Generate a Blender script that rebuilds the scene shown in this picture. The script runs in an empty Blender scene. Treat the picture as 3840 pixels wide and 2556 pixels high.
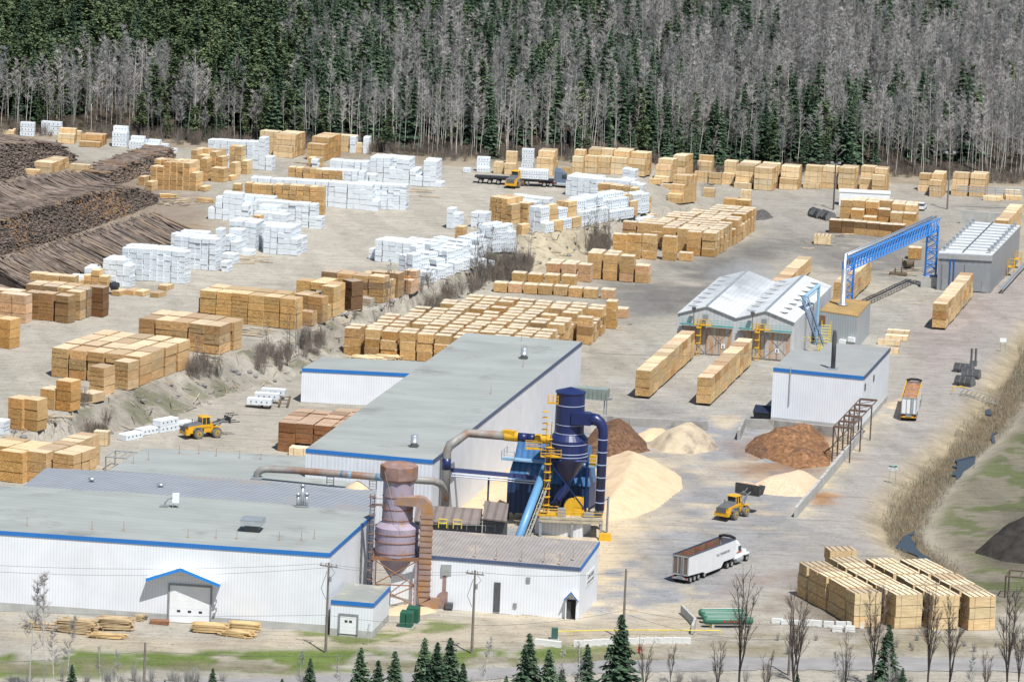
import bpy, math, random
import numpy as np
from mathutils import Vector
random.seed(7); np.random.seed(7)
sc = bpy.context.scene
COL = sc.collection
PI = math.pi
# ------------------------------------------------------------------ camera
F_PX, PITCH, ROLL, CAM_H = 19600.0, math.radians(10.5), math.radians(2.4), 170.0
CAM = np.array([0.0, 0.0, CAM_H])
_fw = np.array([0, math.cos(PITCH), -math.sin(PITCH)])
_rt = np.array([1.0, 0, 0]); _up = np.array([0, math.sin(PITCH), math.cos(PITCH)])
RR = _rt*math.cos(ROLL) + _up*math.sin(ROLL)
UU = _up*math.cos(ROLL) - _rt*math.sin(ROLL)

def ray_z(x, y, z):
    d = _fw*F_PX + RR*(x-1920) - UU*(y-1278)
    return CAM + d*((z-CAM[2])/d[2])
def pj(P):
    v = np.array(P, float)-CAM; k = v@_fw
    return 1920+F_PX*(v@RR)/k, 1278-F_PX*(v@UU)/k

# ------------------------------------------------------------------ terrain
UP = 4.0
def _poly(pts, z): return np.array([ray_z(x, y, z)[:2] for x, y in pts])
_top = [(-400,1840),(-150,1740),(60,1650),(172,1610),(293,1530),(402,1490),(574,1432),(689,1388),(804,1356),(895,1322),(1100,1240),(1288,1178),(1453,1143),(1614,1068),(1761,1004),(1870,890),(1990,880),(2150,868),(2300,835),(2440,780),(2640,690)]
_toe = [(-400,1880),(-150,1790),(60,1710),(200,1665),(330,1632),(470,1612),(631,1570),(746,1524),(861,1472),(1000,1446),(1150,1405),(1310,1328),(1420,1250),(1502,1199),(1623,1150),(1761,1100),(1860,1055),(1985,1015),(2110,960),(2270,920),(2380,868),(2520,800),(2700,710)]
def _resample(p, n=60):
    seg = np.hypot(*np.diff(p, axis=0).T); s = np.concatenate([[0], np.cumsum(seg)]); t = np.linspace(0, s[-1], n)
    return np.stack([np.interp(t, s, p[:,0]), np.interp(t, s, p[:,1])], 1)
TOP = _poly(_top, UP); TOE = _poly(_toe, 0)
TOPr = _resample(TOP); TOEr = _resample(TOE)

def dist_poly(x, y, P):
    best = np.full(np.shape(x), 1e9)
    for (x0,y0),(x1,y1) in zip(P[:-1], P[1:]):
        dx, dy = x1-x0, y1-y0; L = dx*dx+dy*dy+1e-9
        t = np.clip(((x-x0)*dx+(y-y0)*dy)/L, 0, 1)
        best = np.minimum(best, np.hypot(x-x0-t*dx, y-y0-t*dy))
    return best
def inside(x, y, P):
    r = np.zeros(np.shape(x), bool); n = len(P)
    for i in range(n):
        x0,y0 = P[i]; x1,y1 = P[(i+1)%n]
        c = ((y0>y) != (y1>y)) & (x < (x1-x0)*(y-y0)/((y1-y0) if abs(y1-y0)>1e-9 else 1e-9)+x0)
        r ^= c
    return r
UPPOLY = np.concatenate([TOP, [[TOP[-1][0]+5, 1500], [-400, 1500], [-400, TOP[0][1]-20]]])
LOWPOLY = np.concatenate([TOE, [[TOE[-1][0]+5, 1500], [-400, 1500], [-400, TOE[0][1]-20]]])
DIT = _poly([(3530,2135),(3462,2085),(3402,2035),(3388,1975),(3420,1905),(3480,1825),(3560,1750),(3660,1650),(3770,1515),(3850,1385),(3920,1280),(4010,1170)], -1.0)
TL = [(-600,478,4),(0,500,4),(330,505,4),(640,532,4),(1000,545,4),(1450,577,4),(1700,596,4),(2150,610,3.5),(2450,622,2),(2655,634,.6),(2900,644,0),(3355,660,0),(3600,672,0),(3840,684,0),(4400,705,0)]
TLW = np.array([ray_z(*q)[:2] for q in TL])
def sstep(t): t = np.clip(t, 0, 1); return t*t*(3-2*t)
def tree_y(x): return np.interp(x, TLW[:,0], TLW[:,1])
XF0, XF1 = ray_z(2330,860,UP)[0], ray_z(2680,690,0)[0]
def height(x, y):
    x = np.asarray(x, float); y = np.asarray(y, float)
    up = inside(x, y, UPPOLY); low = inside(x, y, LOWPOLY)
    dt = dist_poly(x, y, TOP); de = dist_poly(x, y, TOE)
    f = np.where(up, 1.0, np.where(low, de/(de+dt+1e-6), 0.0))
    f = np.where(f < 1, sstep(f)*.5+f*.5, f)
    f = f*(1-sstep((x-XF0)/(XF1-XF0)))
    h = UP*f
    dd = dist_poly(x, y, DIT)
    h = h - 1.5*(1-sstep((dd-1.2)/6.0))
    h = h + 1.5*sstep((dist_poly(x, y, DIT)-6)/30)*((x > 60) & (y < 840) & inside(x, y, FIELD))
    ty = tree_y(x)
    h = h + .17*np.clip(y-ty-4, 0, 700) + 0.0
    h = h + .10*np.sin(x*.31+y*.11)*np.sin(y*.23-x*.07) + .05*np.sin(x*.9+1)*np.sin(y*.6)
    return h
FIELD = np.concatenate([DIT, _poly([(4700,1170),(4700,2300),(3600,2300)], 0)])
def hz(x, y): return float(height(np.array([x]), np.array([y]))[0])
def at(x, y, zo=0.0):
    z = zo
    for i in range(14):
        P = ray_z(x, y, z); zn = hz(P[0], P[1])+zo
        if abs(zn-z) < .004: break
        z = z+(zn-z)*(.8 if i < 6 else .5)
    return Vector((P[0], P[1], z))
def K(ox, oy, s): return lambda x, y, zo=0.0: at(ox+x/s, oy+y/s, zo)
S3 = 2356/785.0
A1 = K(0,440,S3); B1 = K(685,440,S3); C1 = K(1370,540,S3); F1 = K(2055,540,S3)
A2 = K(0,900,S3); D1 = K(685,900,S3); E1 = K(1370,900,S3); D3 = K(2055,900,S3); G1 = K(0,1380,S3)
H1 = K(2655,560,S3); I1 = K(3055,560,S3); J3 = K(3055,960,S3); J1 = K(2455,960,S3); I2 = K(3055,1350,S3)
SZ = 1346/785.0
Z1 = K(2955,1900,SZ); Z2 = K(2355,1900,SZ); Z3 = K(2355,1500,SZ); Z4 = K(1855,1430,SZ); Z5 = K(1270,1640,SZ)
N1 = K(0,0,1.0)

# ------------------------------------------------------------------ tagging
def tag(o, label=None, cat=None, group=None, kind=None):
    if label: o['label'] = label
    if cat: o['category'] = cat
    if group: o['group'] = group
    if kind: o['kind'] = kind
    return o
def empty(name, loc, rz=0.0, label=None, cat=None, group=None):
    o = bpy.data.objects.new(name, None); COL.objects.link(o)
    o.empty_display_size = .5
    o.location = loc; o.rotation_euler = (0, 0, rz)
    return tag(o, label, cat, group)
def copy_tree(o, parent=None):
    c = o.copy(); COL.objects.link(c)
    if parent is not None: c.parent = parent
    for ch in o.children: copy_tree(ch, c)
    return c

# ------------------------------------------------------------------ mesh builder
ROT = math.radians(12.3)
class MB:
    def __init__(s): s.v = []; s.f = []; s.m = []
    def face(s, pts, m=0):
        i = len(s.v); s.v += [tuple(p) for p in pts]; s.f.append(tuple(range(i, i+len(pts)))); s.m.append(m)
    def hexa(s, b, t, m=0, caps=(True, True)):
        i = len(s.v); n = len(b); s.v += [tuple(p) for p in b]+[tuple(p) for p in t]
        for k in range(n):
            s.f.append((i+k, i+(k+1)%n, i+n+(k+1)%n, i+n+k)); s.m.append(m)
        if caps[0]: s.f.append(tuple(i+k for k in range(n))[::-1]); s.m.append(m)
        if caps[1]: s.f.append(tuple(i+n+k for k in range(n))); s.m.append(m)
    def box(s, c, sz, rz=0.0, m=0):
        cx, cy, cz = c; hx, hy, h = sz[0]/2, sz[1]/2, sz[2]/2; ca, sa = math.cos(rz), math.sin(rz)
        q = [(cx+ca*x-sa*y, cy+sa*x+ca*y) for x, y in ((-hx,-hy),(hx,-hy),(hx,hy),(-hx,hy))]
        s.hexa([(x,y,cz-h) for x,y in q], [(x,y,cz+h) for x,y in q], m)
    def prism(s, poly, z0, z1, m=0, mtop=None):
        # polygon counter-clockwise (x, y); z1 may be a list
        zz = z1 if isinstance(z1, (list, tuple)) else [z1]*len(poly)
        z00 = z0 if isinstance(z0, (list, tuple)) else [z0]*len(poly)
        a = sum(poly[i][0]*poly[(i+1)%len(poly)][1]-poly[(i+1)%len(poly)][0]*poly[i][1] for i in range(len(poly)))
        if a < 0: poly = poly[::-1]; zz = zz[::-1]; z00 = z00[::-1]
        b = [(p[0],p[1],z) for p, z in zip(poly, z00)]; t = [(p[0],p[1],z) for p, z in zip(poly, zz)]
        s.hexa(b, t, m, (True, False)); s.face(t, m if mtop is None else mtop)
    def tube(s, p0, p1, r0, r1=None, n=8, m=0, caps=True):
        r1 = r0 if r1 is None else r1
        p0 = Vector(p0); p1 = Vector(p1); d = (p1-p0)
        if d.length < 1e-6: return
        d.normalize(); a = Vector((0,0,1)) if abs(d.z) < .9 else Vector((1,0,0))
        u = d.cross(a).normalized(); w = d.cross(u)
        r = lambda p, rr: [p+u*math.cos(2*PI*k/n)*rr+w*math.sin(2*PI*k/n)*rr for k in range(n)]
        s.hexa(r(p0, r0)[::-1], r(p1, r1)[::-1], m, (caps, caps))
    def path(s, pts, r, n=8, m=0):
        pts = [Vector(p) for p in pts]; rings = []; N = len(pts)
        rr = r if isinstance(r, (list, tuple)) else [r]*N
        ref = None
        for i, p in enumerate(pts):
            d = (pts[min(i+1,N-1)]-pts[max(i-1,0)]).normalized()
            if ref is None:
                a = Vector((0,0,1)) if abs(d.z) < .9 else Vector((1,0,0)); ref = d.cross(a).normalized()
            u = (ref-d*ref.dot(d)).normalized(); ref = u; w = d.cross(u)
            rings.append([p+u*math.cos(2*PI*k/n)*rr[i]+w*math.sin(2*PI*k/n)*rr[i] for k in range(n)])
        i0 = len(s.v)
        for g in rings: s.v += [tuple(p) for p in g]
        for i in range(N-1):
            for k in range(n):
                a = i0+i*n+k; b = i0+i*n+(k+1)%n
                s.f.append((a, b, b+n, a+n)); s.m.append(m)
        s.f.append(tuple(i0+k for k in range(n))[::-1]); s.m.append(m)
        s.f.append(tuple(i0+(N-1)*n+k for k in range(n))); s.m.append(m)
    def lathe(s, c, prof, n=24, m=0):
        i0 = len(s.v); N = len(prof)
        for r, z in prof:
            for k in range(n): s.v.append((c[0]+r*math.cos(2*PI*k/n), c[1]+r*math.sin(2*PI*k/n), c[2]+z))
        for i in range(N-1):
            for k in range(n):
                a = i0+i*n+k; b = i0+i*n+(k+1)%n
                s.f.append((a, b, b+n, a+n)); s.m.append(m)
        s.f.append(tuple(i0+k for k in range(n))[::-1]); s.m.append(m)
        s.f.append(tuple(i0+(N-1)*n+k for k in range(n))); s.m.append(m)
    def wheel(s, c, axis, r, w, n=16, m=0, mh=1):
        c = Vector(c); a = Vector(axis).normalized()
        s.tube(c-a*w/2, c+a*w/2, r, r, n, m); s.tube(c-a*(w/2+.015), c+a*(w/2+.015), r*.55, r*.55, n, mh)
    def mesh(s, name, mats, smooth=False, uv=True):
        me = bpy.data.meshes.new(name); me.from_pydata(s.v, [], s.f)
        for mm in (mats if isinstance(mats, (list, tuple)) else [mats]): me.materials.append(mm)
        me.polygons.foreach_set('material_index', s.m)
        if smooth: me.polygons.foreach_set('use_smooth', [True]*len(s.f))
        if uv and len(s.f) < 60000:
            l = me.uv_layers.new(name='UV'); d = []
            ca, sa = math.cos(ROT), math.sin(ROT); me.update()
            for p in me.polygons:
                n = p.normal
                for vi in p.vertices:
                    q = s.v[vi]
                    if abs(n.z) > .7: d += [q[0]*ca-q[1]*sa, q[0]*sa+q[1]*ca]
                    else:
                        k = math.hypot(n.x, n.y) or 1; d += [(-n.y*q[0]+n.x*q[1])/k, q[2]]
            l.data.foreach_set('uv', d)
        me.update(); return me
    def obj(s, name, mats, parent=None, smooth=False, loc=None):
        """link as one object; if it has a parent Empty, vertices are given in world space of an unrotated parent"""
        o = bpy.data.objects.new(name, s.mesh(name, mats, smooth)); COL.objects.link(o)
        if parent is not None:
            o.parent = parent
        if loc is not None: o.location = loc
        return o
def world_thing(name, origin, label, cat, group=None):
    e = empty(name, origin, 0, label, cat, group); return e
def wpart(mb, name, mats, parent, smooth=False):
    """mb in world coordinates, parent an unrotated Empty (or child of one): shift into the parent's space"""
    p = parent; off = Vector((0,0,0))
    while p is not None: off = off+p.location; p = p.parent
    mb.v = [(x-off.x, y-off.y, z-off.z) for x, y, z in mb.v]
    o = bpy.data.objects.new(name, mb.mesh(name, mats, smooth)); COL.objects.link(o); o.parent = parent
    # keep texture continuity: uv were computed in local space, fine
    return o
def wobj(mb, name, mats, label=None, cat=None, group=None, kind=None, smooth=False, origin=None):
    """world-space mesh as a top-level thing with its origin at its base"""
    a = np.array(mb.v); o0 = Vector((a[:,0].mean(), a[:,1].mean(), a[:,2].min())) if origin is None else Vector(origin)
    mb.v = [(x-o0.x, y-o0.y, z-o0.z) for x, y, z in mb.v]
    o = bpy.data.objects.new(name, mb.mesh(name, mats, smooth)); COL.objects.link(o); o.location = o0
    return tag(o, label, cat, group, kind)

# ------------------------------------------------------------------ materials
def nodes(name):
    m = bpy.data.materials.new(name); m.use_nodes = True; nt = m.node_tree
    b = nt.nodes['Principled BSDF']; return m, nt, b
def N(nt, t, **kw):
    n = nt.nodes.new(t)
    for k, v in kw.items():
        if k.startswith('i_'): n.inputs[k[2:].replace('_',' ')].default_value = v
        else: setattr(n, k, v)
    return n
def mixc(nt, fac, a, b, mode='MIX'):
    n = nt.nodes.new('ShaderNodeMix'); n.data_type = 'RGBA'; n.blend_type = mode
    for s, v in ((0, fac), (6, a), (7, b)):
        if hasattr(v, 'links'): nt.links.new(v, n.inputs[s])
        else: n.inputs[s].default_value = v if s == 0 else (v if len(v) == 4 else (*v, 1))
    return n.outputs[2]
def ramp(nt, src, a, b, ca=(0,0,0,1), cb=(1,1,1,1)):
    r = nt.nodes.new('ShaderNodeValToRGB'); r.color_ramp.elements[0].position = a; r.color_ramp.elements[1].position = b
    r.color_ramp.elements[0].color = ca; r.color_ramp.elements[1].color = cb
    nt.links.new(src, r.inputs[0]); return r.outputs[0]
def noise(nt, vec, scale, detail=3, rough=.55, dist=0):
    n = N(nt, 'ShaderNodeTexNoise'); n.inputs['Scale'].default_value = scale; n.inputs['Detail'].default_value = detail
    n.inputs['Roughness'].default_value = rough; n.inputs['Distortion'].default_value = dist
    if vec is not None: nt.links.new(vec, n.inputs['Vector'])
    return n.outputs[0]
def scl(nt, vec, s):
    n = N(nt, 'ShaderNodeMapping'); nt.links.new(vec, n.inputs[0]); n.inputs['Scale'].default_value = s; return n.outputs[0]
MATS = {}
def mat(name, col, rough=.75, var=.18, scale=.8, spec=.3, metal=0.0, stripe=None, stain=None, objcol=False, coat=0.0, sx=(1,1,1), streak=None, bump=0.0):
    if name in MATS: return MATS[name]
    m, nt, b = nodes(name); L = nt.links
    tc = N(nt, 'ShaderNodeTexCoord')
    vec = tc.outputs['Object']
    if objcol:
        oi = N(nt, 'ShaderNodeObjectInfo'); ad = N(nt, 'ShaderNodeVectorMath', operation='ADD')
        mu = N(nt, 'ShaderNodeMath', operation='MULTIPLY'); mu.inputs[1].default_value = 57.0; L.new(oi.outputs['Random'], mu.inputs[0])
        L.new(vec, ad.inputs[0]); L.new(mu.outputs[0], ad.inputs[1]); vec = ad.outputs[0]
    nz = noise(nt, scl(nt, vec, sx), scale, 5)
    dark = tuple(c*(1-var) for c in col); lite = tuple(min(1,c*(1+var)) for c in col)
    c = mixc(nt, ramp(nt, nz, .3, .7), dark, lite)
    if objcol:
        c = mixc(nt, 1.0, c, oi.outputs['Color'], 'MULTIPLY')
    if stripe:   # (period m, amount, axis)
        sp, am, ax = stripe
        sep = N(nt, 'ShaderNodeSeparateXYZ'); L.new(tc.outputs['UV'], sep.inputs[0])
        w = N(nt, 'ShaderNodeMath', operation='MULTIPLY'); w.inputs[1].default_value = 2*PI/sp; L.new(sep.outputs[ax], w.inputs[0])
        si = N(nt, 'ShaderNodeMath', operation='SINE'); L.new(w.outputs[0], si.inputs[0])
        c = mixc(nt, ramp(nt, si.outputs[0], .0, .9), c, mixc(nt, 1.0, c, (1-am,)*3, 'MULTIPLY'))
    if streak:   # (colour, threshold) vertical runs
        sv = scl(nt, tc.outputs['UV'], (1.3,.12,1)); n2 = noise(nt, sv, 1.4, 5, .65)
        c = mixc(nt, ramp(nt, n2, streak[1], streak[1]+.18), c, streak[0])
    if stain:    # (colour, threshold, scale)
        n3 = noise(nt, tc.outputs['Object'], stain[2], 5, .62)
        c = mixc(nt, ramp(nt, n3, stain[1], stain[1]+.16), c, stain[0])
    L.new(c, b.inputs['Base Color'])
    if bump:
        bm = N(nt, 'ShaderNodeBump'); bm.inputs['Strength'].default_value = bump; bm.inputs['Distance'].default_value = .1
        L.new(nz, bm.inputs['Height']); L.new(bm.outputs[0], b.inputs['Normal'])
    b.inputs['Roughness'].default_value = rough; b.inputs['Metallic'].default_value = metal
    b.inputs['Specular IOR Level'].default_value = spec; b.inputs['Coat Weight'].default_value = coat
    MATS[name] = m; return m
# ------------------------------------------------------------------ ground
_rs = np.random.RandomState(3); _lat = _rs.rand(256, 256)
def vn(x, y, s, ox=0.0):
    x = np.asarray(x)/s+ox+500; y = np.asarray(y)/s+ox*1.7+500
    xi = np.floor(x).astype(int); yi = np.floor(y).astype(int); fx = x-xi; fy = y-yi
    fx = fx*fx*(3-2*fx); fy = fy*fy*(3-2*fy)
    g = lambda a, b: _lat[a % 256, b % 256]
    return (g(xi,yi)*(1-fx)+g(xi+1,yi)*fx)*(1-fy)+(g(xi,yi+1)*(1-fx)+g(xi+1,yi+1)*fx)*fy
def build_ground():
    xs = np.concatenate([np.linspace(-3200,-200,16), np.arange(-140,140,.8), np.linspace(200,3200,16)])
    ys = np.concatenate([np.linspace(-200,560,16), np.arange(600,1185,.8), np.arange(1190,1520,5), np.linspace(1560,3400,16)])
    X, Y = np.meshgrid(xs, ys); x = X.ravel(); y = Y.ravel(); z = height(x, y)
    z = np.where(y > 1700, height(x*0, y*0+1700), z)
    nx, ny = len(xs), len(ys)
    bank = inside(x, y, LOWPOLY) & ~inside(x, y, UPPOLY) & (x < XF1)
    z = z + np.where(bank, (vn(x,y,1.3)-.5)*.7+(vn(x,y,3,4)-.5)*.9, 0)
    z = z + (vn(x,y,2.2)-.5)*.05
    v = np.stack([x, y, z], 1)
    i = np.arange(nx*ny).reshape(ny, nx)
    q = np.stack([i[:-1,:-1], i[:-1,1:], i[1:,1:], i[1:,:-1]], -1).reshape(-1, 4)
    me = bpy.data.meshes.new('ground'); me.vertices.add(len(v)); me.vertices.foreach_set('co', v.ravel())
    me.loops.add(q.size); me.loops.foreach_set('vertex_index', q.ravel().astype(np.int32))
    me.polygons.add(len(q)); me.polygons.foreach_set('loop_start', np.arange(0, q.size, 4, dtype=np.int32))
    me.polygons.foreach_set('loop_total', np.full(len(q), 4, np.int32))
    me.update(calc_edges=True); me.polygons.foreach_set('use_smooth', [True]*len(q))
    # ---- material zones (what lies on the ground), world-space polygons
    base = np.tile(np.array([.365,.34,.29]), (len(x), 1))
    n1 = vn(x,y,9); n2 = vn(x,y,3.5,2); n3 = vn(x,y,24,5)
    base *= (.90+.2*n1)[:,None]
    wob = (n1-.5)*6+(n2-.5)*3
    def zone(px, col, soft=3, k=1.0, wb=1.0, z0=0.0, lo=None):
        nonlocal base
        P = _poly(px, z0); sd = dist_poly(x, y, np.concatenate([P, P[:1]])); sd = np.where(inside(x,y,P), sd, -sd)+wob*wb
        w = sstep((sd+soft)/(2*soft))*k
        if lo is not None: w = w*sstep((vn(x,y,lo[0],lo[1])*.6+vn(x,y,lo[0]*.3,lo[1]+3)*.4-lo[2])/lo[3])
        base = base*(1-w)[:,None]+np.array(col)*w[:,None]
    # upper yard, a little warmer
    zone([(-300,1700),(0,1500),(900,1200),(1900,870),(2500,700),(2500,640),(600,640),(-300,700)], (.375,.35,.30), 6, .8, z0=UP)
    zone([(-300,560),(300,600),(700,700),(800,830),(640,960),(300,1130),(-300,1250)], (.26,.21,.165), 5, .9, z0=UP)      # bark by the log decks
    zone([(420,900),(560,850),(800,830),(720,920),(560,1000)], (.30,.22,.14), 3, .8, z0=UP)
    zone([(900,760),(1500,700),(2150,690),(1750,900),(1300,1020),(900,1080),(560,1130),(760,960)], (.415,.385,.33), 5, .8, z0=UP)   # truck lane
    # kiln yard mud
    zone([(2250,1060),(2650,960),(2900,880),(3080,860),(2700,1130),(2540,1180),(2380,1210),(2250,1130)], (.165,.16,.152), 7, .9, lo=(16,7,.12,.3))
    zone([(2900,850),(3520,820),(3500,1060),(3000,1000)], (.20,.19,.18), 7, .85, lo=(10,3,.15,.3))
    zone([(2750,700),(3800,720),(3800,860),(2900,900)], (.31,.29,.26), 6, .7)
    zone([(2250,1640),(2450,1200),(2900,1150),(3500,1130),(3300,1500),(2900,1600)], (.36,.35,.32), 6, .7)
    zone([(2250,1520),(2400,1480),(2900,1560),(2900,1610),(2240,1560)], (.25,.245,.235), 3, .8, lo=(8,2,.3,.3))
    # road at right
    zone([(3320,1560),(3420,1250),(3620,1130),(3900,960),(3900,1200),(3560,1640),(3330,2000),(3250,2090),(2700,2330),(2600,2200),(3000,1960)], (.325,.305,.285), 4, .95)
    zone([(3420,1180),(3900,960),(3900,1150),(3600,1330),(3450,1500)], (.33,.285,.265), 6, .7)
    zone([(2400,1400),(2300,1500),(2700,1560),(2850,1500)], (.33,.32,.30), 5, .6)
    # chip yard: grey with cream dust
    zone([(1700,2030),(1900,1700),(2250,1560),(3180,1560),(2990,1950),(2680,2320),(2100,2330)], (.275,.28,.295), 5, .97)
    zone([(1700,2030),(1900,1700),(2250,1560),(3180,1560),(2990,1950),(2680,2320),(2100,2330)], (.53,.45,.33), 5, .85, lo=(12,1,.50,.22))
    zone([(2050,1950),(2300,1660),(2500,1800),(2420,2050),(2300,2290),(2150,2290)], (.60,.49,.33), 6, .9, lo=(9,12,.25,.3))
    zone([(1600,2330),(2300,2230),(2700,2180),(2800,2330),(2300,2420),(1600,2400)], (.50,.44,.34), 6, .85, lo=(8,22,.40,.3))
    zone([(2800,1660),(3150,1560),(3130,1780),(2700,1790)], (.26,.15,.09), 5, .85, lo=(6,3,.2,.3))
    zone([(2700,2160),(3000,2140),(3050,2330),(2750,2330)], (.25,.2,.165), 6, .7, lo=(6,6,.3,.3))
    zone([(3020,2140),(3300,2100),(3650,2200),(3760,2320),(3100,2380),(3000,2300)], (.17,.145,.12), 5, .85)
    zone([(3390,1490),(3250,1660),(3050,1900),(3010,1930),(3060,1780),(3250,1560)], (.60,.49,.32), 3, .8, lo=(7,8,.3,.3))
    zone([(3060,1860),(3100,1850),(3110,1880),(3070,1890)], (.36,.2,.1), 2, .9)
    zone([(2470,1710),(2800,1690),(2800,1800),(2960,1960),(2960,2080),(2720,2160),(2420,2140),(2400,1950)], (.30,.29,.275), 5, .5, lo=(7,14,.22,.3))
    # front yard
    zone([(-200,2330),(600,2390),(1200,2380),(1500,2330),(2600,2320),(2600,2420),(1500,2440),(600,2450),(-200,2400)], (.40,.35,.27), 3, .9)
    zone([(-200,2445),(500,2450),(1200,2425),(1900,2435),(2350,2430),(2350,2475),(1800,2500),(1200,2510),(-200,2530)], (.115,.165,.035), 2.5, .95, lo=(6,1,.30,.2))
    zone([(1160,2375),(1400,2395),(1500,2330),(1750,2340),(1700,2365),(1450,2420),(1160,2400)], (.135,.175,.05), 1.5, .85, lo=(4,1,.33,.2))
    zone([(2150,2470),(2600,2440),(3840,2470),(3840,2400),(3400,2360),(2900,2390),(2500,2420)], (.27,.235,.16), 4, .85, lo=(6,5,.25,.3))
    zone([(-200,2480),(1100,2500),(2300,2460),(3900,2490),(3900,2505),(2300,2490),(1100,2520),(-200,2510)], (.20,.18,.12), 3, .8, lo=(5,9,.2,.3))
    # embankment
    w = bank*sstep((vn(x,y,6,3)-.2)/.4); base = base*(1-.65*w)[:,None]+np.array([.235,.215,.185])*(.65*w)[:,None]
    w = bank*sstep((vn(x,y,4,9)-.62)/.1); base = base*(1-.7*w)[:,None]+np.array([.135,.14,.085])*(.7*w)[:,None]
    zone([(1900,890),(2150,880),(2400,930),(2200,990),(2000,1010)], (.46,.40,.29), 4, .9, z0=2)
    # ditch, banks and field
    dd = dist_poly(x, y, DIT)
    fld = inside(x, y, FIELD)
    w = fld*sstep((dd-3)/4)
    fc = np.where((vn(x,y,7,4)+.5*vn(x,y,2,6) > .82)[:,None], np.array([.125,.14,.07]), np.array([.195,.18,.135]))
    base = base*(1-w)[:,None]+fc*w[:,None]
    zone([(3560,2130),(3700,2000),(3900,1880),(3900,2130),(3700,2180)], (.12,.105,.085), 5, .9, lo=(6,2,.3,.3))
    w = (1-sstep((dd-3)/6))*((x > 40))*np.where(fld & (dd > 2.0), .35, 1.0); bc = np.array([.34,.285,.195])*(.75+.5*n2)[:,None]
    base = base*(1-w)[:,None]+bc*w[:,None]
    w = (1-sstep((dd-1.5)/2))*(x > 40); base = base*(1-w*.8)[:,None]+np.array([.13,.09,.05])*(w*.8)[:,None]
    # forest floor
    ty = tree_y(x); w = sstep((y-ty+2+wob*.5)/6); base = base*(1-w)[:,None]+np.array([.075,.06,.045])*w[:,None]
    w = sstep((y-ty+12+wob)/5)*(1-sstep((y-ty-2)/6)); base = base*(1-.6*w)[:,None]+np.array([.27,.21,.14])*(.6*w)[:,None]
    # long soft tyre bands
    tb = vn(x*.25+y*.08, y*.02-x*.1+0, .9, 8); base *= (1-.10*(tb > .62))[:,None]
    ca = me.color_attributes.new('col', 'FLOAT_COLOR', 'POINT')
    ca.data.foreach_set('color', np.concatenate([np.clip(base,0,1), np.ones((len(x),1))], 1).ravel())
    m, nt, b = nodes('soil'); L = nt.links
    at_ = N(nt, 'ShaderNodeAttribute', attribute_name='col'); tc = N(nt, 'ShaderNodeTexCoord'); ob = tc.outputs['Object']
    na = noise(nt, scl(nt, ob, (1,.35,1)), .55, 8, .68, .6); nb = noise(nt, scl(nt, ob, (.55,.8,1)), .32, 7, .72, 1.8); nc = noise(nt, ob, 2.6, 4, .7)
    c = mixc(nt, 1.0, at_.outputs['Color'], ramp(nt, na, .25, .75, (.90,.90,.91,1), (1.09,1.085,1.08,1)), 'MULTIPLY')
    c = mixc(nt, 1.0, c, ramp(nt, nb, .32, .55, (.82,.81,.80,1), (1.03,1.03,1.03,1)), 'MULTIPLY')
    c = mixc(nt, 1.0, c, ramp(nt, nc, .25, .75, (.88,.88,.88,1), (1.1,1.1,1.1,1)), 'MULTIPLY')
    # tyre streaks in two directions, and bark crumbs and stones
    for ang, th, k in ((1.1,.60,.86),(.5,.62,.90),(-.5,.64,.90)):
        mp = N(nt, 'ShaderNodeMapping'); L.new(ob, mp.inputs[0]); mp.inputs['Rotation'].default_value = (0,0,-ang); mp.inputs['Scale'].default_value = (.035,1.7,1)
        ns = noise(nt, mp.outputs[0], 1.0, 3, .6, .5); c = mixc(nt, 1.0, c, ramp(nt, ns, th-.06, th+.02, (1,1,1,1), (k,k*.99,k*.97,1)), 'MULTIPLY')
        nl = noise(nt, mp.outputs[0], 1.7, 2, .6, .4); c = mixc(nt, 1.0, c, ramp(nt, nl, .33, .40, (1.07,1.065,1.05,1), (1,1,1,1)), 'MULTIPLY')
    vo = N(nt, 'ShaderNodeTexVoronoi'); vo.inputs['Scale'].default_value = .9; L.new(ob, vo.inputs['Vector']); c = mixc(nt, 1.0, c, ramp(nt, vo.outputs['Distance'], .10, .17, (.55,.52,.48,1), (1,1,1,1)), 'MULTIPLY')
    n5 = noise(nt, ob, 5.5, 2, .7); c = mixc(nt, 1.0, c, ramp(nt, n5, .62, .70, (1,1,1,1), (.74,.72,.70,1)), 'MULTIPLY')
    L.new(c, b.inputs['Base Color']); b.inputs['Roughness'].default_value = .95; b.inputs['Specular IOR Level'].default_value = .1
    bm = N(nt, 'ShaderNodeBump'); bm.inputs['Strength'].default_value = .5; bm.inputs['Distance'].default_value = .25
    L.new(nc, bm.inputs['Height']); L.new(bm.outputs[0], b.inputs['Normal'])
    me.materials.append(m)
    o = bpy.data.objects.new('ground', me); COL.objects.link(o); tag(o, kind='structure')
build_ground()
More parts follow.
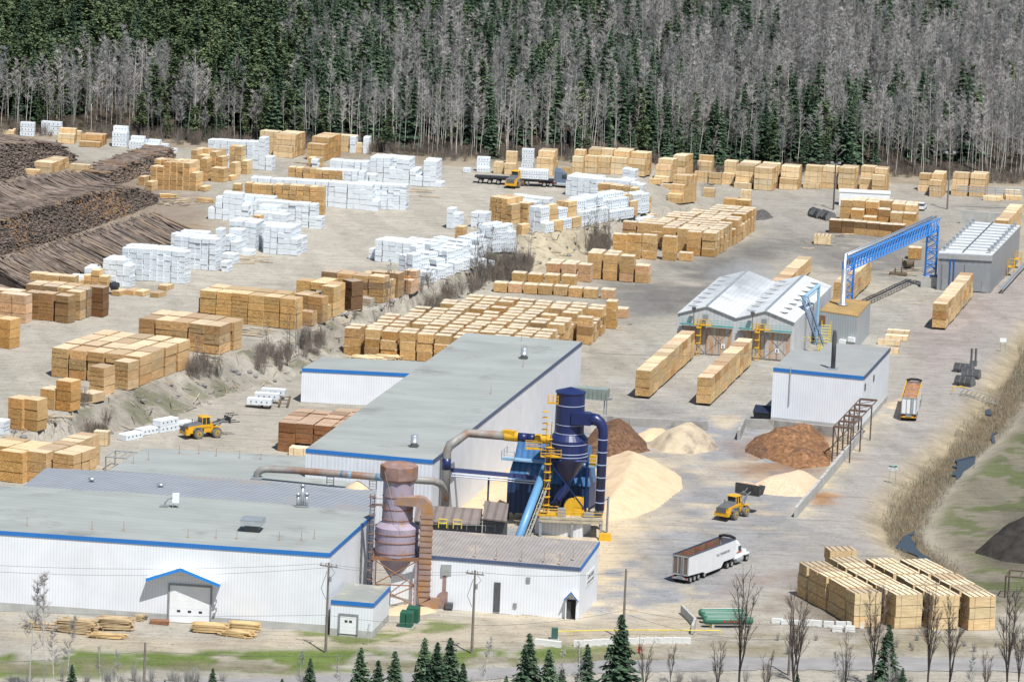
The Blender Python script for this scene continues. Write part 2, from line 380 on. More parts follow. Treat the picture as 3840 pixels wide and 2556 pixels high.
def drape(name, px, m, dz=.05, step=1.2, kind='structure', z0=0.0, th=0.0):
    """a sheet following the terrain inside a pixel polygon"""
    P = _poly(px, z0); x0, y0 = P.min(0); x1, y1 = P.max(0)
    xs = np.arange(x0, x1+step, step); ys = np.arange(y0, y1+step, step); X, Y = np.meshgrid(xs, ys)
    ok = inside(X, Y, P); Z = height(X.ravel(), Y.ravel()).reshape(X.shape)+dz
    b = MB(); idx = {}
    for j in range(len(ys)-1):
        for i in range(len(xs)-1):
            if ok[j,i] and ok[j+1,i] and ok[j,i+1] and ok[j+1,i+1]:
                r = []
                for jj, ii in ((j,i),(j,i+1),(j+1,i+1),(j+1,i)):
                    if (jj,ii) not in idx: idx[(jj,ii)] = len(b.v); b.v.append((X[jj,ii],Y[jj,ii],Z[jj,ii]))
                    r.append(idx[(jj,ii)])
                b.f.append(tuple(r)); b.m.append(0)
    return tag(b.obj(name, m, None, True), kind=kind)
asph = mat('old_asphalt', (.27,.26,.255), .9, .14, .35, .15)
drape('road', [(-300,2580),(600,2548),(1200,2530),(1700,2512),(2200,2478),(2700,2463),(3300,2463),(4100,2470),(4100,2524),(3300,2515),(2700,2515),(2200,2528),(1700,2560),(1200,2580),(600,2600),(-300,2640)], asph, .06, .6)
def water():
    m, nt, b = nodes('ditch_water'); b.inputs['Base Color'].default_value = (.035,.045,.055,1); b.inputs['Roughness'].default_value = .3
    b.inputs['Specular IOR Level'].default_value = .5
    for px in ([(3575,1790),(3590,1715),(3665,1705),(3650,1740),(3625,1780)], [(3690,1548),(3700,1525),(3722,1530),(3716,1550)], [(3365,2050),(3385,2000),(3420,1985),(3425,2030),(3480,2085),(3500,2105),(3450,2090)], [(3712,1650),(3730,1612),(3740,1615),(3722,1660)]):
        P = _resample(_poly(list(px)+[px[0]], -1.0), 110)[:-1]; P = P+np.stack([(vn(P[:,0],P[:,1],1.6,3)-.5)*1.2,(vn(P[:,0],P[:,1],1.6,7)-.5)*2.2],1); b2 = MB(); b2.prism([tuple(p) for p in P], -1.6, -1.18)
        tag(b2.obj('ditch_water', m), kind='structure')
water()
# ------------------------------------------------------------------ light, camera
SUN_EL, SUN_AZ = math.radians(60), math.radians(27)     # azimuth: to the right of straight behind the camera
sv = Vector((math.sin(SUN_AZ)*math.cos(SUN_EL), -math.cos(SUN_AZ)*math.cos(SUN_EL), math.sin(SUN_EL)))
sun = bpy.data.lights.new('sun', 'SUN'); sun.energy = 5.0; sun.angle = math.radians(.53); sun.color = (1,.98,.935)
so = bpy.data.objects.new('sun', sun); COL.objects.link(so); so.rotation_euler = sv.to_track_quat('Z','Y').to_euler(); so.location = (0,0,400)
w = bpy.data.worlds.new('World'); sc.world = w; w.use_nodes = True
wn = w.node_tree; sky = wn.nodes.new('ShaderNodeTexSky'); sky.sky_type = 'NISHITA'; sky.sun_disc = False
sky.sun_elevation = SUN_EL; sky.sun_rotation = PI-SUN_AZ
bg = wn.nodes['Background']; bg.inputs[1].default_value = .085; wn.links.new(sky.outputs[0], bg.inputs[0])
cam = bpy.data.cameras.new('camera'); co = bpy.data.objects.new('camera', cam); COL.objects.link(co); sc.camera = co
cam.sensor_fit = 'HORIZONTAL'; cam.sensor_width = 36; cam.lens = 36*F_PX/3840; cam.clip_start = 5; cam.clip_end = 6000
from mathutils import Matrix
Mx = Matrix((RR, UU, -_fw)).transposed().to_4x4(); Mx.translation = CAM; co.matrix_world = Mx
vs = sc.view_settings; vs.view_transform = 'Standard'; vs.look = 'None'; vs.exposure = .20; vs.gamma = 1; vs.use_curve_mapping = False
sc.cycles.max_bounces = 5; sc.cycles.diffuse_bounces = 3; sc.cycles.transparent_max_bounces = 8; sc.cycles.use_denoising = True
# ------------------------------------------------------------------ mill buildings
wallw = mat('white_ribbed_steel', (.74,.77,.81), .5, .06, .25, .35, stripe=(.42,.11,0), streak=((.58,.56,.54),.63))
wallold = mat('weathered_white_steel', (.68,.70,.74), .55, .06, .3, .3, stripe=(.6,.12,0), streak=((.40,.36,.32),.60))
roofg = mat('grey_green_membrane', (.30,.32,.305), .85, .12, .16, .2, stripe=(1.9,.05,1), stain=((.20,.205,.195),.56,.10), sx=(.5,1.2,1))
roofm = mat('corrugated_roof', (.29,.315,.345), .6, .08, .3, .3, stripe=(.9,.30,0), stain=((.31,.275,.25),.54,.07))
roofb = mat('old_brown_corrugated_roof', (.30,.275,.26), .75, .12, .5, .2, stripe=(.5,.25,0), stain=((.45,.37,.27),.55,.22))
blue = mat('blue_trim', (.03,.17,.48), .45, .06, 1)
dkblue = mat('faded_dark_blue_trim', (.08,.11,.19), .5, .1, 1)
conc = mat('concrete', (.42,.42,.40), .9, .14, .5, .15, stain=((.30,.29,.27),.58,.4))
dkconc = mat('stained_concrete', (.33,.32,.30), .9, .2, .5, .15, stain=((.2,.19,.17),.55,.4))
galv = mat('galvanised_metal', (.50,.53,.55), .35, .10, 1, .5, .6)
dgrey = mat('dark_grey_metal', (.09,.095,.10), .5, .15, 1)
mgrey = mat('grey_painted_metal', (.25,.27,.28), .5, .12, 1)
black = mat('black_rubber', (.022,.022,.023), .8, .2, 2)
glass = mat('dark_glass', (.03,.05,.06), .08, .05, 1, .6)
whitep = mat('white_paint', (.78,.80,.81), .4, .04, .8)
rust = mat('rusty_steel', (.25,.13,.075), .85, .25, .8, .2, stain=((.15,.075,.045),.52,.6))
yell = mat('yellow_paint', (.62,.36,.025), .45, .10, 1.2)
sawd = mat('sawdust', (.60,.46,.305), .95, .08, 1.4, .1, stain=((.52,.38,.235),.54,.35), bump=.4)
def RP(px, z): return [tuple(ray_z(x, y, z)[:2]) for x, y in px]
def building(name, px, z, label, wm, rm, base=0.0, zs=None, trims=(), tm=None, found=0.0, cat='building', rot=None, thick=.22, fm=None):
    P = RP(px, z) if zs is None else [tuple(ray_z(x, y, zz)[:2]) for (x, y), zz in zip(px, zs)]
    zs = zs or [z]*len(P)
    c = np.mean(P, 0); e = empty(name, (c[0], c[1], base), 0, label, cat)
    b = MB(); b.prism(P, base+found, [q-.02 for q in zs]); wpart(b, 'wall', wm, e)
    if found:
        b = MB(); C = Vector((c[0],c[1],0)); Q = [(p[0]+(p[0]-c[0])*.002, p[1]+(p[1]-c[1])*.002) for p in P]
        b.prism(Q, base-.6, base+found-.004); wpart(b, 'foundation', fm or conc, e)
    b = MB(); b.prism(P, [q for q in zs], [q+thick for q in zs]); r = wpart(b, 'roof', rm, e)
    for i, mtr in trims:
        p, q = P[i], P[(i+1)%len(P)]; d = Vector((q[0]-p[0], q[1]-p[1], 0)); nn = Vector((d.y, -d.x, 0)).normalized()
        mid = Vector(((p[0]+q[0])/2, (p[1]+q[1])/2, 0)); 
        if nn.dot(mid-Vector((c[0],c[1],0))) < 0: nn = -nn
        b = MB(); o = nn*.1; o2 = nn*.003; za, zb = zs[i], zs[(i+1)%len(P)]
        bb = [Vector((p[0],p[1],za-.32))+o2, Vector((q[0],q[1],zb-.32))+o2, Vector((q[0],q[1],zb-.32))+o, Vector((p[0],p[1],za-.32))+o]
        tt = [v+Vector((0,0,.36+thick)) for v in bb]
        b.hexa(bb, tt); wpart(b, 'roof_trim', mtr, e)
    return e, P
Uv = Vector((math.cos(ROT), -math.sin(ROT), 0)); Vv = Vector((math.sin(ROT), math.cos(ROT), 0))   # the mill's own axes
def wall_at(P, i, t, z, out=.02):
    """point on wall i (between roof corners i, i+1) at fraction t and height z, plus the outward normal and direction"""
    p, q = Vector((*P[i],0)), Vector((*P[(i+1)%len(P)],0)); d = (q-p); c = Vector((*np.mean(P,0),0))
    n = Vector((d.y,-d.x,0)).normalized()
    if n.dot((p+q)/2-c) < 0: n = -n
    a = p+d*t+n*out; return Vector((a.x,a.y,z)), n, d.normalized()
def panel(mb, o, n, d, w, h, t, m=0):
    b = [o-d*w/2, o+d*w/2, o+d*w/2+n*t, o-d*w/2+n*t]; 
    mb.hexa([tuple(v) for v in b], [tuple(v+Vector((0,0,h))) for v in b], m)
# 1 front-left building
e1, P1 = building('mill_building', [(1235,2079),(-90,1989),(-90,1818),(502,1852),(1000,1890),(1403,1927)], 10.9,
    'large white ribbed mill building with blue trim and overhead door at front left', wallw, roofg, trims=((0,blue),(5,blue)), found=1.1)
E1B = e1
def px_on_wall(P, i, x, y):
    """where the ray of a pixel meets wall i: distance fraction and height"""
    p, q = np.array(P[i]), np.array(P[(i+1)%len(P)])
    d = _fw*F_PX+RR*(x-1920)-UU*(y-1278); A = np.array([[d[0], -(q-p)[0]],[d[1], -(q-p)[1]]])
    k, t = np.linalg.solve(A, p-CAM[:2]); return t, CAM[2]+d[2]*k
def garage(P, i, x0, x1, y0, y1, parent, nwin, frame=True):
    t0, zb = px_on_wall(P, i, x0, y1); t1, _ = px_on_wall(P, i, x1, y1); _, zt = px_on_wall(P, i, (x0+x1)/2, y0)
    zb = max(zb, .05); L = (Vector(P[i])-Vector(P[(i+1)%len(P)])).length; w = abs(t1-t0)*L; o, n, d = wall_at(P, i, (t0+t1)/2, zb, .03)
    b = MB(); panel(b, o, n, d, w, zt-zb, .08)
    for k in range(1, 5): panel(b, o+Vector((0,0,(zt-zb)*k/5)), n, d, w*.98, .03, .095)
    dr = wpart(b, 'overhead_door', whitep, parent)
    f = MB()
    for s in (-1, 1): panel(f, o+d*s*(w/2+.12), n, d, .22, zt-zb, .16)
    panel(f, o+Vector((0,0,zt-zb)), n, d, w+.46, .25, .16); wpart(f, 'door_frame', mgrey, parent)
    for k in range(nwin):
        g = MB(); panel(g, o+d*((k-(nwin-1)/2)*w*.27)+Vector((0,0,(zt-zb)*(.28 if nwin == 3 else .62))), n, d, w*.085 if nwin == 3 else w*.18, .32, .10); wpart(g, 'window', glass, dr)
    return o, n, d, w, zt
X1 = lambda x, y: (x/1.731, 1650+y/1.731); X2 = lambda x, y: (900+x/1.731, 1650+y/1.731)
o, n, d, w_, zt = garage(P1, 0, *(X1(1098,0)[0], X1(1360,0)[0], X1(0,945)[1], X1(0,1176)[1]), e1, 3)
# gabled canopy over the door
t, z0 = px_on_wall(P1, 0, *X1(960,885)); ta, za = px_on_wall(P1, 0, *X1(1185,818)); tb, zb_ = px_on_wall(P1, 0, *X1(1438,935))
b = MB(); top = MB(); a0, nn, dd = wall_at(P1, 0, t, z0, .02); a1, _, _ = wall_at(P1, 0, ta, za, .02); a2, _, _ = wall_at(P1, 0, tb, z0-.1, .02)
ov = nn*1.5
for p, q in ((a0,a1),(a1,a2)):
    b.hexa([p, q, q+ov, p+ov], [p+Vector((0,0,.12)), q+Vector((0,0,.12)), q+ov+Vector((0,0,.12)), p+ov+Vector((0,0,.12))])
    f = [p+ov, q+ov, q+ov+nn*.08, p+ov+nn*.08]; top.hexa([v-Vector((0,0,.32)) for v in f], [v+Vector((0,0,.14)) for v in f])
cn = wpart(b, 'canopy', whitep, e1); wpart(top, 'canopy_trim', mat('bright_blue_trim', (.03,.24,.68), .4, .05, 1), cn)
b = MB()
for sx, sy in ((1405,1050),(1405,1105)):
    t, z = px_on_wall(P1, 0, *X1(sx,sy)); q, n_, d_ = wall_at(P1, 0, t, z); b.tube(q, q+n_*.5+Vector((0,0,.35)), .06); b.box(q+n_*.55+Vector((0,0,.4)), (.3,.35,.25))
wpart(b, 'wall_lamp', mgrey, e1)
# 2 garage annexe
e7, P7 = building('garage_annexe', [(1400,2267),(1241,2254),(1299,2190),(1462,2203)], 4.7,
    'small white garage annexe with blue trim and sawdust on its grey roof', wallw, mat('dusty_annexe_roof', (.27,.28,.26), .9, .1, .3, .2, stain=((.52,.43,.29),.54,.16)), trims=((0,blue),(3,blue)), found=1.0)
garage(P7, 0, X2(648,0)[0], X2(755,0)[0], X2(0,1135)[1], X2(0,1250)[1], e7, 2)
# 3 corrugated strip
e2, P2 = building('planer_shed', [(1403,1929),(1000,1891),(502,1854),(80,1829),(173,1756),(560,1776),(900,1797),(1250,1828),(1412,1840)], 0,
    'low shed with blue grey corrugated roof behind the front-left building', wallold, roofm, zs=[10.6,10.6,10.6,10.6,7.6,7.6,7.6,7.6,7.6], thick=.12)
e3, P3 = building('sorter_building', [(1402,1843),(1250,1831),(900,1800),(404,1768),(546,1684),(850,1700),(1160,1716),(1290,1790)], 7.2,
    'wide low building with plain grey green roof behind the corrugated shed', wallold, roofg)
# 4 long building
e4, P4 = building('long_mill_building', [(1623,1730),(1147,1687),(1747,1252),(2182,1285)], 11.5,
    'very long white building with grey flat roof in the middle of the mill', wallold, roofg, trims=((0,blue),(3,dkblue)))
e5, P5 = building('storage_building', [(1600,1408),(1132,1385),(1208,1342),(1700,1366)], 5.5,
    'white storage building with blue trim attached to left of long building', wallw, roofg, trims=((0,blue),))
# 6 front right building
e6, P6 = building('chipper_building', [(2176,2131),(1470,2074),(1560,1984),(2247,2033)], 0,
    'white building with patchy brown corrugated roof and sign, right of rusty cyclone', wallw, roofb, zs=[7.3,7.3,8.4,8.4], trims=((0,dkblue),(3,blue)), thick=.14)
X3 = lambda x, y: (1700+x/1.64, 1600+y/1.64)
def wallbox(P, i, px, w, h, t, m, parent, name):
    tt, z = px_on_wall(P, i, *px); q, n_, d_ = wall_at(P, i, tt, z); b = MB(); panel(b, q, n_, d_, w, h, t); return wpart(b, name, m, parent), q, n_, d_
_, q, n_, d_ = wallbox(P6, 0, X3(725,1185), 1.3, 2.9, .05, black, e6, 'doorway')
b = MB(); panel(b, q+d_*.35, n_, d_, .5, 2.6, .12); wpart(b, 'door', dgrey, e6)
b = MB()
for s in (-1,1): panel(b, q+d_*s*.75, n_, d_, .12, 3.0, .7)
pk = q+Vector((0,0,4.1))
for s in (-1,1):
    a = q+d_*s*1.0+Vector((0,0,3.0)); b.hexa([a, pk, pk+n_*1.1, a+n_*1.1], [v+Vector((0,0,.08)) for v in (a, pk, pk+n_*1.1, a+n_*1.1)])
cn = wpart(b, 'porch', whitep, e6)
b = MB()
for s in (-1,1):
    a = q+d_*s*1.0+Vector((0,0,2.92))+n_*1.1; p2 = pk+n_*1.1; b.hexa([a, p2, p2+n_*.05, a+n_*.05], [v+Vector((0,0,.2)) for v in (a, p2, p2+n_*.05, a+n_*.05)])
wpart(b, 'porch_trim', blue, cn)
for px, w1, h1, mm, nm in ((X3(460,955),.55,.75,mgrey,'vent'), (X3(265,1135),.9,4.2,dgrey,'pipe_chase'), (X3(448,1205),1.9-.5,1.2,mat('brown_board',(.38,.28,.18)),'board'), (X3(378,1112),.5,.7,mgrey,'hatch')):
    wallbox(P6, 0, px, w1, h1, .12, mm, e6, nm)
tt, z = px_on_wall(P6, 3, *X3(840,960)); q, n_, d_ = wall_at(P6, 3, tt, z, .02); sg = MB(); panel(sg, q, n_, d_, 6.0, 1.9, .05); sgo = wpart(sg, 'sign_panel', whitep, e6)
def text_mesh(name, s, size, m, parent, loc, d, n, align='CENTER'):
    cu = bpy.data.curves.new(name, 'FONT'); cu.body = s; cu.size = size; cu.align_x = align; cu.extrude = .008
    o = bpy.data.objects.new(name, cu); COL.objects.link(o); bpy.context.view_layer.update()
    me = bpy.data.meshes.new_from_object(o.evaluated_get(bpy.context.evaluated_depsgraph_get())); bpy.data.objects.remove(o)
    up = Vector((0,0,1)); 
    if Vector(d).cross(up).dot(n) < 0: d = -d
    M = Matrix((d, up, n)).transposed().to_4x4()
    off = Vector((0,0,0)); p = parent
    while p is not None: off = off+p.location; p = p.parent
    M.translation = Vector(loc)-off; me.transform(M)
    me.materials.append(m); o = bpy.data.objects.new(name, me); COL.objects.link(o); o.parent = parent; return o
green_t = mat('dark_green_lettering', (.02,.10,.06)); navy = mat('navy', (.015,.025,.10), .35, .08, .6, .5)
dtxt = mat('dark_lettering', (.08,.10,.13))
text_mesh('lettering', '\u25b2 MILL OFFICE', .62, dtxt, sgo, q+n_*.07+Vector((0,0,1.05)), d_, n_)
text_mesh('lettering', 'ALL VISITORS MUST REPORT', .36, dtxt, sgo, q+n_*.07+Vector((0,0,.35)), d_, n_)
# 8 white building right
e8, P8 = building('boiler_building', [(3239,1416),(2900,1383),(2970,1316),(3072,1322),(3107,1288),(3338,1308)], 9.0,
    'tall white building with blue trim and black chimney beside haul road', wallw, mat('pale_grey_roof', (.29,.30,.295), .85, .08, .2, .2, stain=((.29,.29,.28),.55,.12)), trims=((0,blue),(5,dkblue)), found=.9)
C8 = RP([(2400+1620/2.24, 900+1085/2.24)], 9.2)[0]
b = MB(); b.lathe((C8[0],C8[1],9.22), [(.38,0),(.38,5.6),(.28,6.3),(.28,6.6)], 16); ch = wpart(b, 'chimney', dgrey, e8, True)
b = MB(); b.box((C8[0],C8[1],9.33), (1.6,1.6,.2), -ROT); wpart(b, 'curb', galv, ch)
for px in ((2400+1887/2.24, 900+1260/2.24), (2400+1960/2.24, 900+1185/2.24)): wallbox(P8, 5, px, .9, 1.1, .1, dgrey, e8, 'window')
b = MB(); t, z = px_on_wall(P8, 0, 2400+1250/2.24, 900+1385/2.24); q, n_, d_ = wall_at(P8, 0, t, z, .12); b.tube(q, q+Vector((0,0,9.6-z)), .1); wpart(b, 'downpipe', galv, e8)
# 9 two kilns, gabled
def kiln():
    pts = [(2542,1175,7.0),(2652,1152,8.6),(2748,1190,7.0),(2882,1170,8.6),(2992,1200,7.0)]
    bk = [(2695,1042,7.0),(2802,1025,8.6),(2921,1055,7.0),(3035,1036,8.6),(3146,1072,7.0)]
    f0 = Vector(ray_z(*pts[0])); f4 = Vector(ray_z(*pts[4])); u = (f4-f0); u.z = 0; wdt = u.length; u = Uv
    dep = np.mean([(Vector(ray_z(*q))-Vector(ray_z(*p))).dot(Vv) for p, q in zip(pts, bk)])
    wdt = (f4-f0).dot(Uv); f0.z = 0
    e = empty('lumber_kiln', f0+Uv*wdt/2, 0, 'pair of rusty grey drying kilns with twin gabled metal roofs and yellow ladders', 'kiln')
    prof = [(0,7),(wdt*.25,8.7),(wdt*.5,7),(wdt*.75,8.7),(wdt,7)]
    F = lambda t, z, v: f0+Uv*t+Vv*v+Vector((0,0,z))
    km = mat('rust_streaked_kiln_steel', (.52,.53,.54), .55, .08, .3, .3, 0, stripe=(.7,.10,0), streak=((.36,.20,.08),.58))
    kr = mat('kiln_roof', (.56,.585,.60), .7, .10, .3, .25, 0, stripe=(.8,.10,0), stain=((.40,.40,.39),.54,.14), sx=(.3,1,1))
    b = MB()
    for v in (0, dep):
        pl = [F(0,0,v)]+[F(t,z-.06,v) for t, z in prof]+[F(wdt,0,v)]; b.face(pl if v else pl[::-1])
    b.face([F(0,0,0),F(0,7,0),F(0,7,dep),F(0,0,dep)]); b.face([F(wdt,0,0),F(wdt,0,dep),F(wdt,7,dep),F(wdt,7,0)]); wpart(b, 'wall', km, e)
    for k in range(4):
        (t0,z0),(t1,z1) = prof[k], prof[k+1]; b = MB(); b.hexa([F(t0,z0,-.3),F(t1,z1,-.3),F(t1,z1,dep+.3),F(t0,z0,dep+.3)], [F(t0,z0+.15,-.3),F(t1,z1+.15,-.3),F(t1,z1+.15,dep+.3),F(t0,z0+.15,dep+.3)])
        r = wpart(b, 'roof', kr, e)
        v_ = MB()
        for j in range(8):
            vv = dep*(j+.6)/8.5; tm = t0*.5+t1*.5 if k in (1,3) else t0*.55+t1*.45; zm = z0*.5+z1*.5 if k in (1,3) else z0*.55+z1*.45
            p = F(tm,zm+.3,vv); v_.box(p, (1.6 if k == 3 else 2.0,.28,.16), -ROT)
        if k != 1: wpart(v_, 'roof_vent', dgrey if k == 3 else mgrey, r)
    rg = MB()
    for t in (.25,.75): rg.hexa(*[[F(wdt*t-.25,8.78+q,-.3),F(wdt*t+.25,8.78+q,-.3),F(wdt*t+.25,8.78+q,dep+.3),F(wdt*t-.25,8.78+q,dep+.3)] for q in (0,.16)]); 
    wpart(rg, 'ridge_cap', galv, e)
    # doors, gantry rail, ladders and platforms
    dm = mat('rusty_kiln_door', (.44,.43,.41), .6, .08, .4, .3, 0, streak=((.42,.20,.05),.44))
    for a, bb in ((.04,.245),(.255,.47),(.54,.745),(.755,.97)):
        b = MB(); b.hexa(*[[F(wdt*a,z,-.22),F(wdt*bb,z,-.22),F(wdt*bb,z,-.04),F(wdt*a,z,-.04)] for z in (.25,5.0)]); dr = wpart(b, 'kiln_door', dm, e)
        b = MB()
        for s, t_ in ((a,bb),(bb,a)): b.tube(F(wdt*s,.4,-.26), F(wdt*t_,4.8,-.26), .05, n=4)
        b.tube(F(wdt*(a+bb)/2,.3,-.26), F(wdt*(a+bb)/2,4.9,-.26), .06, n=4); wpart(b, 'brace', mgrey, dr)
    tq = mat('teal_rail', (.08,.28,.27)); b = MB()
    for a, bb in ((.03,.48),(.53,.98)):
        b.hexa(*[[F(wdt*a,z,-1.0),F(wdt*bb,z,-1.0),F(wdt*bb,z,-.3),F(wdt*a,z,-.3)] for z in (5.3,5.5)])
        for zz in (6.0,6.4): b.tube(F(wdt*a,zz,-1.0), F(wdt*bb,zz,-1.0), .035, n=4)
    wpart(b, 'catwalk', tq, e)
    for t in (.235,.735):
        b = MB(); b.hexa(*[[F(wdt*t-1.6,z,-1.9),F(wdt*t+1.5,z,-1.9),F(wdt*t+1.5,z,-1.02),F(wdt*t-1.6,z,-1.02)] for z in (5.5,5.66)])
        for zz in (6.1,6.6):
            for p, q in ((-1.6,1.5),): b.tube(F(wdt*t+p,zz,-1.9), F(wdt*t+q,zz,-1.9), .045, n=4)
        for p in (-1.6,-.6,.5,1.5): b.tube(F(wdt*t+p,5.6,-1.9), F(wdt*t+p,6.6,-1.9), .045, n=4)
        for p in (-.95,-.35): b.tube(F(wdt*t+p,0,-2.0), F(wdt*t+p,6.7,-2.0), .075, n=4)
        for k in range(17): b.tube(F(wdt*t-.95,.3+k*.38,-2.0), F(wdt*t-.35,.3+k*.38,-2.0), .04, n=4)
        for k in range(3): b.box(F(wdt*t-.65,2.4+k*1.4,-2.35), (.85,.65,.12), -ROT)
        wpart(b, 'ladder_platform', yell, e)
        b = MB(); b.box(F(wdt*t-1.9,8.3,-1.0), (.7,.4,.5), -ROT); b.tube(F(wdt*t-1.9,5.6,-1.0), F(wdt*t-1.9,8.2,-1.0), .06); wpart(b, 'floodlight', dgrey, e); b = MB(); b.box(F(wdt*t+.2,6.9,-.9), (.9,.6,1.1), -ROT); wpart(b, 'drive_unit', mgrey, e)
    for t, s in ((.40,'6'),(.60,'7'),(.86,'8')):
        b = MB(); b.hexa(*[[F(wdt*t-.35,z,-.30),F(wdt*t+.35,z,-.30),F(wdt*t+.35,z,-.24),F(wdt*t-.35,z,-.24)] for z in (1.4,2.2)]); pl = wpart(b, 'number_plate', whitep, e)
        text_mesh('number', s, .75, black, pl, F(wdt*t,1.53,-.32), Uv, -Vv)
    return f0, wdt, dep
KF, KW, KD = kiln()
# 10 boiler house by the kilns
e10, P10 = building('boiler_house', [(3217,1189),(3075,1168),(3125,1118),(3265,1134)], 6.0,
    'small grey ribbed boiler house with rusty orange roof right of kilns', mat('rust_run_steel', (.42,.45,.47), .5, .08, .3, .3, .2, stripe=(.5,.16,0), streak=((.30,.13,.05),.60)),
    mat('rusty_flat_roof', (.36,.24,.10), .85, .2, .25, .2, stain=((.24,.11,.06),.55,.2)), cat='boiler house')
c = RP([(3055+315/3, 960+560/3)], 6.2)[0]
b = MB(); b.lathe((c[0],c[1],6.22), [(.85,0),(.85,.4),(.5,.5),(.5,6.5),(.3,6.7),(.3,9.5)], 14); wpart(b, 'stack', galv, e10, True)
wallbox(P10, 0, (3055+85/3, 960+765/3), 1.2, 1.6, .1, rust, e10, 'louvre')
for px in ((3055+320/3,960+985/3),(3055+420/3,960+960/3)): wallbox(P10, 0, px, 1.3, .8, .5, whitep, e10, 'air_unit')
# 11 new kiln
e11, P11 = building('new_kiln', [(3721,959),(3520,949),(3641,834),(3826,849)], 7.2,
    'long grey new kiln with pale ribbed metal roof at right edge of yard', mat('zinc_grey_cladding', (.30,.32,.34), .45, .07, .3, .4, .3, stripe=(1.2,.12,0), streak=((.22,.22,.22),.62)),
    mat('bright_zinc_roof', (.62,.64,.655), .5, .06, .3, .3, 0, stripe=(2.6,.10,1)), cat='kiln')
def kiln_roof_bits():
    p = [Vector((*q,7.42)) for q in P11]; fr, fl, bl, br = p
    for k in range(10):
        t = (k+.4)/10
        for a, c in ((fl,bl),(fr,br)):
            q = a.lerp(c, t); s = (fr-fl).normalized()*(1 if a is fl else -1)*.8; b = MB(); b.box(q+s+Vector((0,0,.4)), (.55,.55,.75), -ROT); b.box(q+s+Vector((0,0,.85)), (.8,.8,.12), -ROT); wpart(b, 'roof_vent', galv, e11)
    b = MB()
    for k in range(1, 11): b.hexa(*[[(fl.lerp(bl,k/11)+Vector((0,0,z))), (fr.lerp(br,k/11)+Vector((0,0,z))), (fr.lerp(br,k/11)+Vv*.3+Vector((0,0,z))), (fl.lerp(bl,k/11)+Vv*.3+Vector((0,0,z)))] for z in (0,.22)])
    wpart(b, 'roof_rib', galv, e11)
    b = MB(); m0 = fl.lerp(fr,.45); m1 = bl.lerp(br,.45); b.tube(m0+Vector((0,0,.3)), m1+Vector((0,0,.3)), .09); wpart(b, 'roof_pipe', dgrey, e11)
    b = MB()
    q, n_, d_ = wall_at(P11, 0, .5, 6.2, .02); panel(b, q, n_, d_, (fr-fl).length+.1, .9, .25); wpart(b, 'fascia', galv, e11)
    dm = mat('grey_kiln_door', (.27,.285,.30), .45, .06, .4, .4, .2)
    for t in (.30,.72):
        q, n_, d_ = wall_at(P11, 0, t, .2, .02); b = MB(); panel(b, q, n_, d_, 4.1, 5.0, .15); wpart(b, 'kiln_door', dm, e11)
    for t in (.12,.86):
        q, n_, d_ = wall_at(P11, 0, t, .1, .18); b = MB(); panel(b, q, n_, d_, 1.0, 2.2, .08); wpart(b, 'side_door', mgrey, e11)
    b = MB(); bl_ = mat('blue_steel', (.02,.12,.42), .45)
    for t in (.70,.77):
        q, n_, d_ = wall_at(P11, 0, t, 0, .35); b.tube(q+Vector((0,0,.5)), q+Vector((0,0,6.2)), .1, n=6)
    wpart(b, 'door_post', bl_, e11)
    for t in (.16,.42):
        q, n_, d_ = wall_at(P11, 3, t, 0, .3); b = MB()
        for s in (0, 1.6):
            for w1 in (0, 1.2): b.tube(q+d_*s+n_*w1, q+d_*s+n_*w1+Vector((0,0,3.2)), .06, n=5)
        for z in (1.9,2.5,3.2): b.tube(q+n_*1.2+Vector((0,0,z)), q+n_*1.2+d_*1.6+Vector((0,0,z)), .05, n=5); b.tube(q+Vector((0,0,z)), q+n_*1.2+Vector((0,0,z)), .05, n=5)
        b.box(q+n_*.6+d_*.8+Vector((0,0,1.8)), (1.2,1.6,.08), -ROT); wpart(b, 'access_stair', yell, e11)
    b = MB(); q, n_, d_ = wall_at(P11, 3, 0, .9, 2.0); q2, _, _ = wall_at(P11, 3, 1.0, .9, 2.0); b.tube(q, q2, .22); b.tube(q+n_*.5, q2+n_*.5, .16); wpart(b, 'pipe_run', galv, e11)
kiln_roof_bits()
# white site trailer (office)
def box_building(name, base, su, sv, h, rot, label, wm, rm, cat, roofh=.25, over=.12):
    e = empty(name, base, -rot, label, cat); b = MB(); b.box((-su/2, sv/2, h/2), (su, sv, h)); b.obj('wall', wm, e)
    b = MB(); b.box((-su/2, sv/2, h+roofh/2+.003), (su+2*over, sv+2*over, roofh)); b.obj('roof', rm, e); return e
box_building('site_office', H1(2040,660), 10.6, 3.0, 2.9, math.radians(3), 'long white office trailer parked behind the drying stacks', whitep, whitep, 'trailer')
# ------------------------------------------------------------------ roof furniture (each stands on a roof: things)
def roof_pt(px, z): return Vector(ray_z(px[0], px[1], z))
rv = roof_pt(X1(1640,585), 11.15)
def hood(p):
    e = empty('roof_fan_hood', p, -math.radians(8), 'square galvanised fan hood on dark stand on front-left roof', 'roof vent')
    b = MB(); b.box((0,0,.45), (2.0,2.0,.9)); b.obj('stand', dgrey, e)
    b = MB(); b.hexa([(-1.5,-1.5,.95),(1.5,-1.5,.95),(1.5,1.5,.95),(-1.5,1.5,.95)], [(-1.5,-1.5,1.7),(1.5,-1.5,1.7),(1.5,1.5,1.7),(-1.5,1.5,1.7)]); b.hexa([(-1.55,-1.55,1.7),(1.55,-1.55,1.7),(1.55,1.55,1.7),(-1.55,1.55,1.7)], [(-1.5,-.1,1.86),(1.5,-.1,1.86),(1.5,.1,1.86),(-1.5,.1,1.86)]); b.obj('hood', galv, e)
hood(rv)
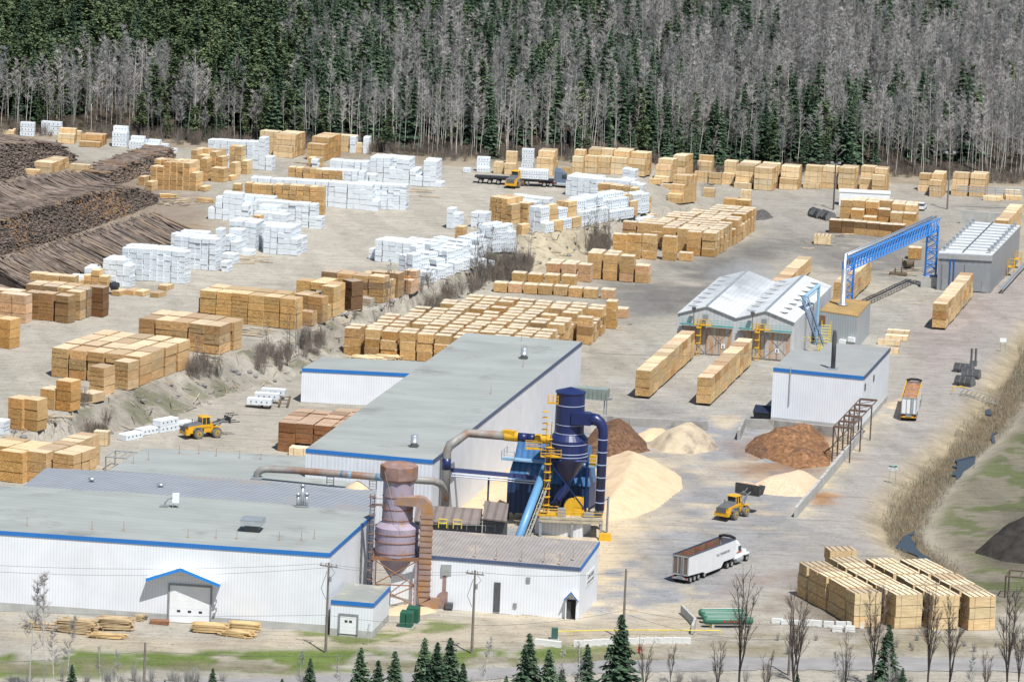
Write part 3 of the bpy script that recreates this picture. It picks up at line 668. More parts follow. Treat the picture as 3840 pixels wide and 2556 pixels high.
def stacks3(p):
    e = empty('vent_stack_cluster', p, 0, 'three galvanised vent stacks standing together on front-left roof', 'roof vent'); b = MB(); b.box((0,0,.1), (1.8,.9,.16)); b.obj('curb', mgrey, e)
    for x, h in ((-.6,1.6),(0,2.9),(.6,1.7)):
        b = MB(); b.tube((x,0,.15), (x,0,h), .26, n=10); b.lathe((x,0,h+.1), [(.42,0),(.05,.35)], 10); b.obj('stack', galv, e, True)
stacks3(roof_pt(X2(403,432), 11.15))
def ac(p):
    e = empty('roof_filter_box', p, 0, 'small white box on legs with bent hose on front-left roof', 'roof unit')
    b = MB(); b.box((0,0,1.35), (.95,.7,1.3)); b.obj('box', whitep, e); b = MB()
    for x in (-.4,.4):
        for y in (-.3,.3): b.tube((x,y,0), (x,y,.7), .05, n=5)
    b.obj('leg', galv, e); b = MB(); b.path([(-.5,0,1.3),(-1.0,0,1.25),(-1.4,-.1,.8),(-1.6,-.1,.1)], .12); b.box((-1.6,-.1,.15), (1.2,.6,.3)); b.obj('hose', mgrey, e)
ac(roof_pt(X1(1140,435), 11.15))
for i, (px, z, l) in enumerate((((1700+518/1.96,1100+478/1.96), 11.75, 'silver round roof ventilator at far end of long roof'), ((900+1130/1.731,1650+42/1.731), 11.75, 'silver round roof ventilator at near end of long roof'))):
    e = empty('roof_ventilator', roof_pt(px, z), 0, l, 'roof vent', 'silver ventilators on the long roof'); b = MB(); b.box((0,0,.15), (1.2,1.2,.3), -ROT); b.obj('curb', dgrey, e)
    b = MB(); b.lathe((0,0,.3), [(.5,0),(.5,.3),(.62,.35),(.62,.55),(.5,.6),(.58,1.4),(.5,1.5)], 16); b.obj('turbine', mat('bright_aluminium', (.7,.72,.73), .25, .05, 1, .5, .7), e, True)
for px, l in ((X1(595,280),'small round vent on corrugated roof near its left end'), (X1(1042,318),'small round vent low in middle of corrugated roof')):
    b = MB(); p = roof_pt(px, 9.2); b.lathe(p, [(.35,-.3),(.3,.5),(.55,.6),(.5,.85),(.1,.95)], 12); tag(b.obj('roof_vent', galv, None, True), l, 'roof vent', 'small vents on the corrugated roof')
# tie-off posts on roofs
pm = mat('rusty_post', (.33,.22,.16)); n0 = 0; proto = None
SP = [(X1(175,552),11.12),(X1(597,578),11.12),(X1(803,585),11.12),(X1(1220,630),11.12),(X1(1402,635),11.12),(X1(1537,640),11.12),(X2(255,650),11.12),(X2(398,648),11.12),(X2(482,640),11.12),
      (X1(963,128),7.42),(X1(1165,85),7.42),(X1(1290,88),7.42),(X1(1403,102),7.42),(X1(1555,115),7.42),(X1(1693,126),7.42),(X1(865,150),7.42),
      (X3(135,780),8.0),(X3(265,795),8.0),(X3(420,805),8.0),(X3(558,812),8.0),(X3(655,825),8.0),(X3(738,800),8.2),((1700+500/1.96,1100+347/1.96),11.72),((1700+512/1.96,1100+540/1.96),11.72),((1700+275/1.96,1100+738/1.96),11.72)]
for px, z in SP:
    p = roof_pt(px, z)
    if proto is None:
        b = MB(); b.tube((0,0,0), (0,0,1.25), .035, n=5); b.box((0,0,.04), (.35,.35,.08)); proto = b.obj('safety_post', pm); o = proto
    else: o = copy_tree(proto)
    o.location = p; rn = 'front-left roof' if z == 11.12 else 'low grey green roof' if z < 7.5 else 'long roof' if z > 11.5 else 'brown corrugated roof'
    tag(o, 'thin rusty safety post standing on the '+rn, 'post', 'safety posts on the '+rn)
# ------------------------------------------------------------------ lumber packages
def lumber_mats():
    out = []
    def base(name, cols, freq, amt, top=False):
        m, nt, b = nodes(name); L = nt.links; tc = N(nt,'ShaderNodeTexCoord'); oi = N(nt,'ShaderNodeObjectInfo')
        rnd = N(nt,'ShaderNodeMath', operation='MULTIPLY'); rnd.inputs[1].default_value = 91.0; L.new(oi.outputs['Random'], rnd.inputs[0])
        ad = N(nt,'ShaderNodeVectorMath', operation='ADD'); L.new(tc.outputs['Object'], ad.inputs[0]); L.new(rnd.outputs[0], ad.inputs[1])
        n1 = noise(nt, scl(nt, ad.outputs[0], freq[0]), 1.0, 3, .7); n2 = noise(nt, scl(nt, ad.outputs[0], freq[1]), 1.0, 4, .6)
        c = mixc(nt, ramp(nt, n1, .30, .66), cols[0], cols[1])
        c = mixc(nt, 1.0, c, ramp(nt, n2, .3, .7, (1-amt,1-amt*1.08,1-amt*1.2,1), (1+amt,1+amt,1+amt,1)), 'MULTIPLY')
        if top:
            g = N(nt,'ShaderNodeMath', operation='GREATER_THAN'); g.inputs[1].default_value = .70; L.new(oi.outputs['Random'], g.inputs[0])
            gm = N(nt,'ShaderNodeMath', operation='MULTIPLY'); gm.inputs[1].default_value = .75; L.new(g.outputs[0], gm.inputs[0])
            c = mixc(nt, gm.outputs[0], c, (.62,.56,.52,1))
        oc = oi.outputs['Color'] if not top else mixc(nt, .38, oi.outputs['Color'], (.60,.53,.43))
        c = mixc(nt, 1.0, c, oc, 'MULTIPLY')
        L.new(c, b.inputs['Base Color']); b.inputs['Roughness'].default_value = .85; b.inputs['Specular IOR Level'].default_value = .15
        return m
    ends = base('board_ends', ((.34,.24,.13),(1.02,.92,.75)), ((20,20,11),(3,3,5)), .22)
    side = base('board_sides', ((.70,.63,.53),(1.05,1.02,.96)), ((2.5,2.5,22),(2,2,3)), .12)
    top = base('board_tops', ((.88,.86,.80),(1.16,1.16,1.16)), ((26,1.6,1),(1.5,1.5,1)), .10, True)
    dark = mat('bearer_wood', (.10,.07,.045), .9, .2, 2); stk = mat('sticker_strips', (.68,.60,.47), .9, .35, 2)
    return ends, side, top, dark, stk
ENDS, SIDE, TOPM, BEAR, STK = lumber_mats()
dotm = mat('white_end_mark', (.8,.8,.76)); strap = mat('strap', (.10,.085,.06), .6)
def wrap_mat():
    m, nt, b = nodes('white_wrap'); L = nt.links; tc = N(nt,'ShaderNodeTexCoord'); oi = N(nt,'ShaderNodeObjectInfo')
    rnd = N(nt,'ShaderNodeMath', operation='MULTIPLY'); rnd.inputs[1].default_value = 91.0; L.new(oi.outputs['Random'], rnd.inputs[0])
    ad = N(nt,'ShaderNodeVectorMath', operation='ADD'); L.new(tc.outputs['Object'], ad.inputs[0]); L.new(rnd.outputs[0], ad.inputs[1])
    n1 = noise(nt, scl(nt, ad.outputs[0], (3,3,5)), 1.2, 5, .65, 1.6)
    c = mixc(nt, ramp(nt, n1, .3, .7), (.58,.64,.70), (.82,.86,.88)); c = mixc(nt, 1.0, c, oi.outputs['Color'], 'MULTIPLY')
    L.new(c, b.inputs['Base Color']); b.inputs['Roughness'].default_value = .45; b.inputs['Specular IOR Level'].default_value = .35
    bm = N(nt,'ShaderNodeBump'); bm.inputs['Strength'].default_value = .55; bm.inputs['Distance'].default_value = .12; L.new(n1, bm.inputs['Height']); L.new(bm.outputs[0], b.inputs['Normal'])
    return m
WRAP = wrap_mat(); PRINT = mat('printed_mark', (.10,.14,.20), .6)
def unit_pack(kind, seed):
    r = random.Random(seed); b = MB(); z0 = .05
    j = lambda a=.012: r.uniform(-a, a)
    lo = [(-.5+j(),-.5+j()),(.5+j(),-.5+j()),(.5+j(),.5+j()),(-.5+j(),.5+j())]; hi = [(x+j(),y+j()) for x, y in lo]
    bev = .03 if kind == 'wrapped' else .0
    B = [(x,y,z0) for x, y in lo]; M_ = [(x,y,1-.07 if bev else 1+j(.006)) for x, y in hi]
    def ring(A, C, ms):
        for k in range(4): b.face([A[k], A[(k+1)%4], C[(k+1)%4], C[k]], ms[k%2])
    if kind == 'wrapped':
        T = [(x*(1-bev*2),y*(1-bev*2),1+j(.02)) for x, y in hi]; ring(B, M_, (0,0)); ring(M_, T, (0,0)); b.face(T, 0); b.face(B[::-1], 2)
        for y, n in ((-.5,0),(.5,0)): pass
        for s in (-1, 1):            # printed marks on the long sides (+-x faces) and smaller ones on the ends
            for k in range(4):
                yy = -.33+k*.22; x = s*(.5+.016)
                q = [(x,yy-.035,.42),(x,yy+.035,.42),(x,yy+.035,.66),(x,yy-.035,.66)]; b.face(q if s > 0 else q[::-1], 1)
        for x in (-.34,0,.34): b.box((x,0,.02), (.09,1,.04), 0, 2)
    elif kind == 'wrappedlong':
        T = [(x*(1-bev*2),y*(1-bev*2),1+j(.02)) for x, y in hi]; M_ = [(x,y,.93) for x, y in hi]; ring(B, M_, (0,0)); ring(M_, T, (0,0)); b.face(T, 0); b.face(B[::-1], 2)
        for s in (-1, 1):
            for k in range(4):
                xx = -.33+k*.22; y = s*(.5+.016); q = [(xx-.025,y,.38),(xx+.025,y,.38),(xx+.025,y,.62),(xx-.025,y,.62)]; b.face(q if s < 0 else q[::-1], 1)
        for x in (-.34,0,.34): b.box((x,0,.02), (.05,1,.04), 0, 2)
    else:
        ring(B, M_, (0,1) if kind != 'plank' else (1,0)); b.face(M_, 2); b.face(B[::-1], 3)
        if kind == 'plank':
            for x in (-.38,0,.38): b.box((x,0,.02), (.04,1,.045), 0, 3)
            for x in (-.25,.28): b.box((x,0,.53), (.008,1.02,.96), 0, 5)
        else:
            for y in (-.38,0,.38): b.box((0,y,.02), (.99,.05,.045), 0, 3)
        if kind == 'stick':
            for k in range(5): yy = -.42+k*.21+r.uniform(-.02,.02); b.box((r.uniform(-.02,.02),yy,1.025), (1.01,.075,.05), r.uniform(-.02,.02), 4)
            pass
        if kind == 'stud':
            b.tube((-.40,-.505,.72), (-.40,-.53,.72), .055, n=8, m=6)
            for x in (.5,-.5): b.box((x,-.2,.5), (.012,.012,.9), 0, 5)
        if kind == 'rough' and seed % 2:
            b.box((0,-.5,.52), (.99,.012,.006), 0, 3)
        if kind == 'tally':
            for k in range(4): b.box((-.36+k*.24,0,1.016), (.035,1.0,.03), 0, 5)
            for x in (-.3,.3): b.box((x,0,.5), (.008,1.012,.95), 0, 5)
    mats = [WRAP, PRINT, BEAR] if 'wrap' in kind else [ENDS, SIDE, TOPM, BEAR, STK, strap, dotm]
    if kind == 'tally':
        b.m = [(1 if m in (0,1) else m) for m in b.m]
        # left and right faces show board ends
        for i, f in enumerate(b.f[:4]):
            if i % 2 == 1: b.m[i] = 0
    return b.mesh(kind+'_package', mats, uv=False)
PM = {k: [unit_pack(k, 11*i+3) for i in range(4)] for k in ('wrapped','wrappedlong','plank','stick','stud','rough','kiln','tally')}
KNAME = {'wrapped':('wrapped_package','wrapped package','white wrapped package'), 'wrappedlong':('wrapped_package','wrapped package','white wrapped package'),
         'plank':('lumber_bundle','lumber bundle','pale plank bundle'), 'stud':('stud_bundle','lumber bundle','tan stud bundle'), 'stick':('stickered_pack','drying pack','stickered drying pack'),
         'rough':('rough_lumber_pack','lumber pack','rough tan pack'), 'kiln':('kiln_pack','kiln pack','kiln charge pack'), 'tally':('strapped_pack','lumber pack','strapped tan pack')}
TAN = (.63,.465,.27); TAN2 = (.69,.54,.345); PINK = (.66,.47,.34); PALE = (.74,.60,.41); GOLD = (.60,.425,.22); DARK = (.17,.105,.065); GREYB = (.34,.26,.19); REDB = (.30,.145,.075)
WHITE = (1,1,1)
DEFC = {'wrapped':WHITE,'wrappedlong':WHITE,'plank':TAN2,'stud':TAN,'stick':TAN,'rough':(.60,.44,.265),'kiln':(.65,.49,.29),'tally':(.66,.49,.28)}
TIER = ['bottom','second','third','fourth','fifth','sixth','seventh','eighth','ninth']
ORD = ['first','second','third','fourth','fifth','sixth','seventh','eighth','ninth','tenth','eleventh','twelfth','thirteenth','fourteenth','fifteenth','sixteenth','seventeenth','eighteenth','nineteenth','twentieth','twenty first','twenty second','twenty third','twenty fourth','twenty fifth','twenty sixth','twenty seventh','twenty eighth','twenty ninth','thirtieth']
SPECS = []
PR = random.Random(5)
def pile(desc, kind, anc, rot, size, rows, gap=(.06,.08), col=None, prot=None, c0=0, jit=.09, rowcol=None, tilt=.0, var=.17, mixp=(), left=False, base=None):
    su, sv_, h = size; r_ = math.radians(rot); U = Vector((-math.cos(r_), math.sin(r_), 0)); V = Vector((math.sin(r_), math.cos(r_), 0))
    if left: U = -U
    A = Vector((anc[0], anc[1], 0)); nr = len(rows); T = {}
    for r, row in enumerate(rows):
        for c, ch in enumerate(row): T[(r,c)] = int(ch) if ch.strip() else 0
    ncol = max(len(x) for x in rows); pr = math.radians(rot if prot is None else prot)
    one = sum(1 for v in T.values() if v) == 1
    for (r, c), n in T.items():
        P0 = A+U*((c+c0)*(su+gap[0])+su/2)+V*(r*(sv_+gap[1])+sv_/2)
        sj = Vector((PR.uniform(-jit,jit), PR.uniform(-jit,jit), 0)); ra = PR.gauss(0,.012)
        for t in range(n):
            vis = t == n-1 or T.get((r-1,c),0) <= t or T.get((r,c-1),0) <= t or T.get((r,c+1),0) <= t and rot < 0
            j2 = Vector((PR.uniform(-jit,jit)*.6, PR.uniform(-jit,jit)*.6, 0)); P = P0+sj*1.2+j2*(t > 0)
            if kind == 'wrapped' and n-t == 1 and PR.random() < .10: P = P+Vector((PR.uniform(-.2,.2),PR.uniform(-.2,.2),0))
            cc = col or DEFC[kind]
            if rowcol and rowcol.get(r): cc = rowcol[r]
            if kind == 'stick' and t == n-1 and cc == TAN and PR.random() < .3: cc = (.66,.50,.31)
            for pc, pp in mixp:
                if PR.random() < pp: cc = pc
            k = 1+PR.uniform(-var,var)*(.35 if 'wrap' in kind else 1); w = 1+PR.uniform(-.06,.06)*(0 if 'wrap' in kind else 1)
            kk = kind
            if kind == 'wrapped' and cc != WHITE: kk = 'stud'
            if kind == 'stud' and cc == WHITE: kk = 'wrapped'
            l = TIER[t]+' tier' if not (one and n == 1) else ''
            if not one:
                if ncol > 1: l += ', '+ORD[sum(1 for q in range(c) if T.get((r,q),0))]+(' stack from right' if not left else ' stack from left')
                if nr > 1: l += ', '+ORD[r]+' row back'
            SPECS.append(dict(kind=kk, size=(su,sv_,h), P=(P.x,P.y), t=t, rz=-pr+ra+PR.gauss(0,.01), col=(min(1,cc[0]*k*w),min(1,cc[1]*k),min(1,cc[2]*k/w),1), l=l, desc=desc, base=base))
# ---- white wrapped packages, upper yard left
W = (1.25,2.44,1.0)
pile('beside the log decks','wrapped',A2(2088,497),10,W,['666666666','066666666'],prot=24,gap=(.06,.1))
pile('left end of the log deck','wrapped',A2(1475,535),11,W,['4555','0455'],prot=20)
pile('low heap behind stud bundles','wrapped',A2(1095,500),11,W,['33','03'])
pile('behind the weathered packs','wrapped',A2(945,532),10,W,['22'])
pile('third white block by yard lane','wrapped',D1(370,352),12,W,['666666','0666666'],prot=22,gap=(.08,.1))
pile('two packages jutting into lane','wrapped',D1(503,360),18,(1.25,2.6,.95),['2'])
pile('low stack near jutting packages','wrapped',D1(578,276),18,(1.25,2.6,.95),['22'])
pile('stack behind low lane stack','wrapped',D1(605,186),18,(1.25,2.6,.95),['34','55'])
pile('tall block left of lane corner','wrapped',B1(275,1300,6.0),14,W,['6666'])
pile('narrow tower by white block','wrapped',B1(445,1262,6.0),14,W,['6'])
pile('tower at back of fourth block','wrapped',B1(815,1500),16,(1.25,2.5,1.06),['5555','5555'])
pile('single packages on lane edge','wrapped',B1(775,1560),16,(1.25,2.5,.95),['11'])
pile('fourth white block on lane','wrapped',B1(1285,1560),18,(1.28,2.6,1.06),['35555','355555'],gap=(.08,.12))
pile('white steps behind fourth block','wrapped',B1(1165,1075,4.4),16,W,['44444','04555'])
pile('thin layered white block','wrapped',B1(1562,1266),12,(1.28,2.5,.6),['4888888888'])
pile('left tower of middle block','wrapped',B1(742,1182),8,(1.3,2.5,1.12),['355542'])
pile('white row beside dotted studs','wrapped',B1(1028,890,5.2),10,W,['555555'])
pile('long white middle block','wrapped',B1(2202,1057),9,(1.27,2.6,1.03),['255555555555555','2555'],gap=(.03,.1))
pile('slim layered block near lane','wrapped',C1(455,749),11,(1.27,2.5,.56),['99999'])
pile('left shoulder of middle block','wrapped',B1(1130,690,5.2),9,W,['55555'])
pile('white row above dotted planks','wrapped',B1(2042,600,5.2),10,W,['5555555'])
pile('stub right of white row','wrapped',B1(2165,640,3.1),12,W,['33'])
pile('rear long white block','wrapped',C1(866,491),9,(1.32,2.6,1.08),['15523553555','05523555555'],prot=14)
pile('highest rear white row','wrapped',B1(2075,480,5.4),10,W,['555555'])
pile('white back row by forest','wrapped',B1(1002,604),9,(1.3,2.5,.98),['3766666666'],prot=16)
pile('two lone caps on rear block','wrapped',B1(2090,412,0.0),9,(1.3,2.4,.9),['4 4'])
pile('white stack at far left','wrappedlong',A1(380,216),8,(3.0,1.3,1.0),['3'])
pile('white stack behind forest bundles','wrappedlong',A1(690,206),8,(4.4,1.3,.95),['3'])
pile('white stack by brown planks','wrappedlong',A1(1418,334),8,(3.1,1.4,1.05),['3','4'])
pile('torn white heap by forest','wrappedlong',A1(1600,366),10,(2.9,1.4,.85),['2','3','2'])
pile('collapsed white packages by forest','wrappedlong',A1(1775,352),14,(2.6,1.4,.8),['1','2'],jit=.3)
pile('low packages near small log pile','wrappedlong',A1(1885,345),12,(2.6,1.4,.75),['1'])
pile('outermost white one by small log pile','wrappedlong',A1(1978,397),12,(1.6,1.4,.8),['1'])
# ---- white packages, middle block by the bank
WM = (1.3,3.2,1.03)
pile('long white bank block','wrapped',C1(725,1142,4.2),19,(1.3,2.5,1.05),['44444444','04444444'])
pile('bank edge of white block','wrapped',C1(738,1567),21,(1.5,2.5,1.03),['225','22444','23445','24455','24455','24445','23444','2444'],prot=38,gap=(.10,1.6),jit=.15)
pile('low left end of bank block','wrapped',C1(100,1300),18,W,['2'])
pile('tower behind bank block','wrapped',C1(975,955),20,W,['4'])
pile('stub beside rear bank tower','wrapped',C1(1052,952),20,W,['3'])
pile('block behind leafless shrubs','wrapped',C1(1345,952),20,(1.4,3.2,1.0),['33'])
pile('white stack among shrubs','wrapped',C1(1175,1075,3.1),22,(1.5,3.2,1.02),['33','33','33'])
pile('rear caps of bank block','wrapped',C1(702,1078,4.2),18,W,['444'])
pile('row hidden by shrub tops','wrapped',C1(1430,1242),24,(1.4,3.2,1.0),['55','55','44'],prot=34,gap=(.05,.4))
T_ = TAN; R35 = {1:T_,3:T_,10:T_,13:T_}
pile('long mixed block by bank','stud',F1(-30,1012),35,(1.32,2.95,1.0),['255','254','244','2553','3554','3555','3555','2454','2455','2455','2344','2344','2344','1233'],gap=(.06,.18),col=WHITE,rowcol=R35)
pile('front pair before mixed block','wrapped',C1(1545,1026),36,(1.35,3.3,1.0),['2'])
pile('low pair before dotted tower','stud',C1(1752,1022),36,(1.35,2.7,1.0),['2'])
pile('dotted tower by white block','stud',C1(1645,914),34,(1.28,2.9,1.0),['4555','0555'])
pile('rear left of mixed block','wrapped',F1(530,612),24,(1.3,2.6,1.02),['44444','44444'])
pile('far long white row','wrapped',F1(1065,428,4.6),16,(1.3,2.6,1.0),['4444444444','0344'])
pile('twin caps on far row','wrapped',F1(985,320,4.6),16,(1.3,2.6,1.0),['55'])
pile('tan row behind white rear','stud',F1(985,470,4.6),18,(1.3,2.6,1.0),['444444'])
pile('white row left of dotted tower','stud',C1(1830,640,4.6),26,(1.3,2.7,1.0),['44444','44444'],rowcol={1:WHITE})
pile('rear white strip by lane','wrapped',C1(2068,585,3.6),20,(1.3,2.6,1.0),['333333'])
# ---- tan finished studs
ST = (1.32,2.9,.93)
pile('dotted block by log pile','stud',A1(2222,834),10,ST,['4666655','0666666'],prot=26)
pile('single bundle before dotted block','stud',A1(2306,838),24,(1.32,2.9,.93),['1'])
pile('left foot of dotted block','stud',A1(1702,826),24,(1.4,2.7,.9),['2'])
pile('bundles by small log pile','stud',A1(1625,770),24,(1.4,2.7,.9),['2'])
pile('right rear of dotted block','stud',A1(2320,720),16,(1.4,2.9,.93),['5','5'])
pile('three high front bundles','stud',B1(458,738),18,(1.4,2.6,.95),['33'])
pile('tan block by back lane','stud',B1(452,706),16,(1.34,2.7,.95),['56556','06566'],prot=24)
pile('tall pale pair by lane','stud',B1(655,640),16,(1.34,2.7,.95),['66'],col=TAN2)
pile('three high beside pale pair','stud',B1(592,668),22,(1.3,2.6,.95),['3'],col=TAN2)
pile('last bundles before back row','stud',B1(722,646),22,(1.3,2.7,.95),['33'],col=TAN2)
pile('lone bundle on back lane','stud',B1(548,718),24,(1.3,2.6,.9),['1'])
pile('dotted wall amid white blocks','stud',B1(1572,1102),9,(1.34,2.6,.93),['6666666'],gap=(.02,.05))
pile('dotted row left of wall','stud',B1(1088,772,5.0),9,(1.36,2.6,1.0),['55555'])
pile('lone dotted pair above white','stud',B1(650,760,5.0),9,(1.5,2.6,1.0),['5'])
pile('bare boards on white row','stud',B1(1802,600,4.9),9,(1.34,2.6,.97),['55555555'])
pile('low stack by plank tower','stud',B1(1560,562),9,(1.4,2.6,.9),['22'])
pile('white pair by plank tower','wrapped',B1(1520,574),9,(1.4,2.4,.9),['2'])
pile('single tan among white tops','stud',B1(860,1140,4.0),18,(1.4,2.4,.9),['5'])
pile('tan stack in bank block','stud',C1(1090,1180),18,(1.6,2.4,1.05),['4'])
pile('stepped tan tower','plank',F1(1492,692),20,(2.9,1.35,.95),['2','4','6','6','6','6','6'],col=TAN)
pile('low tan pair on lane','plank',F1(1398,522),18,(2.1,1.3,.95),['1'],col=TAN)
pile('tan pair by stickered field','plank',F1(1875,602),10,(2.4,1.3,.95),['2'],col=TAN)
pile('pale pair by stickered field','plank',F1(2278,626),10,(2.2,1.3,1.0),['2'],col=PALE)
pile('small bundles by weathered packs','stud',A2(1205,546),12,(1.5,2.5,1.08),['232'])
for i, (x, y, n_) in enumerate(((1498,626,'rightmost but three'),(1602,637,'third from right'),(1782,652,'second from right'),(1872,573,'rearmost'),(1345,634,'leftmost'))):
    pile(n_+' of the loose bundles on upper lane','stud',A2(x,y),24,(1.7,3.0,.85),['1'],jit=0)
pile('lone bundle by tan wall','stud',A1(1925,912),-10,(2.2,1.2,.8),['1'],col=GOLD)
# ---- planks along the forest
PL = (3.7,1.3,1.2)
pile('forest edge, far left','plank',A1(830,306),8,(3.6,1.4,1.05),['2','3'])
pile('stub beside far left bundles','plank',A1(910,262),8,(1.5,1.4,1.0),['2'])
pile('weathered brown planks by forest','plank',A1(1122,345),8,(4.4,1.8,1.15),['1','2','2'],col=(.50,.34,.18),jit=.15)
pile('plank block behind log deck','plank',A1(590,512,2.2),17,(3.9,1.75,1.1),['2','2','2','2','2'])
pile('low plank before deck block','plank',A1(480,585),12,(3.7,1.5,1.2),['2'])
pile('leftmost plank behind deck','plank',A1(440,650,0),12,(3.9,1.5,1.1),['1'])
pile('planks right of log deck','plank',A1(1003,668),9,(4.1,1.4,1.15),['2'])
pile('stub right of deck planks','plank',A1(1070,662),9,(1.3,1.4,1.1),['1'])
pile('far left heap by forest','plank',A1(300,190),8,(3.0,1.5,.9),['1','1'],jit=.3)
pile('planks at extreme left corner','plank',A1(140,200),10,(3.5,1.5,.9),['1'],jit=.3)
pile('big plank tower by birches','plank',B1(1235,467),16,(4.2,1.3,1.2),['2','4','4','4','4','4'])
pile('left of big plank tower','plank',B1(1062,418),16,(3.9,1.3,1.2),['4','4'])
pile('brown plank tower by birches','plank',B1(1590,500),18,(3.8,1.35,1.2),['3','3','4','4','4','4','4'],col=(.58,.40,.21))
pile('rear stack near brown tower','plank',B1(1936,402),12,(3.6,1.35,1.2),['3','3'])
pile('low pale plank behind white','plank',B1(2096,410),12,(3.9,1.35,1.1),['2'],col=PALE)
pile('behind the flatbed, rubbish on top','plank',C1(1578,336),6,(2.6,1.35,1.15),['2','2'])
pile('tall one behind flatbed','plank',C1(1690,358),8,(2.3,1.35,1.2),['2','4'])
pile('near the truck cab','plank',C1(2105,366),10,(3.4,1.35,1.25),['3','4','4','4'])
pile('behind flatbed, left','wrappedlong',C1(1392,322),6,(2.7,1.4,1.0),['1','3'])
pile('tall one behind flatbed load','wrappedlong',C1(1890,330),6,(2.5,1.4,1.0),['5'])
pile('lone one left of flatbed','wrappedlong',C1(1180,326),8,(1.5,1.4,.95),['1'])
Q = [(F1,262,334,['1'],2.1),(F1,385,336,['3','4','4'],2.2),(F1,545,337,['3','3','4','4','4'],2.6),(F1,690,342,['3','3','4','4'],2.5),(F1,880,356,['3','4','4','4','4'],3.3),(F1,1085,386,['3','4','4','4','4'],3.4),
 (F1,1256,476,['1'],2.4),(F1,1355,456,['1','3','4','4','4','4'],3.1),(F1,1532,402,['4','4','4','4','4','4'],2.6),(F1,1786,444,['2'],2.8),(F1,1836,330,['2','3'],3.1),(F1,1940,458,['2'],2.6),(F1,2096,463,['2','4','4'],2.6),
 (H1,490,450,['1','4','4','4','4','4','4'],3.8),(H1,716,471,['4','4','4','4','4','4','4'],3.8),(H1,996,461,['2','4','4','4'],3.8),(H1,1250,453,['1','4','4'],3.5),(H1,1450,446,['4','4'],3.2),(H1,1640,468,['4','4','4','4'],3.4),(H1,1850,461,['2','4','4'],2.9),(H1,1986,486,['3','4','4','4'],2.7),
 (I1,1275,482,['1','3','3'],2.3),(I1,1420,546,['3','4','4','4','4'],2.5),(I1,1706,529,['2','4','4'],3.3),(I1,1902,541,['2','4','4','4'],3.2)]
for i, (KK, x, y, rows, su) in enumerate(Q):
    pile(ORD[i] if i < 20 else 'final row '+ORD[i-20] , 'plank', KK(x,y), 14, (su,1.3,1.2), rows, mixp=((PALE,.3),((.60,.45,.26),.25)))
    for s in SPECS:
        if s['desc'] in (ORD[i] if i < 20 else '', 'final row '+ORD[i-20] if i >= 20 else ''): s['desc'] = ORD[i]+' stack of forest row' if i < 20 else ORD[i-20]+' stack near yard pole'
pile('tumbled planks by guard rail','plank',I1(2100,592),6,(3.6,1.5,.95),['1','1'],jit=.3)
pile('last planks at right edge','plank',I1(2330,580),2,(3.4,1.5,.95),['1','2'],jit=.3)
# ---- rough packs, upper yard
RS = (2.85,4.5,1.62)
pile('main grid on bank top','rough',G1(580,95),21,RS,['33333','33333','33333','33333'],gap=(.42,.5),left=True,col=(.60,.44,.26),mixp=(((.50,.33,.18),.2),))
pile('left front before bank grid','rough',G1(1160,323),27,(2.7,3.4,1.55),['3'])
pile('right front before bank grid','rough',G1(1440,263),27,(2.7,3.4,1.55),['3'])
pile('lone pack on bank edge','rough',G1(1040,409),30,(2.7,3.4,1.5),['1'])
pile('orange stack near bank','rough',G1(792,498),27,(2.7,3.0,1.62),['3'],col=(.52,.32,.14))
pile('stack beside orange one','stick',G1(606,473),27,(2.6,3.0,1.62),['2'],col=GOLD)
pile('right of leaning pair','rough',G1(420,721),26,(2.7,3.0,1.66),['3'],col=(.54,.36,.18))
pile('left of leaning pair','rough',G1(240,701),26,(2.6,3.0,1.66),['3'],col=(.54,.36,.18))
pile('second bank grid','rough',A2(1555,1195),21,RS,['33333','33333'],gap=(.25,.4),left=True,mixp=(((.50,.34,.2),.3),))
pile('right end of second grid','rough',D1(572,1245),22,(2.7,3.0,1.62),['3'])
pile('long tan row','rough',D1(1258,1010),19,(2.85,3.4,1.34),['444444','044444'],gap=(.16,.3),col=(.61,.44,.23))
pile('dark stack before tan row','rough',D1(338,866),18,(2.75,2.6,1.6),['2'],col=DARK)
pile('low dark pack before tan row','rough',D1(566,902),18,(2.8,2.4,1.6),['1'],col=DARK)
pile('brown stack behind shrubs','rough',D1(1558,952),22,(2.75,2.6,1.55),['33','03'],col=(.52,.36,.19))
pile('small front pack behind shrubs','rough',D1(1442,982),22,(2.5,2.4,1.25),['2'])
pile('tall yellow row','rough',D1(1752,846),19,(2.7,3.0,1.36),['444','04'],col=(.63,.46,.24))
pile('yellow front pair by bank','rough',D1(1690,872),26,(2.5,2.8,1.36),['4'],col=(.65,.48,.26))
pile('low yellow pack by bank','rough',D1(1604,906),26,(2.4,2.4,1.3),['2'],col=(.65,.48,.26))
pile('dark tower by bank','rough',D1(1900,806),50,(2.6,2.6,1.36),['4'],col=DARK)
pile('mixed grid by white bank block','rough',D1(2248,716),19,(2.85,3.0,1.2),['4444','3333','0333'],gap=(.2,.4),mixp=((GREYB,.25),))
pile('dusky stack by white bank block','rough',E1(362,690),22,(2.6,2.8,1.5),['33'],col=(.40,.28,.17))
pile('pink stack by white bank block','rough',E1(502,620),20,(2.3,2.4,1.3),['2','3'],col=PINK)
pile('three high caps near white block','rough',E1(492,392,3.3),16,(2.75,2.6,1.5),['222'],gap=(.3,.3),col=(.58,.37,.17))
pile('grey weathered lumber on bank','rough',E1(50,746),20,(2.6,2.0,1.3),['1'],col=(.42,.40,.38))
pile('rear row of left group','rough',A2(830,520,1.2),14,(2.75,2.6,1.4),['222','111'],gap=(.15,.3))
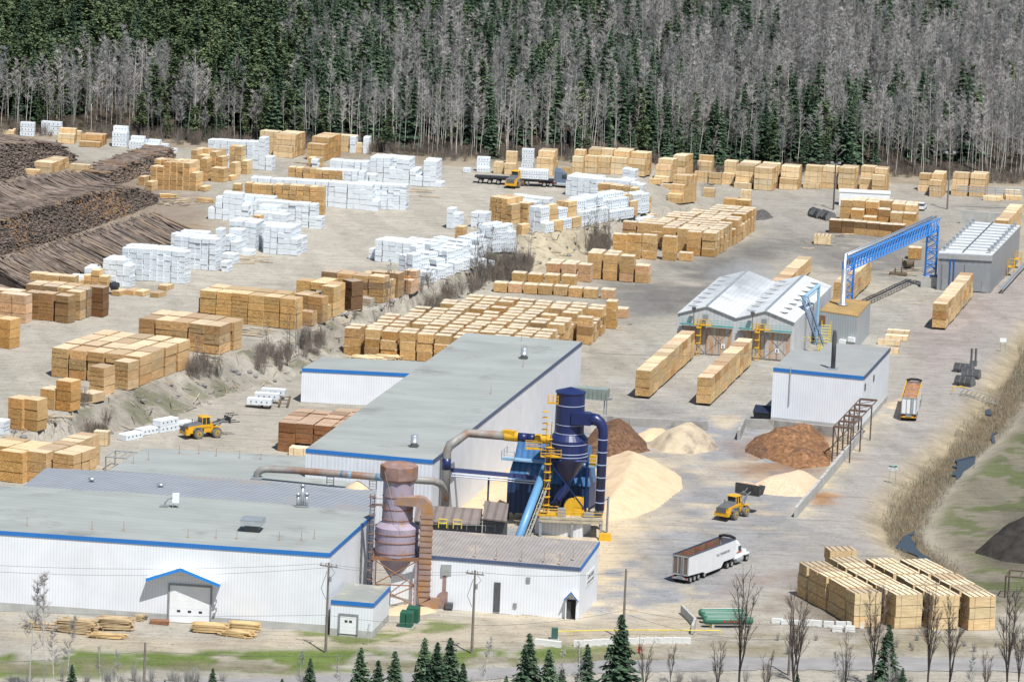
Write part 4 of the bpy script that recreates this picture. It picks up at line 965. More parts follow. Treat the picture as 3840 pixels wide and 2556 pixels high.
pile('tan front of left group','rough',A2(902,906),17,(2.6,2.6,1.65),['3','3333','3333','2222'],gap=(.35,.3),mixp=((GREYB,.25),((.42,.29,.18),.2)))
pile('weathered front of left group','rough',A2(768,941),24,(2.6,2.6,1.2),['4'],col=(.33,.225,.13))
pile('dark brown pack of left group','rough',A2(592,918),22,(2.7,2.6,1.2),['44'],col=(.36,.24,.14))  # dark brown lumber, one base tint for both stacks
pile('pinkish pair of left group','rough',A2(287,941),20,(2.6,2.6,1.66),['33','033'],col=PINK)
pile('near black tower of left group','rough',A2(1147,873),20,(2.5,2.5,1.32),['4'],col=(.20,.12,.07))
pile('stack cut by left edge','rough',A2(97,1229),28,(2.8,3.2,1.68),['33'],col=(.56,.37,.17))
# ---- lower yard rough, by the mill
pile('rightmost column beside roof','rough',G1(245,1300),23,(3.9,2.4,1.6),['3 ','33','33','33'],gap=(.1,.12),left=False,col=(.60,.41,.2),var=.08)
pile('middle column beside roof','rough',G1(516,1305),23,(3.3,2.4,1.6),['3','3','3','3','3','3','3'],gap=(.1,.15),var=.08)
pile('right column beside roof','rough',G1(822,1325),23,(3.5,2.4,1.6),['3','3','3'],gap=(.1,.15),var=.08)
pile('end stack beside roof','rough',G1(965,1150),20,(3.2,2.6,1.6),['2'],col=TAN2)
pile('pale pair by mill','plank',G1(1207,880),10,(2.3,1.6,1.15),['2'],col=PALE)
pile('brown rows behind long building','rough',N1(1040,1690),13,(2.75,2.8,1.6),['333333','33333','33333','33333','0033'],gap=(.2,.25),left=True,col=(.30,.165,.10),var=.15)
pile('pale pack before brown rows','plank',N1(1150,1713),12,(3.0,2.2,1.3),['1'],col=PALE)
for i, (x, y, s) in enumerate(((1413,821,'nearest'),(1588,768,'second nearest'),(1986,693,'farthest'))):
    pile(s+' of the line behind left loader','wrapped',G1(x,y),38,(1.6,4.2,1.05),['1'],jit=0)
pile('double pack behind left loader','wrapped',G1(1802,733),38,(1.6,4.4,1.05),['2'],jit=0)
pile('cut by left edge','wrapped',G1(36,916),20,(1.6,2.4,1.1),['2'])
E2 = K(900,900,2.24)
for i, (x, y, s) in enumerate(((258,1392,'front'),(322,1352,'middle'),(375,1312,'back'))):
    pile(s+' one on wooden rack','wrappedlong',E2(x,y,.6),8,(4.0,1.3,1.05),['1'],jit=0,base=.62)
# ---- stickered field
SK = (2.62,1.75,1.58); MX = ((PINK,.11),((.52,.34,.16),.28),((.44,.31,.19),.1),(PALE,.03))
pile('upper drying field','stick',F1(1872,1276),15,SK,['33','3333','3333333','333333','333333','33333','23333','33333','33333','2333','3333','333','333','333'],gap=(.30,.96),mixp=MX,jit=.16)
pile('third front stack, upper field','stick',F1(1207,1306),13,SK,['3'])
pile('second front stack, upper field','stick',F1(1030,1297),13,SK,['3'],col=GOLD)
pile('leftmost front stack, upper field','stick',F1(868,1291),13,SK,['3'],col=GOLD)
pile('advanced stack, upper field','stick',F1(1437,1319),13,SK,['3'],col=GOLD)
pile('low front pack, upper field','stick',F1(1612,1323),13,SK,['1'])
pile('tall back corner of upper field','rough',F1(2255,908),15,(2.7,2.5,1.66),['33'],col=GOLD)
pile('middle drying rows','stick',D3(1132,488),12,(2.58,2.45,1.66),['2333','0 33'],gap=(.62,.5),mixp=((PINK,.35),))
pile('pink top pack, middle rows','stick',D3(466,480),12,(2.4,2.45,1.66),['2'],col=PINK)
pile('left pair of middle rows','stick',D3(296,470),12,(2.5,2.45,1.66),['22','22'],gap=(.6,.5),mixp=((PINK,.4),))
pile('row of four before shrubs','stick',D3(296,527),11,(2.55,2.45,1.9),['1111'],gap=(.66,.5),col=GOLD)
def field():
    A = E1(745,1373); rows = []; 
    R0 = [(-4,9),(-4,9),(-3,9),(-3,9),(-3,9),(-3,8),(-2,8),(-2,8),(-2,8),(-1,8),(-1,8),(-1,8),(0,8),(0,8)]
    r_ = math.radians(11.5); 
    for r, (a, bb) in enumerate(R0):
        s = ''
        for c in range(-9, 5):      # columns to the left are positive
            k = -c
            s += ('2' if PR.random() < .07 and r > 0 else '3') if a <= k <= bb-1 and not (r < 9 and k > 6+r*.1) else ' '
        rows.append(s)
    pile('big drying field behind mill','stick',A,11.5,(2.62,1.87,1.62),rows,gap=(.62,1.25),c0=-9,mixp=MX,jit=.2)
field()
pile('back row of big field','stick',D3(545,664),9,(2.5,2.45,1.75),['1111111'],gap=(.36,.5),mixp=((PINK,.25),))
pile('separate pack, back row','stick',D3(745,668),9,(2.5,2.45,1.75),['1'],col=PINK)
pile('lone pack right of big field','stick',D3(892,886),9,(2.1,2.45,1.75),['1'],col=PINK)
pile('end stack beside big field','stick',D3(752,1002),10,(1.9,2.45,1.66),['3'],col=GOLD)
# ---- kiln charges
def charge(desc, a, end, su, n, tiers, h, sv_=None, col=None, rot=12.3):
    L = (end-a); L.z = 0; L = L.dot(Vv) if n else 0; s = L/n-.06; pile(desc,'kiln',a,rot,(su,s,h),[str(tiers)]*n,gap=(.05,.06),jit=.03,col=col,mixp=(((.53,.32,.16),.15),((.68,.49,.27),.2)),base=.35)
charge('left charge before kilns',N1(2435,1496),N1(2612,1341),2.5,11,3,1.5)
charge('right charge before kilns',N1(2664,1524),N1(2816,1370),2.45,10,3,1.5)
b_ = H1(1160,1388); charge('charge behind left kiln',b_-Vv*34,b_,2.6,9,2,1.4)
b_ = J3(634,303); charge('charge under blue gantry',b_-Vv*30,b_,2.6,9,3,1.5)
charge('charge before new kiln',J3(1470,836),J3(1822,472),2.5,12,3,1.5)
b_ = I1(2330,880); charge('charge behind new kiln',b_-Vv*24,b_,2.6,8,3,1.5)
# ---- yard by the site office
pile('dark row by site office','stick',I1(1000,1000),9,(2.5,2.5,1.32),['222222'],gap=(.06,.2),col=(.24,.16,.095),var=.25)
pile('drying stacks by site office','stick',I1(1122,884),10,(2.5,2.45,1.42),['22 12','332333','33333'],gap=(.18,.6),mixp=MX)
pile('tall pack near blue gantry','stick',I1(1190,1246),10,(2.5,2.4,2.3),['1'],col=GOLD)
pile('pale crate on mud','tally',H1(1372,1082),6,(3.3,3.0,1.9),['1'],col=PALE)
for i, (x, y, s) in enumerate(((1065,905,'upper'),(1045,965,'lower rear'),(955,1020,'rounded'),(940,1110,'nearest'))):
    pile(s+' one of the loose pile by boiler','plank',J3(x,y),10,(4.0,1.8,.95),['1'],col=PALE,jit=.1)
# ---- strapped packs, bottom right
for d_, (x, y), rows in (('leftmost column by haul road',(597,768),['3']*6),('second column by haul road',(849,777),['3']*7),('third column by haul road',(1097,788),['3']*7),('rightmost column by haul road',(1323,788),['3']*7)):
    pile(d_,'tally',Z1(x,y),-21,(4.0,2.95,1.64),rows,gap=(.1,.42),jit=.12,col=(.68,.545,.35),var=.06)
pile('rear outlier by haul road','tally',Z1(440,420),-14,(4.0,2.9,1.64),['2'],col=(.68,.545,.35))
# ---- link packages: the 300 nearest of each kind as things, any rest as one stuff object
from collections import defaultdict
# keep only packages something of which can be seen from the camera or a few metres to either side
from mathutils.bvhtree import BVHTree
def place(s):
    z = hz(*s['P']) if s['base'] is None else hz(*s['P'])+s['base']
    return (s['P'][0], s['P'][1], z+s['t']*s['size'][2])
def cull():
    V_, F_, own = [], [], []
    for i, s in enumerate(SPECS):
        s['loc'] = place(s); x, y, z = s['loc']; a, b, c = s['size']; ca, sa = math.cos(s['rz']), math.sin(s['rz']); i0 = len(V_); s['pts'] = []
        Lc = lambda u, v, w: (x+ca*u*a-sa*v*b, y+sa*u*a+ca*v*b, z+w*c)
        for w in (0, 1):
            for u, v in ((-.5,-.5),(.5,-.5),(.5,.5),(-.5,.5)): V_.append(Lc(u,v,w))
        for q in ((0,1,5,4),(1,2,6,5),(2,3,7,6),(3,0,4,7),(4,5,6,7)): F_.append(tuple(i0+k for k in q)); own.append(i)
        s['pts'] = [Lc(u,-.53,w) for u in (-.4,0,.4) for w in (.2,.8)]+[Lc(.53,v,w) for v in (-.3,.3) for w in (.25,.8)]+[Lc(-.53,v,w) for v in (-.3,.3) for w in (.25,.8)]+[Lc(u,v,1.03) for u in (-.4,0,.4) for v in (-.4,0,.4)]
    T = BVHTree.FromPolygons(V_, F_)
    for s in SPECS:
        s['vis'] = 0.0
        for cx, wt in ((0,1.0),(-14,.01),(14,.01)):
            cam_ = Vector((cx,0,CAM_H))
            for p in s['pts']:
                p = Vector(p); d = cam_-p; 
                if T.ray_cast(p+d.normalized()*.02, d.normalized())[0] is None: s['vis'] += wt
        px = pj(s['loc']); 
        if not (-40 < px[0] < 3880): s['vis'] *= .01
cull()
SPECS = [s for s in SPECS if s['vis'] > 0]
byk = defaultdict(list)
for s in SPECS: byk[KNAME[s['kind']][0]].append(s)
GRP = {'wrapped_package':'white wrapped packages in the yard','lumber_bundle':'plank bundles in the yard','stud_bundle':'stud bundles in the yard','stickered_pack':'stickered packs drying in the yard','rough_lumber_pack':'rough lumber packs in the yard','kiln_pack':'packs on the kiln carts','strapped_pack':'strapped packs by the haul road'}
from collections import Counter
for nm, L_ in byk.items():
    print('PACK', nm, len(L_))
    L_.sort(key=lambda s: -s['vis']*s['size'][2]*(s['size'][0]+s['size'][1])*(900/s['P'][1])**2)
    seen = {}
    for i, s in enumerate(L_):
        loc = place(s); me = PM[s['kind']][int(PR.random()*4)]
        if i < 300:
            o = bpy.data.objects.new(nm, me); COL.objects.link(o); o.location = loc; o.scale = s['size']; o.rotation_euler = (0,0,s['rz']); o.color = s['col']
            adj = KNAME[s['kind']][2]
            if nm in ('rough_lumber_pack','stud_bundle','stickered_pack','kiln_pack') : 
                c = s['col']; v = c[0]
                adj = {'rough_lumber_pack':'lumber pack','stud_bundle':'tan stud bundle','stickered_pack':'drying pack','kiln_pack':'kiln pack'}[nm]
                if nm == 'rough_lumber_pack': adj = ('dark ' if v < .28 else 'brown ' if v < .48 else 'tan ')+adj
            lab = adj+((', '+s['l']) if s['l'] else '')+', '+s['desc']
            wl = lab.split()
            if len(wl) > 16: lab = lab.replace(' stack from right',' from right').replace(' stack from left',' from left').replace(' row back',' row')
            tag(o, lab, KNAME[s['kind']][1], GRP[nm])
    rest = L_[300:]
    if rest:
        V_, F_, MI = [], [], []; me0 = PM[rest[0]['kind']][0]; mats_ = list(me0.materials); cols = []
        for s in rest:
            me = PM[s['kind']][0]; loc = place(s); ca, sa = math.cos(s['rz']), math.sin(s['rz']); i0 = len(V_)
            for v in me.vertices:
                x, y, z = v.co[0]*s['size'][0], v.co[1]*s['size'][1], v.co[2]*s['size'][2]; V_.append((loc[0]+ca*x-sa*y, loc[1]+sa*x+ca*y, loc[2]+z))
            for p in me.polygons: F_.append(tuple(i0+k for k in p.vertices)); MI.append(p.material_index)
        me = bpy.data.meshes.new(nm); me.from_pydata(V_, [], F_); [me.materials.append(m_) for m_ in mats_]; me.polygons.foreach_set('material_index', MI); me.update()
        o = bpy.data.objects.new(nm+'s', me); COL.objects.link(o); c = np.mean([s['col'] for s in rest], 0); o.color = tuple(c)
        tag(o, 'remaining '+KNAME[rest[0]['kind']][2]+'s farther back in the yard', KNAME[rest[0]['kind']][1], None, 'stuff')
# ------------------------------------------------------------------ log decks
def bark_mats():
    bk = mat('bark', (.80,.72,.66), .9, .35, .5, .1, objcol=True); en = mat('log_end', (1,.86,.64), .9, .25, 1.5, .1, objcol=True); return bk, en
BARK, LEND = bark_mats()
bark_s = mat('bark_mixed', (.20,.16,.135), .9, .5, .5, .1, sx=(1,1,1)); end_d = mat('log_ends_grey', (.095,.08,.07), .9, .5, .9, .1); end_o = mat('log_ends_orange', (.30,.175,.085), .9, .35, .9, .1)
def log_mesh():
    b = MB(); n = 7; ri = lambda x: [(x, math.cos(2*PI*k/n), math.sin(2*PI*k/n)) for k in range(n)]
    A, C = ri(-.5), ri(.5); i = 0; b.v = A+C
    for k in range(n): b.f.append((k, (k+1)%n, n+(k+1)%n, n+k)); b.m.append(0)
    b.f.append(tuple(range(n))[::-1]); b.m.append(1); b.f.append(tuple(range(n, 2*n))); b.m.append(1); return b.mesh('log', [BARK, LEND], uv=False)
LOGM = log_mesh(); LR = random.Random(9); LOGN = [0]
def deck(desc, front, hts, head, segs, step, ends=True, lean=.75, nind=80, cols=((.235,.185,.155),(.18,.155,.14),(.31,.25,.205),(.36,.275,.20),(.125,.115,.11)), rad=(.11,.2), orange=.25, label=''):
    """front: ground points along the face foot; hts: heap height over each; logs run along heading from behind the face"""
    P = [Vector((p.x, p.y, 0)) for p in front]; cum = [0]
    for a, c in zip(P[:-1], P[1:]): cum.append(cum[-1]+(c-a).length)
    Ltot = cum[-1]; d = Vector((math.cos(math.radians(head)), math.sin(math.radians(head)), 0))
    def fr(s):
        for i in range(len(P)-1):
            if s <= cum[i+1]: t = (s-cum[i])/(cum[i+1]-cum[i]); return P[i].lerp(P[i+1], t), hts[i]*(1-t)+hts[i+1]*t
        return P[-1], hts[-1]
    b = MB(); ind = []
    s = 0.0
    while s < Ltot:
        p, h = fr(s); gz = hz(p.x, p.y); topf = p-d*(h*lean)
        end = topf; z = h
        for (ln, dz) in segs:
            st = end-d*ln*LR.uniform(.9,1.1); 
            for lay in range(2):
                r = LR.uniform(*rad); off = Vector((LR.uniform(-.5,.5), LR.uniform(-.5,.5), 0)); yaw = LR.gauss(0,.045)
                dd = Vector((d.x*math.cos(yaw)-d.y*math.sin(yaw), d.x*math.sin(yaw)+d.y*math.cos(yaw), 0)); k = LR.uniform(.75,1.12)
                c = (end+st)/2+off-d*LR.uniform(-1.5,1.5); L = ln*k
                a0 = c-dd*L/2; a1 = c+dd*L/2; z0 = gz+z+dz+LR.uniform(-.15,.3)-lay*.3; z1 = gz+z+LR.uniform(-.1,.3)-lay*.3
                ind.append((L*r*(1 if lay == 0 else .3), Vector((a0.x,a0.y,z0)), Vector((a1.x,a1.y,z1)), r))
            end = st; z = z+dz
        s += step
    ind.sort(key=lambda q: -q[0]); n = min(nind, len(ind)); pick = ind[:n]; rest = ind[n:]
    for _, a0, a1, r in pick:
        o = bpy.data.objects.new('log', LOGM); COL.objects.link(o); v = a1-a0; o.location = (a0+a1)/2; o.scale = (v.length, r, r)
        o.rotation_euler = v.to_track_quat('X','Z').to_euler(); c = LR.choice(cols); k = LR.uniform(.75,1.3); o.color = (c[0]*k,c[1]*k,c[2]*k,1)
        tag(o, label, 'log', 'logs lying on the '+desc)
    for _, a0, a1, r in rest: b.tube(a0, a1, r, r*.8, 6, 0)
    # face of sawn ends
    if ends:
        s = 0.0; stp = .40
        while s < Ltot:
            p, h = fr(s); gz = hz(p.x, p.y); k = 0
            while k*.36 < h:
                zz = k*.36+LR.uniform(0,.2); q = p-d*(zz*lean)+d*LR.uniform(-.5,.35)+Vector((LR.uniform(-.15,.15),LR.uniform(-.15,.15),0)); r = LR.uniform(.13,.25); yaw = LR.gauss(0,.10)
                dd = Vector((d.x*math.cos(yaw)-d.y*math.sin(yaw), d.x*math.sin(yaw)+d.y*math.cos(yaw), LR.gauss(0,.05)))
                e = Vector((q.x,q.y,gz+zz)); i0 = len(b.f); om = 2 if vn(q.x,q.y,5,3)*.6+LR.random()*.5 > 1.02-orange else 1
                b.tube(e-dd*1.7, e, r*.95, r, 6, 0); b.m[-1] = om; b.m[-2] = om; k += 1
            s += stp
    core = MB()
    for i in range(len(P)-1):
        hq = [max(.2,hts[i]-.7), max(.2,hts[i+1]-.7)]; tot = sum(x for x, _ in segs)*.95; dz = sum(x for _, x in segs)
        f0, f1 = P[i]-d*.8, P[i+1]-d*.8; 
        for a, c in (((f0,f1),0),):
            A_, B_ = a; g = hz(A_.x,A_.y)-.3
            b.hexa([A_+Vector((0,0,g)), B_+Vector((0,0,g)), B_-d*tot+Vector((0,0,g)), A_-d*tot+Vector((0,0,g))],
                   [A_-d*hts[i]*lean+Vector((0,0,g+.3+hq[0])), B_-d*hts[i+1]*lean+Vector((0,0,g+.3+hq[1])), B_-d*tot+Vector((0,0,g+.3+max(.2,hq[1]+dz))), A_-d*tot+Vector((0,0,g+.3+max(.2,hq[0]+dz)))], 0)
    wobj(b, 'log_deck', [bark_s, end_d, end_o], 'mass of tree length logs heaped in the '+desc, 'log deck', None, 'stuff')
c1 = A2(-150,295,2.6); c2 = A1(1775,1118,2.2)
dv = Vector((math.cos(math.radians(-50)), math.sin(math.radians(-50)), 0))
deck('front log deck', [Vector((c1.x,c1.y,0))+dv*14, Vector((c2.x,c2.y,0))+dv*13], [1.0,.8], -50, [(13.5,1.9)], .13, ends=False, nind=150, lean=.2,
     label='long grey barked log lying sloped on the front deck, nearest the white packages')
deck('middle log deck', [A1(-150,1610), A1(600,1400), A1(1200,1185), A1(1600,1040), A1(1790,955)], [5.2,6.0,5.4,4.0,1.2], -42, [(8,-.5),(8.5,1.5)], .26, nind=110, orange=.25,
     label='long grey barked log on top of the middle deck, above its dark sawn ends')
deck('upper left log deck', [A1(-150,755), A1(250,660), A1(600,590), A1(780,525), A1(860,478)], [6.4,6.0,5.4,3.8,.8], -30, [(9,.3)], .45, nind=12, orange=.12,
     label='dark log on top of the upper left deck')
deck('small log deck', [A1(1290,765), A1(1500,705), A1(1730,632), A1(1990,440)], [2.4,2.9,3.0,1.6], -22, [(5.0,-.1)], .34, nind=28, orange=.4, cols=((.30,.2,.14),(.24,.17,.13),(.36,.25,.16)),
     label='short reddish log on top of the small deck beside dotted tan bundles')
# ------------------------------------------------------------------ heaps
def heap(name, px, H, m, label, cat, slope=.75, amp=.15, z0=0.0, base=None, step=.45):
    P = _poly(px, z0); x0, y0 = P.min(0); x1, y1 = P.max(0); xs = np.arange(x0-step, x1+2*step, step); ys = np.arange(y0-step, y1+2*step, step)
    X, Y = np.meshgrid(xs, ys); C = np.concatenate([P, P[:1]]); d = dist_poly(X, Y, C); ins = inside(X, Y, P); d = np.where(ins, d, -d)
    h = np.clip(d+.2,0,99)*slope; h = H*(1-np.exp(-1.35*h/H))/(1-math.exp(-1.35*1.0)) if False else np.minimum(h, H*np.tanh(h/H*1.05))
    ruf = (vn(X*1.0,Y*1.0,1.1,2)-.5)*amp+(vn(X,Y,2.6,5)-.5)*amp*1.6+(vn(X,Y,.5,9)-.5)*amp*.6
    h = h+ruf*np.clip(h*1.2,0,1.0)
    G = height(X.ravel(), Y.ravel()).reshape(X.shape) if base is None else np.full(X.shape, base)
    b = MB(); idx = {}
    for j in range(len(ys)-1):
        for i in range(len(xs)-1):
            if (d[j:j+2,i:i+2] > -step*1.5).all():
                r = []
                for jj, ii in ((j,i),(j,i+1),(j+1,i+1),(j+1,i)):
                    if (jj,ii) not in idx:
                        idx[(jj,ii)] = len(b.v); zz = G[jj,ii]+(h[jj,ii] if d[jj,ii] > 0 else -.12); b.v.append((X[jj,ii],Y[jj,ii],zz))
                    r.append(idx[(jj,ii)])
                b.f.append(tuple(r)); b.m.append(0)
    return wobj(b, name, m, label, cat, smooth=True)
barkm = mat('brown_bark_mulch', (.15,.085,.052), .95, .5, 1.8, .1, stain=((.07,.05,.04),.52,.6), bump=.9)
barko = mat('orange_bark_mulch', (.235,.125,.065), .95, .5, 1.6, .1, stain=((.13,.075,.05),.52,.35), bump=.7)
chip = mat('pale_wood_chips', (.62,.44,.31), .95, .16, 2.5, .1, bump=.6)
dust = mat('grey_cream_fines', (.48,.40,.29), .95, .16, .6, .1, stain=((.24,.20,.16),.50,.28), bump=.5)
heap('sawdust_pile', [(2190,1930),(2185,1800),(2230,1740),(2330,1715),(2430,1735),(2552,1788),(2556,1830),(2470,1900),(2380,1940),(2280,1955)], 6.2, sawd, 'huge cream sawdust pile right of the blue cyclone', 'sawdust pile', .56, .2)
heap('sawdust_bank', [(1700,1925),(1760,1870),(1930,1742),(2010,1790),(1990,1870),(1850,1930)], 1.3, sawd, 'low cream sawdust bank along foot of long white wall', 'sawdust pile', .6, .15)
heap('bark_pile', [(2180,1700),(2215,1630),(2300,1600),(2370,1612),(2420,1655),(2432,1690),(2380,1700),(2290,1712)], 3.9, barkm, 'dark brown bark pile right behind the blue cyclone', 'bark pile', .95, .35)
heap('fines_pile', [(2425,1668),(2500,1640),(2600,1630),(2670,1650),(2695,1685),(2610,1702),(2490,1698)], 4.0, dust, 'grey and cream fines pile between the two bark piles', 'chip pile', 1.0, .25)
heap('sawdust_spill', [(2370,1640),(2420,1620),(2500,1615),(2490,1645),(2420,1655)], 1.2, sawd, 'small cream sawdust spill against the concrete back wall', 'sawdust pile', .8, .12)
heap('orange_bark_pile', [(2795,1672),(2850,1635),(2960,1610),(3080,1625),(3118,1690),(3115,1745),(2995,1758),(2900,1730)], 3.2, barko, 'orange brown bark pile under the rusty trestle', 'bark pile', .52, .6)
heap('bark_tail', [(2790,1690),(2830,1640),(2900,1625),(2930,1680),(2860,1720)], 1.2, barkm, 'darker bark tail left of the orange bark pile', 'bark pile', .6, .3)
heap('chip_pile', [(2790,1838),(2850,1812),(2940,1795),(3040,1792),(3078,1808),(3025,1862),(2930,1858),(2840,1850)], 2.6, chip, 'pale pink wood chip pile against the long concrete wall', 'chip pile', .75, .12)
heap('soil_mound', [(3655,2070),(3740,2010),(3880,1960),(4050,1960),(4100,2090),(3900,2125),(3760,2105)], 5.0, mat('black_soil', (.045,.04,.036), .95, .3, .8, .1, bump=.5), 'black soil mound in grassy field at right edge', 'soil mound', .8, .4)
heap('gravel_pile', [(2805,815),(2830,800),(2880,798),(2898,815),(2870,825),(2825,826)], 1.5, mat('dark_gravel', (.10,.095,.09), .95, .3, 1.5, .1), 'small dark gravel pile beside the stickered drying field', 'gravel pile', .8, .2)
heap('dirt_mound', [(1640,600),(1720,592),(1800,598),(1780,610),(1690,612)], 1.6, mat('brown_dirt', (.2,.14,.1), .95, .3, 1), 'low brown dirt mound at the forest edge by flatbed', 'dirt mound', .5, .3)
rp = roof_pt((900+760/1.731,1650+320/1.731), 7.45); b = MB(); b.lathe(rp, [(2.2,0),(1.5,.4),(.8,.95),(.3,1.25),(.02,1.32)], 20); tag(b.obj('roof_sawdust_pile', sawd, None, True), 'little sawdust cone on the low roof under rusty pipe', 'sawdust pile')
# ------------------------------------------------------------------ concrete walls
def gwall(name, px, h, th, label, m=conc, cap=None):
    P = [N1(x,y) for x, y in px]; b = MB()
    for p, q in zip(P[:-1], P[1:]):
        d = (q-p); d.z = 0; d.normalize(); n = Vector((-d.y,d.x,0))*th; z = min(p.z,q.z)
        k = max(1, int((q-p).length/3))
        for i in range(k):
            a, c = p.lerp(q,i/k), p.lerp(q,(i+1)/k-.008); zz = h+ (i%3)*.04
            b.hexa([Vector((v.x,v.y,z-.3)) for v in (a,c,c+n,a+n)], [Vector((v.x,v.y,z+zz)) for v in (a,c,c+n,a+n)])
    return wobj(b, name, m, label, 'concrete wall')
gwall('retaining_wall', [(2225,1588),(2360,1598),(2500,1606),(2655,1614)], 1.5, .5, 'grey retaining wall behind the bark and fines piles', dkconc)
gwall('retaining_wall', [(2775,1650),(2793,1606),(2900,1612),(3130,1640)], 1.7, .5, 'stained retaining wall below the tall white building', dkconc)
gwall('barrier_wall', [(2988,1940),(3055,1864),(3147,1753),(3236,1642)], 1.65, .45, 'long grey concrete wall between chip yard and haul road')
gwall('ramp_wall', [(3600,838),(3700,848),(3860,858)], 2.9, .5, 'concrete wall under guard rail behind the new kiln')
gwall('plinth_wall', [(2600,2378),(2610,2350),(2560,2300)], 1.3, .35, 'low sloped concrete wall at left end of green tanks')
e = MB()
for a, c in (((3238,1640),(3330,1558)),):
    p, q = N1(*a), N1(*c); d = (q-p).normalized(); n = Vector((-d.y,d.x,0))*.15
def guard_rail():
    p, q = I1(1600,655,0), I1(2400,690,0); e = empty('guard_rail', p, 0, 'galvanised guard rail on concrete wall at right edge', 'guard rail'); d = q-p; d.z = 0; z = 2.95
    b = MB(); L_ = d.length; d.normalize()
    for k in range(int(L_/2)+1): b.tube(d*k*2+Vector((0,0,z)), d*k*2+Vector((0,0,z+1.5)), .09, n=5)
    b.obj('post', galv, e); b = MB()
    for zz in (.5,.95,1.45): b.hexa([d*0+Vector((0,0,z+zz)), d*L_+Vector((0,0,z+zz)), d*L_+Vector((0,.08,z+zz)), Vector((0,.08,z+zz))], [d*0+Vector((0,0,z+zz+.2)), d*L_+Vector((0,0,z+zz+.2)), d*L_+Vector((0,.08,z+zz+.2)), Vector((0,.08,z+zz+.2))])
    b.obj('rail', galv, e)
guard_rail()
# ------------------------------------------------------------------ rusty trestle
def trestle():
    p0 = I2(205,1142); e = empty('trestle', p0, 0, 'rusty open conveyor trestle standing beside the tall white building', 'trestle')
    z = 5.7; T = [Vector(ray_z(3055+(215+59*k)/3, 1350+(746-62*k)/3, p0.z+z))-p0 for k in range(6)]
    wv = Vector(ray_z(3055+412/3, 1350+762/3, p0.z+z))-Vector(ray_z(3055+215/3, 1350+746/3, p0.z+z)); rs = mat('rusty_dark_steel', (.13,.085,.065), .8, .25, 1)
    for k, t in enumerate(T):
        b = MB()
        b.tube(Vector((t.x,t.y,0)), t, .13, n=4)
        if k % 2 == 0: b.tube(Vector((t.x+wv.x,t.y+wv.y,0)), t+wv, .12, n=4)
        wpart_local(b, 'post', rs, e); b = MB(); b.box(t+wv/2, (wv.length,.3,.3), math.atan2(wv.y,wv.x)); wpart_local(b, 'cross_beam', rs, e)
    b = MB()
    for o in (Vector((0,0,0)), wv):
        b.tube(T[0]+o, T[-1]+o, .13, n=4)
    wpart_local(b, 'long_beam', rs, e)
    b = MB()
    for k in range(5): b.tube(T[k]*1, Vector((T[k+1].x,T[k+1].y,2.2)), .06, n=4); b.tube(T[k], T[k+1]+wv, .06, n=4)
    wpart_local(b, 'brace', rs, e)
def wpart_local(b, name, m, e, smooth=False):
    return b.obj(name, m, e, smooth)
trestle()
